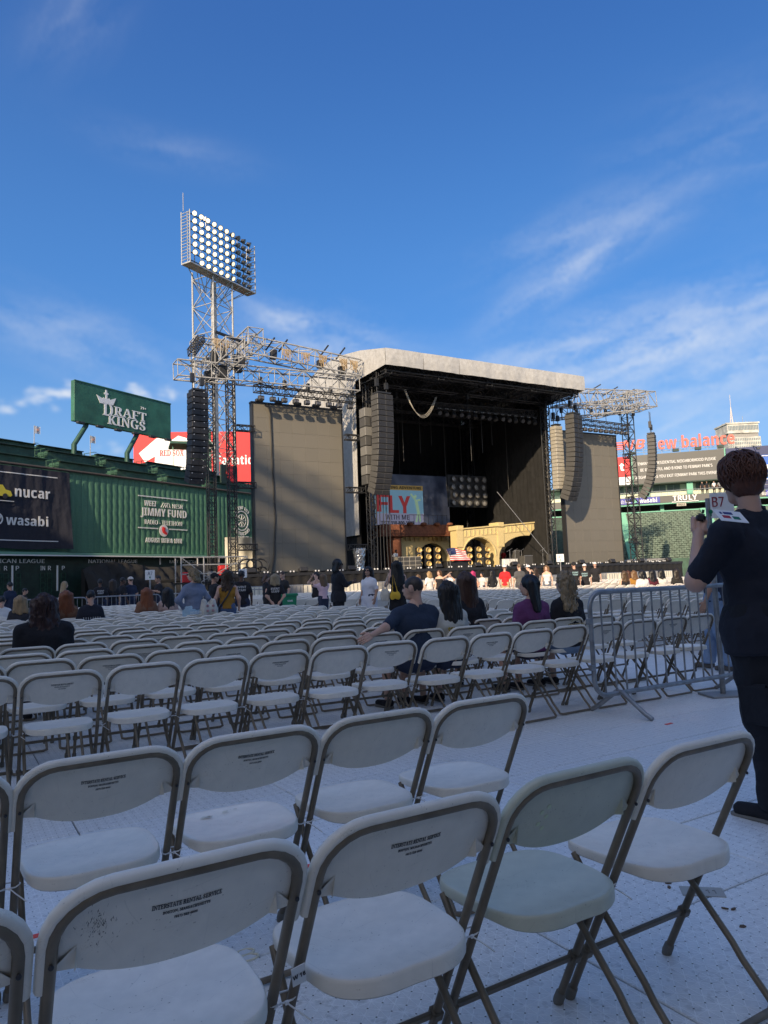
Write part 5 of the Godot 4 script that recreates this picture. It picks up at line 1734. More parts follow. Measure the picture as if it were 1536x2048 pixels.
func make_chairs() -> void:
	var cm := make_chair_meshes()
	var meshes := {}
	for k in ["plastic", "plastic_b", "plastic_green"]:
		meshes[k] = [cm.seat.mesh(M[k]), cm.back.mesh(M[k])]
	var frame_m: ArrayMesh = cm.frame.mesh(M.chair_tube)
	var rear_m: ArrayMesh = cm.rear.mesh(M.chair_tube)
	var cross_m: ArrayMesh = cm.cross.mesh(M.chair_tube)
	var foot_m: ArrayMesh = cm.foot.mesh(M.rubber)
	var print_m := back_print()
	var rivet_m := G.new().ball(Vector3.ZERO, Vector3(0.005, 0.005, 0.0035), 8, 5).mesh(M.print_black)
	var far_m := [simple_chair(M.plastic), simple_chair(M.plastic_b)]
	var ords := ["first", "second", "third", "fourth", "fifth", "sixth", "seventh", "eighth", "ninth", "tenth", "eleventh", "twelfth", "thirteenth", "fourteenth", "fifteenth", "sixteenth", "seventeenth", "eighteenth", "nineteenth", "twentieth", "twenty-first"]
	var list: Array = []     # [a, b, label, group, print, plastic]
	# the two nearest rows
	var near1 := ["white folding chair cut off by the left edge in the nearest row", "white folding chair with a dark scuff on its printed back, nearest row", "white folding chair with a number tag on its frame, nearest row", "pale green folding chair with round spots on its plain back", "white folding chair at the right end of the nearest row"]
	for k in 5:
		list.append([0.385 + 0.492 * (k - 1), 1.336, near1[k], "chairs of the nearest row", k in [1, 2], "plastic_green" if k == 3 else ("plastic" if k % 2 else "plastic_b")])
	list.append([0.86, 0.38, "folding chair whose back just enters at the lower right corner", "chairs of the nearest row", false, "plastic"])
	var near2 := ["white folding chair cut off by the left edge in the second nearest row", "white folding chair with printed back, leftmost whole one of the second row", "white folding chair with bright chips on its seat, second row", "white folding chair with plain back, third whole one of the second row", "white folding chair at the right end of the second row, before the open floor"]
	for k in 5:
		list.append([0.418 + 0.48 * (k - 1), 2.326, near2[k], "chairs of the second nearest row", k in [1, 2], "plastic_b" if k % 2 else "plastic"])
	# blocks of rows beyond the cross aisle
	var bs: Array = [4.93, 5.86, 6.62]
	while bs.size() < 40:
		bs.append(bs[-1] + 0.83)
	for r in bs.size():
		var b: float = bs[r]
		var a0 := 0.648 - 0.04 * (r % 3) + 0.02 * sin(r * 2.1)
		if b < 26.0:
			for k in range(-8, 14):
				list.append([a0 + 0.48 * k, b, "row%d:%d" % [r, k], "", (r * 5 + k * 3) % 7 < 3, "plastic" if (r + k * 2) % 3 else "plastic_b"])
		for k in 26:
			if b < 37.0:
				list.append([9.87 + 0.48 * k, b, "block2:%d:%d" % [r, k], "", (r * 3 + k) % 4 == 0, "plastic" if (r + k) % 3 else "plastic_b"])
		for k in 34:
			if b < 37.0 and b > 10.0:
				list.append([25.2 + 0.48 * k, b, "block3", "", false, "plastic"])
	# keep what the photograph can see, nearest first
	var seen: Array = []
	for q in list:
		var w := in_rows(q[0], q[1])
		if w.z < -0.2 and absf(w.x) < 0.42 - w.z * 0.60:
			seen.append([w.length(), q])
	seen.sort_custom(func(x, y): return x[0] < y[0])
	var rest: Array = []
	var made := 0
	var leftmost := {}
	for e in seen:
		var q: Array = e[1]
		var s: String = q[2]
		if s.begins_with("row"):
			var r := s.split(":")[0]
			var w := in_rows(q[0], q[1])
			if w.x > w.z * 0.545 and (not leftmost.has(r) or leftmost[r] > q[0]):
				leftmost[r] = q[0]
	for e in seen:
		var q: Array = e[1]
		var far: bool = e[0] > 10.5
		var jit := Vector3(rng.randf_range(-0.010, 0.010), 0, rng.randf_range(-0.045, 0.045)) if q[1] > 3.0 else Vector3.ZERO
		var pos := in_rows(q[0], q[1] + 0.2) + Basis(Vector3.UP, ROW_YAW) * jit
		var yaw := ROW_YAW + (rng.randf_range(-0.05, 0.05) if q[1] > 3.0 else 0.0)
		if made >= 300:
			rest.append(Transform3D(Basis(Vector3.UP, yaw), pos))
			continue
		made += 1
		var label: String = q[2]
		var group: String = q[3]
		if label.begins_with("row"):
			var rk := label.split(":")
			var r := int(rk[0].substr(3))
			group = "chairs in the rows beyond the cross aisle"
			var k := roundi((q[0] - leftmost.get(rk[0], q[0])) / 0.48)
			if k >= 0:
				label = "folding chair, %s from the left in the %s row beyond the cross aisle" % [ords[mini(k, 20)], ords[mini(r, 20)]]
			else:
				label = "folding chair %s left edge in the %s row beyond the aisle" % ["cut off by the" if k == -1 else "just outside the", ords[mini(r, 20)]]
		elif label.begins_with("block2"):
			var rk := label.split(":")
			group = "chairs in the block right of the walkway"
			label = "folding chair right of the long walkway, row %s, %s from the walkway" % [ords[mini(int(rk[1]), 20)], ords[mini(int(rk[2]), 20)]]
		if far:
			var o := inst("folding_chair", far_m[0 if q[5] == "plastic" else 1])
			tag(o, label, "chair", group)
			o.position = pos
			o.rotation.y = yaw
		else:
			var t := thing("folding_chair", label, "chair", pos, yaw, group)
			chairs_by_label[label] = t
			inst("seat", meshes[q[5]][0], t)
			var bk := inst("backrest", meshes[q[5]][1], t)
			if q[4]:
				inst("print", print_m, bk)
			inst("frame", frame_m, t)
			inst("rear_leg_frame", rear_m, t)
			inst("crossbar", cross_m, t)
			for s in [-1, 1]:
				var rv := inst("rivet", rivet_m, t)
				rv.position = Vector3(0.222 * s, 0.655, 0.148)
				var f := inst("foot", foot_m, t)
				f.position = Vector3(0.222 * s, 0.0, -0.20)
				f.rotation.x = atan2(0.40, 0.79)
	var mmi := MultiMeshInstance3D.new()
	mmi.name = "distant_folding_chairs"
	var mm := MultiMesh.new()
	mm.transform_format = MultiMesh.TRANSFORM_3D
	mm.mesh = far_m[0]
	mm.instance_count = rest.size()
	for i in rest.size():
		mm.set_instance_transform(i, rest[i])
	mmi.multimesh = mm
	add_child(mmi)
	tag(mmi, "the far rows of white folding chairs in front of the stage", "chairs", "", "stuff")
	# cable ties that hold neighbours together
	var tie := G.new()
	var lp: Array = []
	for k in 16:
		var a := TAU * k / 16
		lp.append(Vector3(cos(a) * 0.0145 + signf(cos(a)) * 0.018, 0.012 * sin(a * 2.0) * 0.3, sin(a) * 0.0145))
	tie.tube(lp, 0.0022, 5, false, true)
	tie.box(Vector3(0.004, 0.0, 0.017), Vector3(0.008, 0.007, 0.006))
	tie.tube([Vector3(0.004, 0, 0.018), Vector3(0.02, -0.006, 0.04), Vector3(0.045, -0.022, 0.06)], 0.0018, 4)
	tie.tube([Vector3(-0.01, 0.004, 0.016), Vector3(-0.03, 0.008, 0.03)], 0.0015, 4)
	var tm := tie.mesh(M.tie)
	var where := ["left of the scuffed chair", "between the scuffed chair and the tagged chair", "between the tagged chair and the pale green chair", "between the pale green chair and the end chair"]
	for k in 4:
		var o := inst("cable_tie", tm)
		tag(o, "white cable tie " + where[k] + ", nearest row", "cable tie", "cable ties on the chairs")
		o.position = in_rows(0.385 + 0.492 * (k - 0.5), 1.336 + 0.2, 0.40) + Basis(Vector3.UP, ROW_YAW) * Vector3(0, 0, 0.0)
		o.rotation = Vector3(0.3, ROW_YAW, 0)
	for k in 4:
		var o := inst("cable_tie", tm)
		tag(o, "white cable tie on the second row, %s gap from the left" % ords[k], "cable tie", "cable ties on the chairs")
		o.position = in_rows(0.418 + 0.48 * (k - 0.5), 2.326 + 0.2, 0.42) + Basis(Vector3.UP, ROW_YAW) * Vector3(0, 0, 0.012)
		o.rotation = Vector3(0.3, ROW_YAW, 0)
	for k in 11:
		var o := inst("cable_tie", tm)
		tag(o, "white cable tie in the first row beyond the cross aisle, %s gap from the left" % ords[k], "cable tie", "cable ties on the chairs")
		o.position = in_rows(0.648 + 0.48 * (k - 0.5), 4.93 + 0.2, 0.42) + Basis(Vector3.UP, ROW_YAW) * Vector3(0, 0, 0.012)
		o.rotation = Vector3(0.3, ROW_YAW, 0)


# ---------------------------------------------------------------- barricades and signs

func barricade(label: String, at: Vector3, yaw: float, w: float, bars: int) -> Node3D:
	var t := thing("barricade", label, "barricade", at, yaw, "steel crowd barricades")
	var pts: Array = []
	var h0 := 0.20
	var h1 := 1.10
	var r := 0.14
	for c in [[w / 2 - r, h1 - r, 0.0], [-w / 2 + r, h1 - r, PI / 2], [-w / 2 + r, h0 + r, PI], [w / 2 - r, h0 + r, 1.5 * PI]]:
		for k in 6:
			var a: float = c[2] + PI / 2 * k / 5
			pts.append(Vector3(c[0] + cos(a) * r, c[1] + sin(a) * r, 0))
	obj("frame", G.new().tube(pts, 0.0215, 10, false, true), M.steel, t)
	for k in bars:
		var x := -w / 2 + w * (k + 1) / (bars + 1)
		obj("bar", G.new().bar(Vector3(x, h0, 0), Vector3(x, h1, 0), 0.0085, 6), M.steel, t)
	for s in [-1, 1]:
		var x: float = s * (w / 2 - 0.30)
		obj("foot", G.new().tube([Vector3(x, 0.015, 0.34), Vector3(x, 0.05, 0.27), Vector3(x, 0.21, 0.03), Vector3(x, 0.21, -0.03), Vector3(x, 0.05, -0.27), Vector3(x, 0.015, -0.34)], 0.021, 8), M.steel, t)
	for y in [0.45, 0.85]:
		obj("hook", G.new().box(Vector3(-w / 2 - 0.02, y, 0), Vector3(0.05, 0.05, 0.045), Basis.IDENTITY, 0.006), M.steel, t)
	return t


func sign_post(label: String, words: String, at: Vector3, yaw: float, h: float, pw: float, ph: float, ink: Material) -> Node3D:
	var t := thing("section_sign", label, "sign", at, yaw, "white section signs on posts")
	obj("pole", G.new().bar(Vector3(0, 0.02, -0.02), Vector3(0, h - ph * 0.2, -0.02), 0.027, 10), M.steel, t)
	obj("base_plate", G.new().box(Vector3(0.02, 0.012, -0.02), Vector3(0.42, 0.02, 0.30), Basis.IDENTITY, 0.004), M.pole_grey, t)
	var off := 0.13 if words == "B7" else 0.0
	obj("plate", G.new().box(Vector3(off, h - ph / 2, 0.012), Vector3(pw, ph, 0.012), Basis.IDENTITY, 0.003), M.white, t)
	lettering(words, Vector3(off * 0.65, h - ph * 0.36, 0.02), pw * 0.50, ph * 0.38, ink, t, false, false, 0.004)
	obj("arrow_mark", G.new().ball(Vector3(0, h - ph * 0.74, 0.02), Vector3(pw * 0.09, ph * 0.09, 0.004)).box(Vector3(0, h - ph * 0.86, 0.02), Vector3(pw * 0.05, ph * 0.12, 0.004)), M.case_green, t)
	return t


func make_barricades() -> void:
	barricade("steel barricade standing before the first row, ends beside the blonde woman", in_rows(6.10, 4.62), ROW_YAW, 2.45, 17)
	barricade("steel barricade half hidden behind the standing man at the right edge", in_rows(8.75, 4.5), ROW_YAW, 2.4, 17)
	sign_post("white sign reading B7 on a post behind the man's hand", "B7", in_rows(6.70, 4.64), ROW_YAW - 0.45, 2.04, 0.25, 0.26, mat(0.30, 0.03, 0.05))
	sign_post("white sign reading A7 before the dark tarpaulin", "A7", Vector3(-7.75, 0, -24.0), deg_to_rad(18), 1.92, 0.30, 0.32, M.navy_sign)
	sign_post("white sign reading A6 partly hidden behind a staff member", "A6", Vector3(-5.6, 0, -28.6), deg_to_rad(12), 1.95, 0.30, 0.34, M.navy_sign)
	sign_post("white sign reading A5 above the red-capped head at right", "A5", Vector3(8.1, 0, -34.0), deg_to_rad(-12), 2.2, 0.34, 0.36, M.navy_sign)
	for k in 4:
		barricade("steel barricade closing off the left block, %s from the left" % ["first", "second", "third", "fourth"][k], in_rows(0.6 + k * 2.5, 27.0), ROW_YAW, 2.3, 14)
	barricade("steel barricade before the dark stage front, left of the green bin", in_rows(13.2, 33.0), ROW_YAW, 2.3, 14)
	# pale solid barrier panels in front of the stage
	for k in 30:
		var t := thing("barrier_panel", "pale crowd barrier panel before the stage, %s" % ["first from the left", "second from the left", "third from the left", "fourth from the left", "fifth from the left", "sixth from the left", "seventh from the left", "eighth from the left", "ninth from the left", "tenth from the left", "eleventh from the left", "twelfth from the left", "thirteenth from the left", "fourteenth from the left", "fifteenth from the left", "fifteenth from the right", "fourteenth from the right", "thirteenth from the right", "twelfth from the right", "eleventh from the right", "tenth from the right", "ninth from the right", "eighth from the right", "seventh from the right", "sixth from the right", "fifth from the right", "fourth from the right", "third from the right", "second from the right", "first from the right"][k], "barrier", in_rows(13.4 + k * 1.25, 38.6), ROW_YAW, "barrier line before the stage")
		obj("face", G.new().box(Vector3(0, 0.62, 0), Vector3(1.2, 1.16, 0.05), Basis.IDENTITY, 0.01), M.concrete if k % 5 == 3 else M.pole_grey if k % 7 == 5 else M.cream, t)
		obj("top_rail", G.new().bar(Vector3(-0.6, 1.22, 0), Vector3(0.6, 1.22, 0), 0.03, 6), M.steel, t)
		for x in [-0.4, -0.13, 0.13, 0.4]:
			obj("rib", G.new().box(Vector3(x, 0.62, 0.04), Vector3(0.03, 1.1, 0.03)), M.steel, t)


func make_small_things() -> void:
	# red tape along the floor between the two near rows
	var tp := thing("floor_tape", "red tape line stuck along the white floor between the near rows", "tape", in_rows(0, 3.15), ROW_YAW)
	obj("strip", G.new().box(Vector3(1.8, 0.002, 0), Vector3(9.0, 0.003, 0.03)), M.red_tape, tp)
	var sc := thing("tape_scrap", "small scrap of red tape on the open floor before the barricade", "tape", in_rows(5.18, 4.12), ROW_YAW + 0.1)
	obj("scrap", G.new().box(Vector3(0, 0.002, 0), Vector3(0.09, 0.003, 0.026)), M.red_tape, sc)
	# number tag, scuff, chips and spots that belong to single chairs
	var tagged: Node3D = chairs_by_label.get("white folding chair with a number tag on its frame, nearest row")
	if tagged:
		obj("number_tag", G.new().box(Vector3(-0.236, 0.47, 0.068), Vector3(0.03, 0.055, 0.002), Basis(Vector3.RIGHT, 0.46) * Basis(Vector3.BACK, 0.25)), M.white, tagged)
		lettering("W 16", Vector3(-0.236, 0.47, 0.070), 0.028, 0.012, M.print_black, tagged, true, false, 0.001).rotation = Vector3(0.46, 0, 0.25)
	var nb := Vector3(0, -0.40, 0.79).normalized()
	var scuffed: Node3D = chairs_by_label.get("white folding chair with a dark scuff on its printed back, nearest row")
	if scuffed:
		var sg := G.new()
		for k in 90:
			var u := -0.68 + rng.randfn(0.0, 0.06)
			var v := 0.40 + rng.randfn(0.0, 0.12)
			var p := back_point(u, v) + nb * 0.0005
			var q := back_point(u + rng.randf_range(0.004, 0.014), v + rng.randf_range(-0.05, 0.05)) + nb * 0.0005
			var r := back_point(u + rng.randf_range(-0.004, 0.004), v + 0.02) + nb * 0.0005
			sg.tri(p, q, r, nb, nb, nb)
		obj("scuff", sg, mat(0.22, 0.20, 0.18, 0.8), scuffed)
	var chipped: Node3D = chairs_by_label.get("white folding chair with bright chips on its seat, second row")
	if chipped:
		var cg := G.new()
		for q in [[-0.07, -0.17, 0.022], [-0.055, -0.165, 0.012], [0.01, -0.19, 0.014], [0.05, -0.195, 0.008]]:
			cg.prism(PackedVector2Array([Vector2(-1, -0.3) * q[2], Vector2(-0.3, 0.4) * q[2], Vector2(0.9, 0.3) * q[2], Vector2(0.6, -0.4) * q[2]]), 0.001, Transform3D(Basis(Vector3.RIGHT, -PI / 2), Vector3(q[0], 0.4455, q[1])))
		obj("chip", cg, M.cream, chipped)
	var gchair: Node3D = chairs_by_label.get("pale green folding chair with round spots on its plain back")
	if gchair:
		for q in [[-0.55, 0.42], [-0.47, 0.48], [-0.55, 0.60], [-0.47, 0.66], [-0.47, 0.34]]:
			var p := back_point(q[0], q[1]) + nb * 0.0005
			obj("spot", G.new().lathe([Vector2(0, 0.0006), Vector2(0.0065, 0.0006), Vector2(0.0065, 0)], 12, p, Basis(Vector3.RIGHT, PI / 2 + 0.47)), mat(0.55, 0.62, 0.42, 0.6), gchair)
	# grey floor sticker under the end chair
	var st := thing("floor_sticker", "worn grey sticker with faint number on the floor behind the end chair", "sticker", in_rows(2.59, 1.96), ROW_YAW - 0.75)
	obj("sheet", G.new().box(Vector3(0, 0.002, 0), Vector3(0.16, 0.003, 0.085)), mat(0.36, 0.36, 0.33, 0.7), st)
	var sl := lettering("C3 11", Vector3(0, 0.004, 0), 0.10, 0.03, mat(0.22, 0.22, 0.21), st, false, false, 0.001)
	sl.rotation.x = -PI / 2
	# glare off a floor sticker, built as pale gold and white rings
	var lo := thing("glare_loop_sticker", "pale gold loops painted as glare on a floor sticker beside the tagged chair", "sticker", in_rows(0.92, 2.55), ROW_YAW)
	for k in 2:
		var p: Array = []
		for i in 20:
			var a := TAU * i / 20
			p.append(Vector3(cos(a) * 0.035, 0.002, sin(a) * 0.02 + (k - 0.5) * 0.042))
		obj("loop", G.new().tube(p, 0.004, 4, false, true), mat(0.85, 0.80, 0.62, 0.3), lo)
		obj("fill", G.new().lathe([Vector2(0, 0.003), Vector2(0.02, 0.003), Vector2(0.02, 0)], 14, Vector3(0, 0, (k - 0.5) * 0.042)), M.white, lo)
	# dry leaf crumbs
	for k in 7:
		var q: Array = [[2.55, 2.09], [2.52, 2.06], [2.53, 1.82], [2.55, 1.80], [2.4, 1.9], [2.45, 1.7], [1.6, 2.9]][k]
		var c := thing("leaf_crumb", "crumb of dry leaf on the floor, %s from the end chair" % ["nearest", "second", "third", "fourth", "fifth", "sixth", "farthest"][k], "leaf", in_rows(q[0], q[1]), k * 1.3, "dry leaf crumbs on the floor")
		obj("flake", G.new().prism(PackedVector2Array([Vector2(-0.012, 0), Vector2(-0.004, 0.008), Vector2(0.010, 0.006), Vector2(0.014, -0.003), Vector2(0.001, -0.007)]), 0.004, Transform3D(Basis(Vector3.RIGHT, -PI / 2 + 0.2), Vector3(0, 0.001, 0))), mat(0.12, 0.08, 0.05, 0.9), c)
	# wheeled bin near the stage
	var bn := thing("green_bin", "bright green wheeled bin standing behind the far chairs", "bin", Vector3(-3.15, 0, -22.5), deg_to_rad(20))
	obj("body", G.new().prism(PackedVector2Array([Vector2(-0.27, 0.1), Vector2(0.27, 0.1), Vector2(0.33, 0.92), Vector2(-0.33, 0.92)]), 0.5, Transform3D(Basis.IDENTITY, Vector3(0, 0, -0.25))), M.case_green, bn)
	obj("lid", G.new().box(Vector3(0, 0.96, 0), Vector3(0.74, 0.08, 0.58), Basis.IDENTITY, 0.02), M.case_green, bn)
	lettering("SIMS", Vector3(0.12, 0.78, 0.255), 0.16, 0.05, M.white, bn, true, false, 0.004)
	obj("mark", G.new().box(Vector3(-0.22, 0.75, 0.255), Vector3(0.08, 0.09, 0.004)), M.white, bn)
	for x in [-0.2, 0.2]:
		obj("wheel", G.new().lathe([Vector2(0, -0.02), Vector2(0.09, -0.02), Vector2(0.09, 0.02), Vector2(0, 0.02)], 12, Vector3(x, 0.09, -0.2), Basis(Vector3.BACK, PI / 2)), M.rubber, bn)
	# paper left on a seat
	var pp := thing("magazine", "white printed magazine lying on a chair seat behind the seated women", "magazine", in_rows(10.1, 11.0, 0.46), ROW_YAW)
	obj("cover", G.new().box(Vector3(0, 0, 0), Vector3(0.42, 0.012, 0.28), Basis(Vector3.RIGHT, 0.25)), M.white, pp)
	lettering("Publicity", Vector3(0, 0.03, 0.11), 0.36, 0.07, M.print_black, pp, true, false, 0.003)

# ---------------------------------------------------------------- people

# joins tapered bones into one smooth skin and meshes it (surface nets)
# a bone is [a, ra, b, rb] or, for an ellipsoid, [centre, radii]
func skin_over(g: G, bones: Array, cell: float, k: float, carve: Array = [], rough := 0.0, grain_by := Vector3(40, 8, 40)) -> G:
	var lo := Vector3.INF
	var hi := -Vector3.INF
	var pad := k * 0.5 + cell * 2.5 + rough
	for b in bones:
		if b.size() == 2:
			lo = lo.min(b[0] - b[1]); hi = hi.max(b[0] + b[1])
		else:
			lo = lo.min(b[0] - Vector3.ONE * b[1]).min(b[2] - Vector3.ONE * b[3])
			hi = hi.max(b[0] + Vector3.ONE * b[1]).max(b[2] + Vector3.ONE * b[3])
	lo -= Vector3.ONE * pad
	hi += Vector3.ONE * pad
	var nx := int(ceil((hi.x - lo.x) / cell)) + 1
	var ny := int(ceil((hi.y - lo.y) / cell)) + 1
	var nz := int(ceil((hi.z - lo.z) / cell)) + 1
	var f := PackedFloat32Array()
	f.resize(nx * ny * nz)
	f.fill(9.0)
	for b in bones:
		var bl: Vector3
		var bh: Vector3
		var ell: bool = b.size() == 2
		if ell:
			bl = b[0] - b[1]; bh = b[0] + b[1]
		else:
			bl = (b[0] - Vector3.ONE * b[1]).min(b[2] - Vector3.ONE * b[3])
			bh = (b[0] + Vector3.ONE * b[1]).max(b[2] + Vector3.ONE * b[3])
		var i0 := Vector3i(((bl - Vector3.ONE * pad - lo) / cell).floor()).clamp(Vector3i.ZERO, Vector3i(nx - 1, ny - 1, nz - 1))
		var i1 := Vector3i(((bh + Vector3.ONE * pad - lo) / cell).ceil()).clamp(Vector3i.ZERO, Vector3i(nx - 1, ny - 1, nz - 1))
		var a: Vector3 = b[0]
		var ab := Vector3.ZERO
		var inv := 0.0
		var ra := 0.0
		var rb := 0.0
		var rad := Vector3.ONE
		var mn := 0.0
		if ell:
			rad = b[1]
			mn = minf(rad.x, minf(rad.y, rad.z))
		else:
			ab = b[2] - a
			inv = 1.0 / maxf(ab.length_squared(), 1e-9)
			ra = b[1]
			rb = b[3]
		for z in range(i0.z, i1.z + 1):
			for y in range(i0.y, i1.y + 1):
				var base := (z * ny + y) * nx
				var p := Vector3(lo.x + i0.x * cell, lo.y + y * cell, lo.z + z * cell)
				for x in range(i0.x, i1.x + 1):
					var d: float
					if ell:
						d = (((p - a) / rad).length() - 1.0) * mn
					else:
						var t := clampf((p - a).dot(ab) * inv, 0.0, 1.0)
						d = (p - a - ab * t).length() - ra - (rb - ra) * t
					var o := f[base + x]
					var h := k - absf(o - d)
					if h > 0.0:
						f[base + x] = minf(o, d) - h * h * 0.25 / k
					elif d < o:
						f[base + x] = d
					p.x += cell
	var nzz: FastNoiseLite = null
	if rough > 0.0:
		nzz = FastNoiseLite.new()
		nzz.seed = 3
		nzz.frequency = 1.0
		nzz.fractal_octaves = 2
	if rough > 0.0 or carve.size() > 0:
		for z in nz:
			for y in ny:
				for x in nx:
					var i := (z * ny + y) * nx + x
					if f[i] < 0.08:
						var p := lo + Vector3(x, y, z) * cell
						if nzz:
							f[i] += rough * nzz.get_noise_3d(p.x * grain_by.x, p.y * grain_by.y, p.z * grain_by.z)
						for c in carve:
							if c.size() == 2 and c[1] is Vector3:
								f[i] = maxf(f[i], -(((p - c[0]) / c[1]).length() - 1.0) * minf(c[1].x, minf(c[1].y, c[1].z)))
							else:
								f[i] = maxf(f[i], (p - c[0]).dot(c[2]))      # cut away beyond a plane [point, 0, normal]
	var vid := PackedInt32Array()
	vid.resize(nx * ny * nz)
	vid.fill(-1)
	var vs := PackedVector3Array()
	var sxy := nx * ny
	for z in nz - 1:
		for y in ny - 1:
			var row := (z * ny + y) * nx
			for x in nx - 1:
				var i := row + x
				var c0 := f[i]
				var c1 := f[i + 1]
				var c2 := f[i + nx]
				var c3 := f[i + nx + 1]
				var c4 := f[i + sxy]
				var c5 := f[i + sxy + 1]
				var c6 := f[i + sxy + nx]
				var c7 := f[i + sxy + nx + 1]
				var s := int(c0 < 0.0) + int(c1 < 0.0) + int(c2 < 0.0) + int(c3 < 0.0) + int(c4 < 0.0) + int(c5 < 0.0) + int(c6 < 0.0) + int(c7 < 0.0)
				if s == 0 or s == 8:
					continue
				var acc := Vector3.ZERO
				var m := 0
				if (c0 < 0.0) != (c1 < 0.0): acc += Vector3(c0 / (c0 - c1), 0, 0); m += 1
				if (c2 < 0.0) != (c3 < 0.0): acc += Vector3(c2 / (c2 - c3), 1, 0); m += 1
				if (c4 < 0.0) != (c5 < 0.0): acc += Vector3(c4 / (c4 - c5), 0, 1); m += 1
				if (c6 < 0.0) != (c7 < 0.0): acc += Vector3(c6 / (c6 - c7), 1, 1); m += 1
				if (c0 < 0.0) != (c2 < 0.0): acc += Vector3(0, c0 / (c0 - c2), 0); m += 1
				if (c1 < 0.0) != (c3 < 0.0): acc += Vector3(1, c1 / (c1 - c3), 0); m += 1
				if (c4 < 0.0) != (c6 < 0.0): acc += Vector3(0, c4 / (c4 - c6), 1); m += 1
				if (c5 < 0.0) != (c7 < 0.0): acc += Vector3(1, c5 / (c5 - c7), 1); m += 1
				if (c0 < 0.0) != (c4 < 0.0): acc += Vector3(0, 0, c0 / (c0 - c4)); m += 1
				if (c1 < 0.0) != (c5 < 0.0): acc += Vector3(1, 0, c1 / (c1 - c5)); m += 1
				if (c2 < 0.0) != (c6 < 0.0): acc += Vector3(0, 1, c2 / (c2 - c6)); m += 1
				if (c3 < 0.0) != (c7 < 0.0): acc += Vector3(1, 1, c3 / (c3 - c7)); m += 1
				vid[i] = vs.size()
				vs.append(lo + (Vector3(x, y, z) + acc / m) * cell)
	var ns := PackedVector3Array()
	ns.resize(vs.size())
	var quads := PackedInt32Array()
	for z in range(1, nz - 1):
		for y in range(1, ny - 1):
			var row := (z * ny + y) * nx
			for x in range(1, nx - 1):
				var i := row + x
				var s0 := f[i] < 0.0
				for ax in 3:
					var st: int = [1, nx, sxy][ax]
					if s0 == (f[i + st] < 0.0):
						continue
					var u: int = [nx, sxy, 1][ax]
					var w: int = [sxy, 1, nx][ax]
					var q := [vid[i - u - w], vid[i - w], vid[i], vid[i - u]]
					if q[0] < 0 or q[1] < 0 or q[2] < 0 or q[3] < 0:
						continue
					if not s0:
						q.reverse()
					var nn := (vs[q[2]] - vs[q[0]]).cross(vs[q[3]] - vs[q[1]])
					for e in 4:
						quads.append(q[e])
						ns[q[e]] += nn
	for i in ns.size():
		ns[i] = ns[i].normalized()
	for i in range(0, quads.size(), 4):
		var a := quads[i]
		var b := quads[i + 1]
		var c := quads[i + 2]
		var d := quads[i + 3]
		g.v.append(vs[a]); g.v.append(vs[c]); g.v.append(vs[b])
		g.n.append(ns[a]); g.n.append(ns[c]); g.n.append(ns[b])
		g.v.append(vs[a]); g.v.append(vs[d]); g.v.append(vs[c])
		g.n.append(ns[a]); g.n.append(ns[d]); g.n.append(ns[c])
	return g


var head_fine: G
var head_coarse: G
var hand_open: G
var hand_grip: G


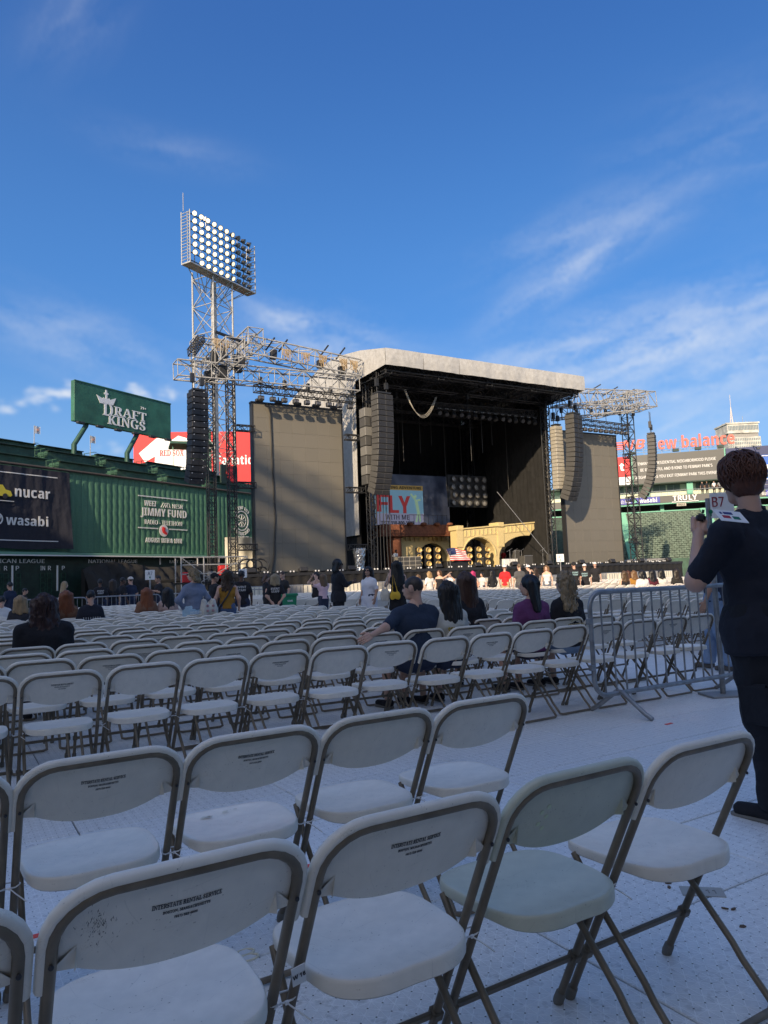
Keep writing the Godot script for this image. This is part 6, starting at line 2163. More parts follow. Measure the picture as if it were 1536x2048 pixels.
func make_heads_and_hands() -> void:
	# a head looking along -z, origin at its middle
	var hb := [
		[Vector3(0, 0.022, 0.012), Vector3(0.076, 0.098, 0.096)],
		[Vector3(0, -0.03, -0.030), Vector3(0.060, 0.082, 0.066)],
		[Vector3(-0.03, -0.085, -0.035), 0.026, Vector3(0.03, -0.085, -0.035), 0.026],
		[Vector3(0, -0.092, -0.068), 0.018, Vector3(0, -0.088, -0.06), 0.018],
		[Vector3(0, 0.020, -0.092), 0.008, Vector3(0, -0.022, -0.112), 0.012],
		[Vector3(-0.012, -0.026, -0.098), 0.009, Vector3(0.012, -0.026, -0.098), 0.009],
		[Vector3(-0.035, 0.030, -0.082), 0.012, Vector3(0.035, 0.030, -0.082), 0.012],
		[Vector3(-0.016, -0.054, -0.090), 0.008, Vector3(0.016, -0.054, -0.090), 0.008],
		[Vector3(-0.014, -0.064, -0.088), 0.008, Vector3(0.014, -0.064, -0.088), 0.008],
		[Vector3(0.078, -0.006, 0.014), Vector3(0.011, 0.032, 0.019)],
		[Vector3(-0.078, -0.006, 0.014), Vector3(0.011, 0.032, 0.019)],
		[Vector3(0, -0.05, 0.03), 0.05, Vector3(0, -0.16, 0.045), 0.05]]
	var sockets := [[Vector3(0.031, 0.008, -0.098), Vector3(0.016, 0.011, 0.014)], [Vector3(-0.031, 0.008, -0.098), Vector3(0.016, 0.011, 0.014)]]
	head_fine = skin_over(G.new(), hb, 0.006, 0.016, sockets)
	head_coarse = skin_over(G.new(), hb, 0.011, 0.016)
	for grip in 2:
		var c := 1.0 if grip == 0 else 3.4      # how far the fingers close
		var bones := [[Vector3(0, 0.0, 0.0), Vector3(0.020, 0.03, 0.028)], [Vector3(0, 0.02, -0.022), 0.015, Vector3(0, 0.082, -0.028), 0.013], [Vector3(0, 0.02, 0.0), 0.016, Vector3(0, 0.086, 0.0), 0.013], [Vector3(0, 0.02, 0.02), 0.016, Vector3(0, 0.084, 0.026), 0.013]]
		for q in 4:
			var z: float = [0.030, 0.010, -0.010, -0.029][q]
			var ln: float = [0.072, 0.082, 0.076, 0.060][q]
			var p := Vector3(0, 0.084, z)
			var an := 0.16 * c
			var r := 0.0095 - 0.0006 * q
			for s in 3:
				var l: float = ln * [0.45, 0.31, 0.24][s]
				var e := p + Vector3(-sin(an), cos(an), 0) * l
				bones.append([p, r, e, r * 0.92])
				p = e
				r *= 0.92
				an += 0.24 * c
		var t1 := Vector3(-0.006, 0.022, 0.034)
		var t2 := t1 + Vector3(-0.010, 0.026, 0.024)
		var t3 := t2 + (Vector3(-0.012, 0.030, 0.006) if grip == 0 else Vector3(-0.026, 0.012, -0.010))
		bones.append([t1, 0.014, t2, 0.0115])
		bones.append([t2, 0.0115, t3, 0.009])
		var h := skin_over(G.new(), bones, 0.0045, 0.006)
		if grip == 0:
			hand_open = h
		else:
			hand_grip = h


var people_mats := {}


func cloth_mat(c: Color) -> StandardMaterial3D:
	var key := c.to_html()
	if not people_mats.has(key):
		var m := StandardMaterial3D.new()
		m.albedo_color = c.linear_to_srgb()
		m.roughness = 0.9
		m.normal_enabled = true
		m.normal_texture = M.roof_cloth.normal_texture
		m.normal_scale = 0.9
		m.uv1_triplanar = true
		m.uv1_scale = Vector3.ONE * 2.2
		people_mats[key] = m
	return people_mats[key]


func hair_mat(c: Color) -> StandardMaterial3D:
	var key := "hair" + c.to_html()
	if not people_mats.has(key):
		var m := StandardMaterial3D.new()
		m.albedo_color = c.linear_to_srgb()
		m.roughness = 0.5
		if not people_mats.has("strands"):
			people_mats["strands"] = noise_tex(61, 0.09, Color(0.62, 0.62, 0.62), Color(1.0, 1.0, 1.0), 256, 3, 1.0, 0.12)
		m.albedo_texture = people_mats["strands"]
		m.uv1_triplanar = true
		m.uv1_scale = Vector3(7, 2.0, 7)
		people_mats[key] = m
	return people_mats[key]


const SKINS := [Color(0.55, 0.33, 0.24), Color(0.42, 0.24, 0.16), Color(0.10, 0.05, 0.03), Color(0.62, 0.40, 0.30)]
const BLACK := Color(0.012, 0.012, 0.016)
const NAVY := Color(0.018, 0.026, 0.055)


# o: sit, h (height), skin, hair [style, colour, length], top [colour, sleeve 0..1, hem], legs [kind, colour], arms [[elbow, hand], [elbow, hand]] (right, left), look (head yaw), nod, cell, lean, back (text)
func person(label: String, at: Vector3, yaw: float, o: Dictionary) -> Node3D:
	var t := thing("person", label, "person", at, yaw)
	var s: float = o.get("h", 1.70) / 1.72
	var cell: float = o.get("cell", 0.028)
	var sit: bool = o.get("sit", false)
	var hip := 0.53 if sit else 0.90
	var wide: float = o.get("wide", 1.0)
	var lean: float = o.get("lean", 0.0)
	var sh: float = o.get("shoulder", 0.165)
	var B := Basis(Vector3.RIGHT, -lean)
	var P := func(x: float, y: float, z: float) -> Vector3:      # torso points, above the hip
		return Vector3(0, hip, 0) + B * Vector3(x, y, z)
	var torso := [
		[P.call(-0.075 * wide, 0.0, 0), 0.105 * wide, P.call(0.075 * wide, 0.0, 0), 0.105 * wide],
		[P.call(-0.055 * wide, 0.17, 0), 0.092 * wide, P.call(0.055 * wide, 0.17, 0), 0.092 * wide],
		[P.call(0, 0.0, 0), 0.10 * wide, P.call(0, 0.34, -0.01), 0.10 * wide],
		[P.call(-0.085 * wide, 0.35, 0), 0.100 * wide, P.call(0.085 * wide, 0.35, 0), 0.100 * wide],
		[P.call(-0.03, 0.497, 0.012), 0.056, P.call(-sh + 0.025, 0.452, 0.012), 0.056],
		[P.call(0.03, 0.497, 0.012), 0.056, P.call(sh - 0.025, 0.452, 0.012), 0.056],
		[P.call(0, 0.48, 0.012), 0.06, P.call(0, 0.56, 0.008), 0.050]]
	var arms: Array = o.get("arms", [])
	if arms.size() == 0:
		arms = [[Vector3(0.24, 0.22, 0.04), Vector3(0.25, -0.02, -0.06)], [Vector3(-0.24, 0.22, 0.04), Vector3(-0.25, -0.02, -0.06)]]
		if sit:
			arms = [[Vector3(0.24, 0.22, 0.0), Vector3(0.12, 0.10, -0.22)], [Vector3(-0.24, 0.22, 0.0), Vector3(-0.12, 0.10, -0.22)]]
	var sleeve: float = o.top[1]
	var limbs: Array = []
	var sleeves: Array = []
	var wr: Array = []
	for k in 2:
		var sg := 1.0 if k == 0 else -1.0
		var a: Vector3 = P.call(sg * sh, 0.430, 0.01)
		var e: Vector3 = P.call(arms[k][0].x, arms[k][0].y, arms[k][0].z)
		var w: Vector3 = P.call(arms[k][1].x, arms[k][1].y, arms[k][1].z)
		limbs.append([a, 0.048 * wide, e, 0.038])
		limbs.append([e, 0.039, w, 0.026])
		wr.append([e, w])
		if sleeve > 0.0:
			var up := minf(sleeve / 0.5, 1.0)
			sleeves.append([a, 0.060 * sqrt(wide), a.lerp(e, up), lerpf(0.060, 0.052, up) * sqrt(wide)])
			if sleeve > 0.5:
				var dn := (sleeve - 0.5) / 0.5
				sleeves.append([e, 0.052, e.lerp(w, dn * 0.95), 0.042])
	var legs: Array = []
	var hips: Array = []
	var ft: Array = []
	var st: float = o.get("stride", 0.0)
	for sg in [-1.0, 1.0]:
		var h0 := Vector3(sg * 0.088 * wide, hip - 0.02, 0)
		var kn := Vector3(sg * 0.095, 0.49, -st * sg * 0.5)
		var an := Vector3(sg * 0.10, 0.085, -st * sg)
		if sit:
			kn = Vector3(sg * 0.11, 0.51, -0.43)
			an = Vector3(sg * 0.11, 0.085, -0.40)
		legs.append([h0, 0.084 * wide, kn, 0.056])
		legs.append([kn, 0.055, an, 0.036])
		ft.append(an)
	# skin: one surface, with its head and hands
	var g := G.new()
	skin_over(g, torso + limbs + legs, maxf(cell, 0.016), 0.05)
	var hd: Vector3 = P.call(0, 0.70, -0.012)
	var hr: Basis = B * Basis(Vector3.UP, o.get("look", 0.0)) * Basis(Vector3.RIGHT, o.get("nod", 0.0))
	g.add(head_fine if cell < 0.02 or o.get("face", false) else head_coarse, Transform3D(hr, hd))
	var grips: Array = o.get("grip", [false, false])
	for k in 2:
		var dir: Vector3 = (wr[k][1] - wr[k][0]).normalized()
		var th: Vector3 = o.get("thumbs", [Vector3(0, 0.2, -1), Vector3(0, 0.2, -1)])[k]
		th = (th - dir * th.dot(dir)).normalized()
		var x := dir.cross(th)
		g.add(hand_grip if grips[k] else hand_open, Transform3D(Basis(x if k == 0 else -x, dir, th), wr[k][1] - dir * 0.01))
	var sk: Color = SKINS[o.get("skin", 0)]
	if not people_mats.has(sk.to_html()):
		var m := StandardMaterial3D.new()
		m.albedo_color = sk.linear_to_srgb()
		m.roughness = 0.55
		m.subsurf_scatter_enabled = true
		m.subsurf_scatter_strength = 0.08
		people_mats[sk.to_html()] = m
	var body := obj("body", g, people_mats[sk.to_html()], t)
	body.scale = Vector3.ONE * s
	# shirt
	var hem: float = o.top[2]
	var tb: Array = []
	for b in torso.slice(0, 6):
		tb.append([b[0], b[1] + 0.014, b[2], b[3] + 0.014])
	var cut := [[Vector3(0, hip + hem, 0), 0.0, Vector3.DOWN], [P.call(0, 0.560 if sleeve > 0.0 else 0.44, 0), 0.0, (B * Vector3(0, 1, 0.1 if sleeve > 0.0 else -0.3)).normalized()]]
	if hem < -0.1:
		tb.append([Vector3(-0.075 * wide, hip - 0.02, 0), 0.12 * wide, Vector3(-0.085 * wide, hip + hem - 0.05, 0), 0.12 * wide + (0.03 if hem < -0.3 else 0.0)])
		tb.append([Vector3(0.075 * wide, hip - 0.02, 0), 0.12 * wide, Vector3(0.085 * wide, hip + hem - 0.05, 0), 0.12 * wide + (0.03 if hem < -0.3 else 0.0)])
	var shirt := obj("top", skin_over(G.new(), tb + sleeves, cell, 0.05, cut, 0.009 if cell < 0.024 else 0.006, Vector3(17, 10, 17)), cloth_mat(o.top[0]), t)
	shirt.scale = Vector3.ONE * s
	# trousers, shorts or skirt
	var lg: Array = o.get("legs", ["trousers", NAVY])
	if lg[0] != "none":
		var lb: Array = []
		var low := 0.07
		if lg[0] == "shorts":
			low = 0.62 if not sit else 0.0
		for b in legs:
			var cuff: float = o.get("flare", 0.022)
			lb.append([b[0], b[1] + 0.016, b[2], b[3] + cuff])
		if lg[0] == "shorts" and sit:
			lb = [[legs[0][0], 0.10, legs[0][0].lerp(legs[0][2], 0.55), 0.09], [legs[2][0], 0.10, legs[2][0].lerp(legs[2][2], 0.55), 0.09]]
		elif lg[0] == "shorts":
			lb = [lb[0], lb[2]]
		lb.append([Vector3(-0.075 * wide, hip, 0), 0.116 * wide, Vector3(0.075 * wide, hip, 0), 0.116 * wide])
		lb.append([Vector3(-0.06 * wide, hip + 0.08, 0), 0.105 * wide, Vector3(0.06 * wide, hip + 0.08, 0), 0.105 * wide])
		var lc := [[Vector3(0, low, 0), 0.0, Vector3.DOWN], [Vector3(0, hip + 0.12, 0), 0.0, Vector3.UP]]
		var tr := obj(lg[0], skin_over(G.new(), lb, cell, 0.04, lc, 0.011 if cell < 0.024 else 0.007, Vector3(11, 8, 11)), cloth_mat(lg[1]), t)
		tr.scale = Vector3.ONE * s
	for k in 2:
		var yaw_f := 0.12 * (1.0 if k == 1 else -1.0)
		var a: Vector3 = ft[k]
		var toe := a + Vector3(sin(yaw_f) * 0.16, -0.045, -0.17)
		var sb := [[a + Vector3(0, -0.03, 0.03), 0.042, a + Vector3(0, -0.03, 0.0), 0.044], [a + Vector3(0, -0.035, 0.02), 0.040, toe, 0.036]]
		if cell < 0.02:
			var so := skin_over(G.new(), [[a + Vector3(0, -0.065, 0.035), 0.043, toe + Vector3(0, -0.02, -0.012), 0.040]], 0.012, 0.02, [[Vector3(0, 0.002, 0), 0.0, Vector3.DOWN], [Vector3(0, 0.026, 0), 0.0, Vector3.UP]])
			obj("sole", so, M.rubber, t).scale = Vector3.ONE * s
		var shoe := obj("shoe", skin_over(G.new(), sb, minf(cell, 0.02), 0.03, [[Vector3(0, 0.005, 0), 0.0, Vector3.DOWN]]), cloth_mat(o.get("shoes", BLACK)), t)
		shoe.scale = Vector3.ONE * s
	# hair
	var hs: Array = o.get("hair", ["short", BLACK, 0.0])
	var hb: Array = []
	var hc: Array = [[Vector3(0, -0.045, -0.10), Vector3(0.062, 0.088, 0.075)]]
	var rough := 0.010
	if hs[0] == "short":
		hb = [[Vector3(0, 0.034, 0.014), Vector3(0.083, 0.100, 0.102)]]
		hc.append([Vector3(0.085, -0.02, -0.01), Vector3(0.03, 0.045, 0.035)])
		hc.append([Vector3(-0.085, -0.02, -0.01), Vector3(0.03, 0.045, 0.035)])
		hc.append([Vector3(0, -0.075, 0), 0.0, Vector3.DOWN])
	elif hs[0] == "curly":
		hb = [[Vector3(0, 0.040, 0.012), Vector3(0.092, 0.098, 0.106)], [Vector3(0, -0.02, 0.045), Vector3(0.080, 0.080, 0.068)], [Vector3(0, 0.08, -0.05), Vector3(0.075, 0.050, 0.055)]]
		rough = 0.007
	elif hs[0] == "cropped":
		hb = [[Vector3(0, 0.028, 0.013), Vector3(0.079, 0.097, 0.099)]]
		hc.append([Vector3(0, -0.06, 0), 0.0, Vector3.DOWN])
		rough = 0.003
	else:
		var ln: float = hs[2]
		hb = [[Vector3(0, 0.030, 0.014), Vector3(0.088, 0.106, 0.106)]]
		for q in 5:
			var ax := (q - 2) * 0.042
			var zz := 0.055 - 0.012 * absf(q - 2)
			var tip := Vector3(ax * o.get("spread", 1.25), -ln - 0.02 * ((q * 7) % 3), zz + 0.05)
			hb.append([Vector3(ax, 0.03, zz), 0.052, tip, o.get("tip", 0.034)])
		rough = o.get("wave", 0.010)
	var hg := skin_over(G.new(), hb, clampf(cell * 0.55, 0.007, 0.016), 0.03, hc, rough, Vector3(30, 24, 30) if hs[0] == "curly" else o.get("grain", Vector3(46, 5, 46)))
	if cell < 0.024:
		add_strands(hg, hs, o, label)
	var hair := obj("hair", hg, hair_mat(hs[1]), t)
	hair.transform = Transform3D(hr.scaled(Vector3.ONE * s), hd * s)
	if o.has("cap"):
		var cg := skin_over(G.new(), [[Vector3(0, 0.045, 0.012), Vector3(0.094, 0.092, 0.108)], [Vector3(-0.04, 0.055, -0.11), 0.012, Vector3(-0.03, 0.04, -0.165), 0.008], [Vector3(0.04, 0.055, -0.11), 0.012, Vector3(0.03, 0.04, -0.165), 0.008], [Vector3(0, 0.06, -0.11), 0.012, Vector3(0, 0.045, -0.17), 0.008]], 0.012, 0.015, [[Vector3(0, 0.035, 0), 0.0, Vector3.DOWN]])
		var cp := obj("cap", cg, cloth_mat(o.cap), t)
		cp.transform = hair.transform
	if o.has("glasses"):
		var gg := G.new()
		for q in [-1, 1]:
			gg.ball(Vector3(0.032 * q, 0.006, -0.102), Vector3(0.027, 0.020, 0.008), 10, 6)
			gg.bar(Vector3(0.058 * q, 0.012, -0.095), Vector3(0.080 * q, 0.008, 0.01), 0.004)
		gg.bar(Vector3(-0.01, 0.014, -0.106), Vector3(0.01, 0.014, -0.106), 0.004)
		var gl := obj("sunglasses", gg, mat(0.01, 0.01, 0.012, 0.15), t)
		gl.transform = hair.transform
	elif o.get("face", false):
		for q in [-1, 1]:
			var ey := obj("eye", G.new().ball(Vector3(0.031 * q, 0.008, -0.088), Vector3.ONE * 0.0105, 8, 6), mat(0.12, 0.07, 0.05, 0.2), t)
			ey.transform = hair.transform
	if o.has("back"):
		for q in o.back.size():
			var ln: Array = o.back[q]     # text, height above hip, width, letter height, colour
			var tm := lettering(ln[0], P.call(ln[5] if ln.size() > 5 else 0.0, ln[1], 0.118 * wide + 0.012) * s, ln[2], ln[3], cloth_mat(ln[4]), t, true, false, 0.006)
			tm.name = "shirt_print"
			tm.rotation.x = -lean
	return t


# single locks over the mass of the hair, so that its outline and surface break up
func add_strands(g: G, hs: Array, o: Dictionary, label: String) -> void:
	var r := RandomNumberGenerator.new()
	r.seed = hash(label)
	if hs[0] == "curly":
		for k in 620:
			var d := Vector3(r.randfn(), r.randfn() + 0.55, r.randfn() + 0.15).normalized()
			if d.z < -0.6 and d.y < 0.3 or d.y < -0.5:
				continue
			var rad := Vector3(0.093, 0.100, 0.107)
			var ph := r.randf() * TAU
			var amp := r.randf_range(0.004, 0.009)
			var lenh := r.randf_range(0.45, 0.85)
			var lift := r.randf_range(0.0, 0.008)
			var p: Array = []
			var q := d
			for i in 9:
				var u := i / 8.0
				p.append(Vector3(0, 0.037, 0.014) + q * (rad + Vector3.ONE * (lift + 0.006 * sin(u * PI))) + q.cross(Vector3.UP).normalized() * amp * sin(ph + u * 8.0))
				var flow := Vector3(q.x * 0.5, -1.0, q.z * 0.5 + 0.1)
				flow = (flow - q * flow.dot(q)).normalized()
				q = (q + flow * lenh / 8.0).normalized()
			g.tube(p, [0.0015, 0.0035, 0.0042, 0.0042, 0.0042, 0.004, 0.0035, 0.0025, 0.0008], 4, false)
	elif hs[0] == "long":
		var ln: float = hs[2]
		var wv: float = o.get("wave", 0.010)
		var sp: float = o.get("spread", 1.25)
		for k in 190:
			var an := r.randf_range(-1.9, 1.9)       # round the back of the head, from temple to temple
			var el := r.randf_range(0.0, 1.3)
			var d := Vector3(sin(an) * cos(el), sin(el), cos(an) * cos(el))
			var st := Vector3(0, 0.030, 0.014) + d * Vector3(0.089, 0.107, 0.107)
			var q := clampf(sin(an), -1, 1)
			var depth := 0.105 - 0.035 * absf(q) + r.randf_range(-0.006, 0.010)
			var endy := -ln - r.randf_range(-0.05, 0.035)
			var ph := r.randf() * TAU
			var p: Array = []
			var mid := Vector3(q * 0.100, 0.0, minf(st.z, 0.10) if el > 0.6 else st.z)
			for i in 11:
				var u := i / 10.0
				var b := st.lerp(mid, minf(1.0, u * 3.0)) if u < 0.34 else mid.lerp(Vector3(q * 0.092 * sp, endy, depth), (u - 0.34) / 0.66)
				b += d * 0.010 * sin(minf(1.0, u * 3.0) * PI) + Vector3(sin(ph + u * 11.0), 0, cos(ph * 1.7 + u * 9.0)) * wv * 0.75 * u
				p.append(b)
			g.tube(p, [0.003, 0.005, 0.0055, 0.0055, 0.0055, 0.0055, 0.005, 0.005, 0.0045, 0.0035, 0.001], 4, false)
	elif hs[0] == "short":
		for k in 130:
			var d := Vector3(r.randfn(), absf(r.randfn()) + 0.2, r.randfn() + 0.3).normalized()
			var c := Vector3(0, 0.034, 0.014) + d * Vector3(0.083, 0.100, 0.102)
			var dn := (Vector3(d.x, -0.8, d.z + 0.5) - d * 0.2).normalized()
			g.tube([c, c + dn * 0.015 + d * 0.004, c + dn * 0.032], [0.004, 0.004, 0.001], 4, false)


func strap_bag(parent: Node3D, c: Vector3, size: Vector3, m: Material, strap_to: Vector3, called := "bag") -> void:
	# sack with a soft outline and two handles
	var o := obj(called, skin_over(G.new(), [[c + Vector3(-size.x * 0.35, -size.y * 0.35, 0), size.z * 0.5, c + Vector3(-size.x * 0.3, size.y * 0.35, 0), size.z * 0.4], [c + Vector3(size.x * 0.35, -size.y * 0.35, 0), size.z * 0.5, c + Vector3(size.x * 0.3, size.y * 0.35, 0), size.z * 0.4], [c + Vector3(-size.x * 0.35, 0, 0), size.z * 0.45, c + Vector3(size.x * 0.35, 0, 0), size.z * 0.45]], 0.022, 0.08), m, parent)
	obj("strap", G.new().tube([c + Vector3(-size.x * 0.3, size.y * 0.4, 0), strap_to + Vector3(-0.02, 0.02, 0), c + Vector3(size.x * 0.3, size.y * 0.4, 0)], 0.012, 5), m, o)

func at_px(x: float, d: float) -> Vector3:
	return Vector3((x - 773.0) / 1460.0 * d, 0, -d)


func make_people() -> void:
	make_heads_and_hands()
	var st := ROW_YAW
	# ---- close: the man standing at the right edge
	var staff := person("tall standing man with curly auburn hair and navy polo shirt, hand raised to face", Vector3(1.985, 0, -3.80), 0.50, {h = 1.86, cell = 0.015, wide = 1.14, shoulder = 0.215, hair = ["curly", Color(0.15, 0.050, 0.024), 0.0], top = [Color(0.010, 0.012, 0.022), 0.42, -0.12], legs = ["trousers", Color(0.008, 0.009, 0.014)], flare = 0.035, skin = 0, look = -0.42, face = true,
		arms = [[Vector3(0.30, 0.20, -0.02), Vector3(0.22, 0.05, -0.22)], [Vector3(-0.315, 0.235, -0.10), Vector3(-0.150, 0.470, -0.175)]], grip = [false, true], thumbs = [Vector3(0, 0.2, -1), Vector3(0.9, 0.1, 0.5)]})
	staff.basis = Basis(Vector3.BACK, 0.055) * staff.basis
	var sc := 1.86 / 1.72
	var ck := obj("collar", G.new().tube([Vector3(-0.066, 1.432, -0.035), Vector3(-0.062, 1.446, 0.025), Vector3(-0.035, 1.452, 0.055), Vector3(0, 1.455, 0.066), Vector3(0.035, 1.452, 0.055), Vector3(0.062, 1.446, 0.025), Vector3(0.066, 1.432, -0.035)], 0.015, 6), cloth_mat(Color(0.010, 0.012, 0.022)), staff)
	ck.scale = Vector3.ONE * sc
	for sx in [-1, 1]:
		var pk := obj("cargo_pocket", G.new().box(Vector3(0.182 * sx, 0.56, 0.03), Vector3(0.03, 0.19, 0.16), Basis(Vector3.BACK, -0.05 * sx), 0.012), cloth_mat(Color(0.008, 0.009, 0.014)), staff)
		pk.scale = Vector3.ONE * sc
	var pr := lettering("VENUE STAFF", Vector3(0.17, 1.29, 0.135), 0.22, 0.035, M.white, staff, true, false, 0.004)
	pr.name = "shirt_print"
	var rad := thing("handheld_radio", "small black radio gripped in the standing man's raised hand", "radio", staff.position, staff.rotation.y)
	rad.basis = staff.basis
	obj("body", G.new().box(Vector3(-0.125, 1.560, -0.190), Vector3(0.03, 0.04, 0.05), Basis(Vector3.UP, 0.5) * Basis(Vector3.RIGHT, 0.3), 0.01), M.truss_black, rad)
	obj("knob", G.new().bar(Vector3(-0.12, 1.58, -0.18), Vector3(-0.118, 1.60, -0.175), 0.007, 6), M.truss_black, rad)
	var card := thing("printed_card", "white card with blue, red and green blocks hanging at the standing man's shoulder", "card", Vector3(1.645, 1.515, -3.46), 0.25)
	card.rotation = Vector3(-0.95, 0.25, -0.22)
	obj("sheet", G.new().box(Vector3.ZERO, Vector3(0.135, 0.105, 0.002)), M.white, card)
	for q in [[-0.005, 0.025, 0.045, 0.022, Color(0.03, 0.05, 0.18)], [-0.025, -0.012, 0.038, 0.026, Color(0.35, 0.03, 0.05)], [0.022, -0.016, 0.034, 0.028, Color(0.02, 0.16, 0.11)], [-0.04, 0.024, 0.012, 0.02, Color(0.03, 0.05, 0.18)]]:
		obj("print_block", G.new().box(Vector3(q[0], q[1], 0.0015), Vector3(q[2], q[3], 0.001)), cloth_mat(q[4]), card)
	# ---- just behind the barricade
	person("person in light blue jeans and striped trainers walking behind the barricade", at_px(1422, 9.3), 0.9, {h = 1.66, hair = ["short", BLACK, 0.0], top = [NAVY, 0.4, -0.02], legs = ["trousers", Color(0.19, 0.27, 0.40)], flare = 0.05, stride = 0.16, skin = 1, shoes = Color(0.10, 0.09, 0.08), cell = 0.022})
	# ---- seated in the nearer rows
	person("broad man in a navy T-shirt with cropped hair, arm stretched along the chair backs", in_rows(3.95, 6.02), st, {sit = true, h = 1.66, cell = 0.018, wide = 1.22, shoulder = 0.215, hair = ["cropped", Color(0.05, 0.035, 0.025), 0], top = [Color(0.020, 0.032, 0.060), 0.40, -0.02], legs = ["shorts", NAVY], look = 0.55, face = true, skin = 0,
		arms = [[Vector3(0.26, 0.20, -0.05), Vector3(0.15, 0.10, -0.25)], [Vector3(-0.42, 0.335, 0.11), Vector3(-0.62, 0.275, 0.17)]], thumbs = [Vector3(0, 0.2, -1), Vector3(0, 0.9, -0.5)]})
	person("woman with dark hair in a cream shirt with yellow print, beside the navy man", in_rows(4.36, 6.02), st, {sit = true, h = 1.58, cell = 0.018, hair = ["long", Color(0.022, 0.016, 0.014), 0.27], wave = 0.014, top = [Color(0.55, 0.53, 0.47), 0.42, -0.02], legs = ["shorts", NAVY], skin = 3, back = [["SPRING", 0.30, 0.20, 0.06, Color(0.42, 0.30, 0.02)], ["BREAK", 0.22, 0.17, 0.06, Color(0.42, 0.30, 0.02)]]})
	person("woman with very long brown hair in a black top, right of the cream shirt", in_rows(5.15, 6.72), st, {sit = true, h = 1.70, cell = 0.018, hair = ["long", Color(0.085, 0.038, 0.022), 0.46], spread = 1.3, tip = 0.022, wave = 0.012, top = [BLACK, 0.42, -0.02], legs = ["shorts", BLACK], skin = 0, lean = 0.05})
	person("woman with straight black hair in a plum purple T-shirt", in_rows(5.46, 6.02), st, {sit = true, h = 1.62, cell = 0.018, wide = 1.12, shoulder = 0.18, hair = ["long", Color(0.012, 0.010, 0.012), 0.27], wave = 0.008, top = [Color(0.13, 0.035, 0.12), 0.42, -0.04], legs = ["shorts", Color(0.03, 0.025, 0.05)], look = 0.7, skin = 0})
	person("woman with wavy ash blonde hair in a black printed T-shirt, at the row end", in_rows(5.99, 6.02), st, {sit = true, h = 1.64, cell = 0.018, wide = 1.05, hair = ["long", Color(0.40, 0.29, 0.16), 0.30], spread = 1.7, wave = 0.030, grain = Vector3(26, 14, 26), top = [BLACK, 0.42, -0.04], legs = ["shorts", Color(0.22, 0.30, 0.42)], look = 0.3, skin = 3, back = [["JONAS", 0.27, 0.15, 0.035, Color(0.45, 0.38, 0.25)], ["BROTHERS", 0.21, 0.24, 0.04, Color(0.45, 0.36, 0.20)], ["TOUR", 0.14, 0.22, 0.05, Color(0.10, 0.35, 0.45)]]})
	person("large woman with long dark red-brown hair and a black T-shirt, near the left edge", in_rows(0.86, 8.0), st, {sit = true, h = 1.62, cell = 0.020, wide = 1.28, shoulder = 0.225, hair = ["long", Color(0.045, 0.014, 0.012), 0.33], spread = 1.5, wave = 0.020, grain = Vector3(30, 12, 30), top = [Color(0.008, 0.008, 0.011), 0.42, -0.04], legs = ["trousers", BLACK], skin = 0})
	person("person in navy cut off by the left edge, beside the large dark-haired woman", in_rows(0.12, 7.2), st, {sit = true, h = 1.55, wide = 1.2, shoulder = 0.21, hair = ["short", BLACK, 0], top = [NAVY, 0.42, -0.04], legs = ["trousers", BLACK]})
	# ---- seated farther left
	var left := [
		[43, 14.6, "seated blonde woman in dark clothes partly behind the large woman", ["long", Color(0.45, 0.30, 0.15), 0.22], Color(0.03, 0.03, 0.035), 1.60],
		[92, 13.6, "seated person with long black hair and black T-shirt with white print", ["long", BLACK, 0.26], BLACK, 1.62],
		[134, 14.2, "seated woman with full wavy ginger hair and brown top", ["long", Color(0.26, 0.075, 0.022), 0.34], Color(0.18, 0.09, 0.05), 1.68],
		[183, 14.0, "seated person with black hair in a black shirt with white stripes", ["short", BLACK, 0.0], Color(0.012, 0.013, 0.022), 1.66],
		[294, 16.5, "seated woman with long straight ginger hair, alone in mid row", ["long", Color(0.30, 0.085, 0.025), 0.34], Color(0.20, 0.10, 0.06), 1.68],
		[336, 16.8, "seated woman with long black hair right of the ginger woman", ["long", BLACK, 0.32], Color(0.45, 0.32, 0.28), 1.66],
		[6, 17.0, "seated person in white at the far left edge", ["short", BLACK, 0.0], Color(0.6, 0.6, 0.6), 1.6]]
	for q in left:
		var o := {sit = true, h = q[5], hair = q[3], wave = 0.016, spread = 1.5, top = [q[4], 0.4, -0.03], legs = ["trousers", NAVY], lean = -0.02}
		if q[0] == 183:
			o.back = [["||||||||", 0.26, 0.30, 0.09, Color(0.6, 0.6, 0.6)]]
			o.wide = 1.15
		if q[0] == 92:
			o.back = [["MAP", 0.24, 0.14, 0.06, Color(0.6, 0.6, 0.6)]]
		person(q[2], at_px(q[0], q[1]), st, o)
	# ---- standing in the seating
	var gw := person("blonde woman in a grey-blue sweatshirt and pale blue trousers, hand on hip", at_px(388, 13.5), 0.75, {h = 1.63, cell = 0.022, wide = 1.15, hair = ["long", Color(0.36, 0.25, 0.12), 0.09], spread = 1.6, wave = 0.028, grain = Vector3(30, 20, 30), top = [Color(0.17, 0.20, 0.28), 0.95, 0.02], legs = ["trousers", Color(0.36, 0.52, 0.64)], flare = 0.06, look = 0.75, face = true, glasses = true, skin = 3,
		arms = [[Vector3(0.27, 0.24, 0.06), Vector3(0.22, 0.05, -0.12)], [Vector3(-0.36, 0.22, 0.06), Vector3(-0.17, 0.05, -0.04)]]})
	var gp := lettering("HOTSHOT", Vector3(-0.02, 0.83, 0.155), 0.26, 0.045, cloth_mat(Color(0.7, 0.75, 0.78)), gw, true, false, 0.004)
	gp.name = "trouser_print"
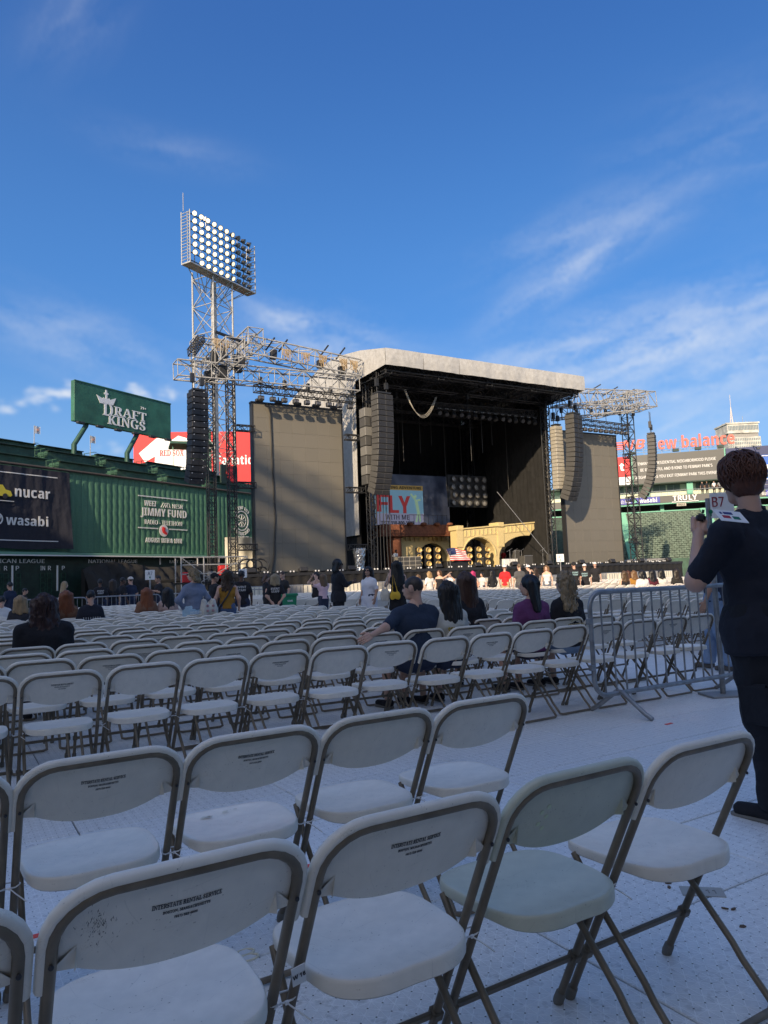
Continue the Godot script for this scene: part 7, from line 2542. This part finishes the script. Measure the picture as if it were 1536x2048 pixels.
	var tb := thing("tote_bag", "cream canvas tote bag with pink print hanging from the grey-blue woman's shoulder", "bag", gw.position, gw.rotation.y)
	strap_bag(tb, Vector3(0.24, 0.86, 0.10), Vector3(0.30, 0.42, 0.16), cloth_mat(Color(0.55, 0.52, 0.46)), Vector3(0.17, 1.36, 0.02), "sack")
	for q in 6:
		obj("print_mark", G.new().ball(Vector3(0.18 + (q % 2) * 0.11, 0.76 + (q / 2) * 0.09, 0.195), Vector3(0.03, 0.025, 0.006), 8, 4), cloth_mat(Color(0.45, 0.25, 0.25)), tb)
	var mw := person("woman with long curly brown hair in a mustard vest and jeans", at_px(455, 14.6), 0.25, {h = 1.60, cell = 0.022, hair = ["long", Color(0.085, 0.045, 0.022), 0.30], spread = 1.5, wave = 0.026, grain = Vector3(26, 16, 26), top = [Color(0.32, 0.16, 0.02), 0.0, 0.0], legs = ["trousers", Color(0.07, 0.11, 0.20)], look = 0.4, skin = 0})
	var cb := thing("crossbody_bag", "small black crossbody bag on the mustard-vest woman's back", "bag", mw.position, mw.rotation.y)
	obj("strap", G.new().tube([Vector3(0.14, 1.34, 0.06), Vector3(0.0, 1.1, 0.135), Vector3(-0.17, 0.86, 0.09)], 0.016, 5), M.print_black, cb)
	obj("pouch", G.new().box(Vector3(-0.20, 0.80, 0.06), Vector3(0.07, 0.15, 0.2), Basis.IDENTITY, 0.025), M.print_black, cb)
	var ev := [["EVENT", 0.40, 0.22, 0.055, Color(0.6, 0.6, 0.6)], ["STAFF", 0.32, 0.20, 0.055, Color(0.6, 0.6, 0.6)]]
	person("staff man in black cap and black T-shirt facing the mustard-vest woman", at_px(430, 18.0), -0.9, {h = 1.62, hair = ["short", BLACK, 0], top = [BLACK, 0.4, -0.06], legs = ["trousers", BLACK], cap = BLACK, skin = 1, arms = [[Vector3(0.25, 0.22, -0.02), Vector3(0.12, 0.18, -0.24)], [Vector3(-0.25, 0.22, -0.02), Vector3(-0.12, 0.20, -0.24)]]})
	person("staff man in black T-shirt with white back lettering, right of the mustard vest", at_px(484, 18.2), 0.2, {h = 1.66, wide = 1.1, hair = ["short", BLACK, 0], top = [BLACK, 0.4, -0.06], legs = ["trousers", NAVY], skin = 2, back = ev})
	person("blonde staff woman in black T-shirt with hands behind her back", at_px(551, 19.0), 0.15, {h = 1.56, hair = ["long", Color(0.42, 0.33, 0.20), 0.16], wave = 0.02, top = [BLACK, 0.4, -0.08], legs = ["trousers", BLACK], skin = 0, back = ev, arms = [[Vector3(0.25, 0.20, 0.10), Vector3(0.07, -0.06, 0.16)], [Vector3(-0.25, 0.20, 0.10), Vector3(-0.05, -0.06, 0.16)]]})
	person("woman in black with ponytail looking down, behind the blonde staff woman", at_px(533, 23.5), -1.2, {h = 1.64, hair = ["long", Color(0.12, 0.06, 0.03), 0.14], top = [BLACK, 0.2, -0.04], legs = ["trousers", BLACK], nod = -0.3})
	person("man with short brown hair and dark shirt behind the blonde staff woman", at_px(566, 25.0), 2.6, {h = 1.72, hair = ["short", Color(0.10, 0.05, 0.03), 0], top = [Color(0.02, 0.02, 0.022), 0.4, -0.06], legs = ["trousers", NAVY], face = true})
	person("tall man in black with locs and sunglasses facing right, arms out front", at_px(676, 17.5), -1.15, {h = 1.83, wide = 1.15, shoulder = 0.2, cell = 0.022, hair = ["long", Color(0.008, 0.007, 0.007), 0.12], top = [Color(0.008, 0.009, 0.014), 0.9, -0.14], legs = ["trousers", Color(0.008, 0.008, 0.012)], skin = 2, glasses = true, face = true, arms = [[Vector3(0.25, 0.24, -0.10), Vector3(0.05, 0.30, -0.32)], [Vector3(-0.24, 0.25, -0.12), Vector3(-0.10, 0.28, -0.42)]]})
	person("woman in an oversized white T-shirt and sunglasses with long dark hair, facing the camera", at_px(737, 18.2), 2.45, {h = 1.64, wide = 1.15, cell = 0.022, hair = ["long", Color(0.015, 0.011, 0.010), 0.30], spread = 1.7, wave = 0.014, top = [Color(0.66, 0.66, 0.70), 0.44, -0.28], legs = ["shorts", NAVY], skin = 1, glasses = true, face = true, nod = 0.15, look = 0.4})
	var dw := person("woman in a backless black dress with very long black hair and raised phone", at_px(794, 17.6), 0.2, {h = 1.74, cell = 0.022, hair = ["long", Color(0.006, 0.006, 0.008), 0.42], spread = 1.5, tip = 0.05, top = [Color(0.006, 0.006, 0.008), 0.0, -0.62], legs = ["none", BLACK], skin = 0, arms = [[Vector3(0.24, 0.22, 0.0), Vector3(0.15, 0.32, -0.2)], [Vector3(-0.27, 0.26, -0.06), Vector3(-0.14, 0.50, -0.20)]]})
	var yb := thing("yellow_handbag", "mustard yellow handbag hanging at the black dress woman's side", "bag", dw.position, dw.rotation.y)
	strap_bag(yb, Vector3(-0.10, 0.92, 0.17), Vector3(0.20, 0.17, 0.09), cloth_mat(Color(0.58, 0.36, 0.03)), Vector3(-0.10, 1.42, 0.08), "pouch")
	var wb := thing("canvas_bag", "pale striped canvas bag beside the yellow handbag", "bag", dw.position, dw.rotation.y)
	strap_bag(wb, Vector3(-0.32, 0.94, 0.05), Vector3(0.16, 0.30, 0.10), cloth_mat(Color(0.52, 0.48, 0.40)), Vector3(-0.2, 1.42, 0.02), "sack")
	person("woman in pale pink top photographing with both arms raised, left of the tall man", at_px(646, 22.0), 0.6, {h = 1.55, hair = ["long", Color(0.20, 0.12, 0.06), 0.26], wave = 0.02, top = [Color(0.60, 0.42, 0.46), 0.4, 0.0], legs = ["trousers", NAVY], skin = 0, arms = [[Vector3(0.26, 0.42, -0.12), Vector3(0.12, 0.62, -0.20)], [Vector3(-0.30, 0.44, -0.10), Vector3(-0.14, 0.64, -0.20)]]})
	person("dark-haired woman with raised arms behind the pink top", at_px(633, 26.0), 2.8, {h = 1.66, hair = ["long", BLACK, 0.16], top = [BLACK, 0.0, 0.02], legs = ["trousers", BLACK], skin = 3, face = true, arms = [[Vector3(0.28, 0.46, -0.10), Vector3(0.10, 0.66, -0.16)], [Vector3(-0.28, 0.40, -0.12), Vector3(-0.10, 0.60, -0.2)]]})
	# ---- the group by the stage, in the sun
	var grp := [
		[836, 34, "seated-height woman in dark top at the left of the sunlit group", ["long", Color(0.2, 0.12, 0.06), 0.2], BLACK, 0.2, BLACK, 1.50, 0.3],
		[858, 33, "blonde woman in a white shirt in the sunlit group", ["long", Color(0.55, 0.36, 0.16), 0.14], Color(0.7, 0.7, 0.68), 0.5, Color(0.5, 0.5, 0.5), 1.62, 0.5],
		[878, 33, "woman in black dress taking a selfie with one arm stretched up", ["long", Color(0.14, 0.07, 0.03), 0.2], BLACK, 0.0, BLACK, 1.66, 2.6],
		[898, 34, "woman in a short white top beside the selfie taker", ["short", BLACK, 0], Color(0.66, 0.66, 0.66), 0.3, BLACK, 1.56, 2.9],
		[945, 33, "person with long bright pink hair in a red dress", ["long", Color(0.75, 0.05, 0.22), 0.34], Color(0.55, 0.02, 0.03), 0.0, Color(0.55, 0.02, 0.03), 1.56, 0.4],
		[963, 36, "dark-haired woman in a white top right of the red dress", ["long", BLACK, 0.2], Color(0.6, 0.58, 0.55), 0.3, NAVY, 1.5, 2.4],
		[983, 34, "person in a black hooded top with long black hair", ["long", BLACK, 0.3], BLACK, 0.9, BLACK, 1.58, 0.4],
		[1009, 32, "man in a bright red polo shirt, white cap and khaki trousers", ["short", Color(0.2, 0.1, 0.05), 0], Color(0.58, 0.02, 0.025), 0.42, Color(0.42, 0.32, 0.18), 1.76, -0.3],
		[1038, 30, "broad man in a grey T-shirt seen from behind", ["short", Color(0.2, 0.14, 0.09), 0], Color(0.085, 0.085, 0.09), 0.42, Color(0.06, 0.06, 0.07), 1.76, 0.2],
		[1056, 35, "staff person in a white cap behind the grey T-shirt man", ["short", BLACK, 0], BLACK, 0.4, BLACK, 1.76, 0.8],
		[1070, 33, "woman in black crop top and pale jeans with raised phone", ["long", Color(0.05, 0.03, 0.02), 0.3], BLACK, 0.0, Color(0.42, 0.50, 0.58), 1.62, 0.6],
		[1092, 33, "woman in a white vest with long light brown hair", ["long", Color(0.30, 0.17, 0.08), 0.34], Color(0.66, 0.64, 0.62), 0.0, Color(0.10, 0.12, 0.16), 1.68, 2.7],
		[1124, 27, "person in a red shirt below the white section sign", ["short", BLACK, 0], Color(0.58, 0.02, 0.025), 0.42, NAVY, 1.42, 0.2],
		[1147, 30, "staff person in black with blue lettered back and dark cap", ["short", BLACK, 0], BLACK, 0.42, BLACK, 1.74, 0.1],
		[1168, 31, "staff person in black with a white cap, right of the dark cap", ["short", Color(0.3, 0.15, 0.08), 0], BLACK, 0.42, BLACK, 1.66, -0.3],
		[1189, 38, "person in black with white cap standing near the stage edge", ["short", BLACK, 0], BLACK, 0.42, BLACK, 1.82, 2.9]]
	for q in grp:
		var o := {h = q[7], hair = q[3], wave = 0.015, top = [q[4], q[5], -0.06], legs = ["trousers", q[6]], skin = 3 if int(q[0]) % 2 == 0 else 0}
		if q[0] == 945 or q[0] == 878:
			o.top = [q[4], 0.0, -0.5]
			o.legs = ["none", BLACK]
		if q[0] == 1070:
			o.top = [q[4], 0.0, 0.16]
		if q[0] == 878:
			o.arms = [[Vector3(0.22, 0.22, 0.0), Vector3(0.16, 0.02, -0.1)], [Vector3(-0.36, 0.50, -0.06), Vector3(-0.58, 0.64, -0.10)]]
		if q[0] in [1070, 898]:
			o.arms = [[Vector3(0.28, 0.40, -0.12), Vector3(0.10, 0.60, -0.22)], [Vector3(-0.28, 0.42, -0.12), Vector3(-0.12, 0.60, -0.22)]]
		if q[0] in [1009, 1056, 1168, 1189]:
			o.cap = Color(0.7, 0.7, 0.7)
		if q[0] == 1147:
			o.cap = BLACK
		if q[0] in [1147, 1168]:
			o.back = [["EVENT", 0.40, 0.24, 0.06, Color(0.35, 0.55, 0.6)], ["STAFF", 0.31, 0.22, 0.06, Color(0.35, 0.55, 0.6)]]
		person(q[2], at_px(q[0], q[1]), q[8], o)
	var rs := [
		[1246, 27.0, "seated woman with long brown hair and bare shoulders, right of the stage group", ["long", Color(0.12, 0.07, 0.035), 0.26], BLACK, 0.0],
		[1254, 30.5, "seated woman with long auburn hair in black behind the bare-shouldered one", ["long", Color(0.13, 0.05, 0.025), 0.3], BLACK, 0.4],
		[1265, 28.5, "seated woman with light brown hair and mustard top", ["long", Color(0.26, 0.14, 0.06), 0.2], Color(0.35, 0.17, 0.03), 0.3],
		[1282, 31.0, "seated blonde woman in black in the sunlit right block", ["long", Color(0.5, 0.34, 0.17), 0.16], BLACK, 0.4],
		[1281, 24.0, "seated dark-haired woman in a white T-shirt, bun at the nape", ["long", BLACK, 0.12], Color(0.66, 0.66, 0.68), 0.4],
		[1301, 31.5, "seated woman with wavy dark brown hair turned to her neighbour", ["long", Color(0.05, 0.028, 0.018), 0.26], BLACK, 0.4],
		[1301, 25.5, "seated woman with black hair in a maroon top", ["long", BLACK, 0.28], Color(0.09, 0.012, 0.025), 0.5],
		[1319, 26.5, "seated woman in white with dark hair in profile", ["long", BLACK, 0.18], Color(0.64, 0.63, 0.6), 0.3],
		[1350, 27.0, "seated woman with a dark ponytail in black, rightmost of the seated group", ["long", Color(0.03, 0.02, 0.015), 0.26], Color(0.02, 0.02, 0.02), 0.4],
		[1384, 26.0, "seated person in navy shirt beside the standing man's elbow", ["curly", Color(0.12, 0.06, 0.03), 0.0], NAVY, 0.4]]
	for q in rs:
		person(q[2], at_px(q[0], q[1]), st - 0.3, {sit = true, h = 1.66, hair = q[3], wave = 0.016, spread = 1.4, top = [q[4], q[5], -0.03], legs = ["trousers", NAVY], skin = 3})
	var lw := [
		[22, 24.0, "man in a navy shirt with a beard walking left along the green wall", ["short", BLACK, 0], NAVY, 1.70, 1.2, 1],
		[52, 27.0, "dark figure in a black jacket sitting by the scoreboard", ["short", BLACK, 0], BLACK, 1.50, -1.2, 1],
		[131, 24.5, "woman with wavy blonde hair in a pale vest before the scoreboard", ["long", Color(0.48, 0.34, 0.18), 0.22], Color(0.42, 0.36, 0.34), 1.66, -0.6, 3],
		[202, 26.0, "broad staff person in black with white back lettering before the tarpaulin", ["short", BLACK, 0], BLACK, 1.72, 0.5, 2],
		[227, 26.5, "woman with very long brown hair in black before the tarpaulin", ["long", Color(0.05, 0.03, 0.02), 0.4], BLACK, 1.70, 0.5, 3],
		[247, 27.0, "staff man in black standing second from the tarpaulin's middle", ["short", BLACK, 0], BLACK, 1.76, -0.8, 2],
		[263, 27.5, "man in navy with a bright cap talking before the tarpaulin", ["short", Color(0.1, 0.06, 0.04), 0], NAVY, 1.78, 1.0, 0],
		[318, 27.0, "staff man in black with folded arms right of the white sign", ["short", BLACK, 0], BLACK, 1.78, 2.2, 1]]
	for q in lw:
		var o := {h = q[5], hair = q[3], top = [q[4], 0.42 if q[0] != 131 else 0.0, -0.06], legs = ["trousers", NAVY], skin = q[7]}
		if q[0] == 202:
			o.back = ev
			o.wide = 1.15
		if q[0] == 263:
			o.cap = Color(0.6, 0.55, 0.5)
		if q[0] == 318:
			o.arms = [[Vector3(0.25, 0.24, -0.06), Vector3(-0.05, 0.27, -0.22)], [Vector3(-0.25, 0.24, -0.06), Vector3(0.05, 0.30, -0.20)]]
		person(q[2], at_px(q[0], q[1]), q[6], o)
	# stage hands
	person("man in a white T-shirt behind the grey desk on the stage", on_stage(12.6, 1.9, 2.05), STAGE_YAW + PI, {h = 1.75, hair = ["short", BLACK, 0], top = [Color(0.66, 0.66, 0.64), 0.4, -0.06], legs = ["trousers", BLACK], skin = 2, lean = 0.3})
	person("stage hand in a white T-shirt bending over gear under the half arch", on_stage(25.0, 4.2, 2.05), STAGE_YAW + 1.2, {h = 1.75, hair = ["short", BLACK, 0], top = [Color(0.66, 0.66, 0.64), 0.4, -0.06], legs = ["trousers", BLACK], skin = 2, lean = 0.5})
	person("stage hand in a red shirt under the bridge's half arch", on_stage(26.6, 5.2, 2.05), STAGE_YAW + 2.0, {h = 1.75, hair = ["short", BLACK, 0], top = [Color(0.5, 0.03, 0.03), 0.4, -0.06], legs = ["trousers", BLACK], skin = 1})
	for k in 5:
		person("small figure in %s on the club balcony" % ["a dark top with long hair", "black beside the dark top", "white by the middle of the rail", "grey near the right pier", "navy at the right of the rail"][k], on_stand([-1.0, -0.4, 0.5, 1.2, 1.9][k], -0.3, 11.53), STAND_YAW + PI, {h = 1.7, cell = 0.045, hair = ["short", BLACK, 0], top = [[BLACK, BLACK, Color(0.6, 0.6, 0.6), Color(0.2, 0.2, 0.2), NAVY][k], 0.4, -0.05], legs = ["trousers", BLACK], skin = k % 2})
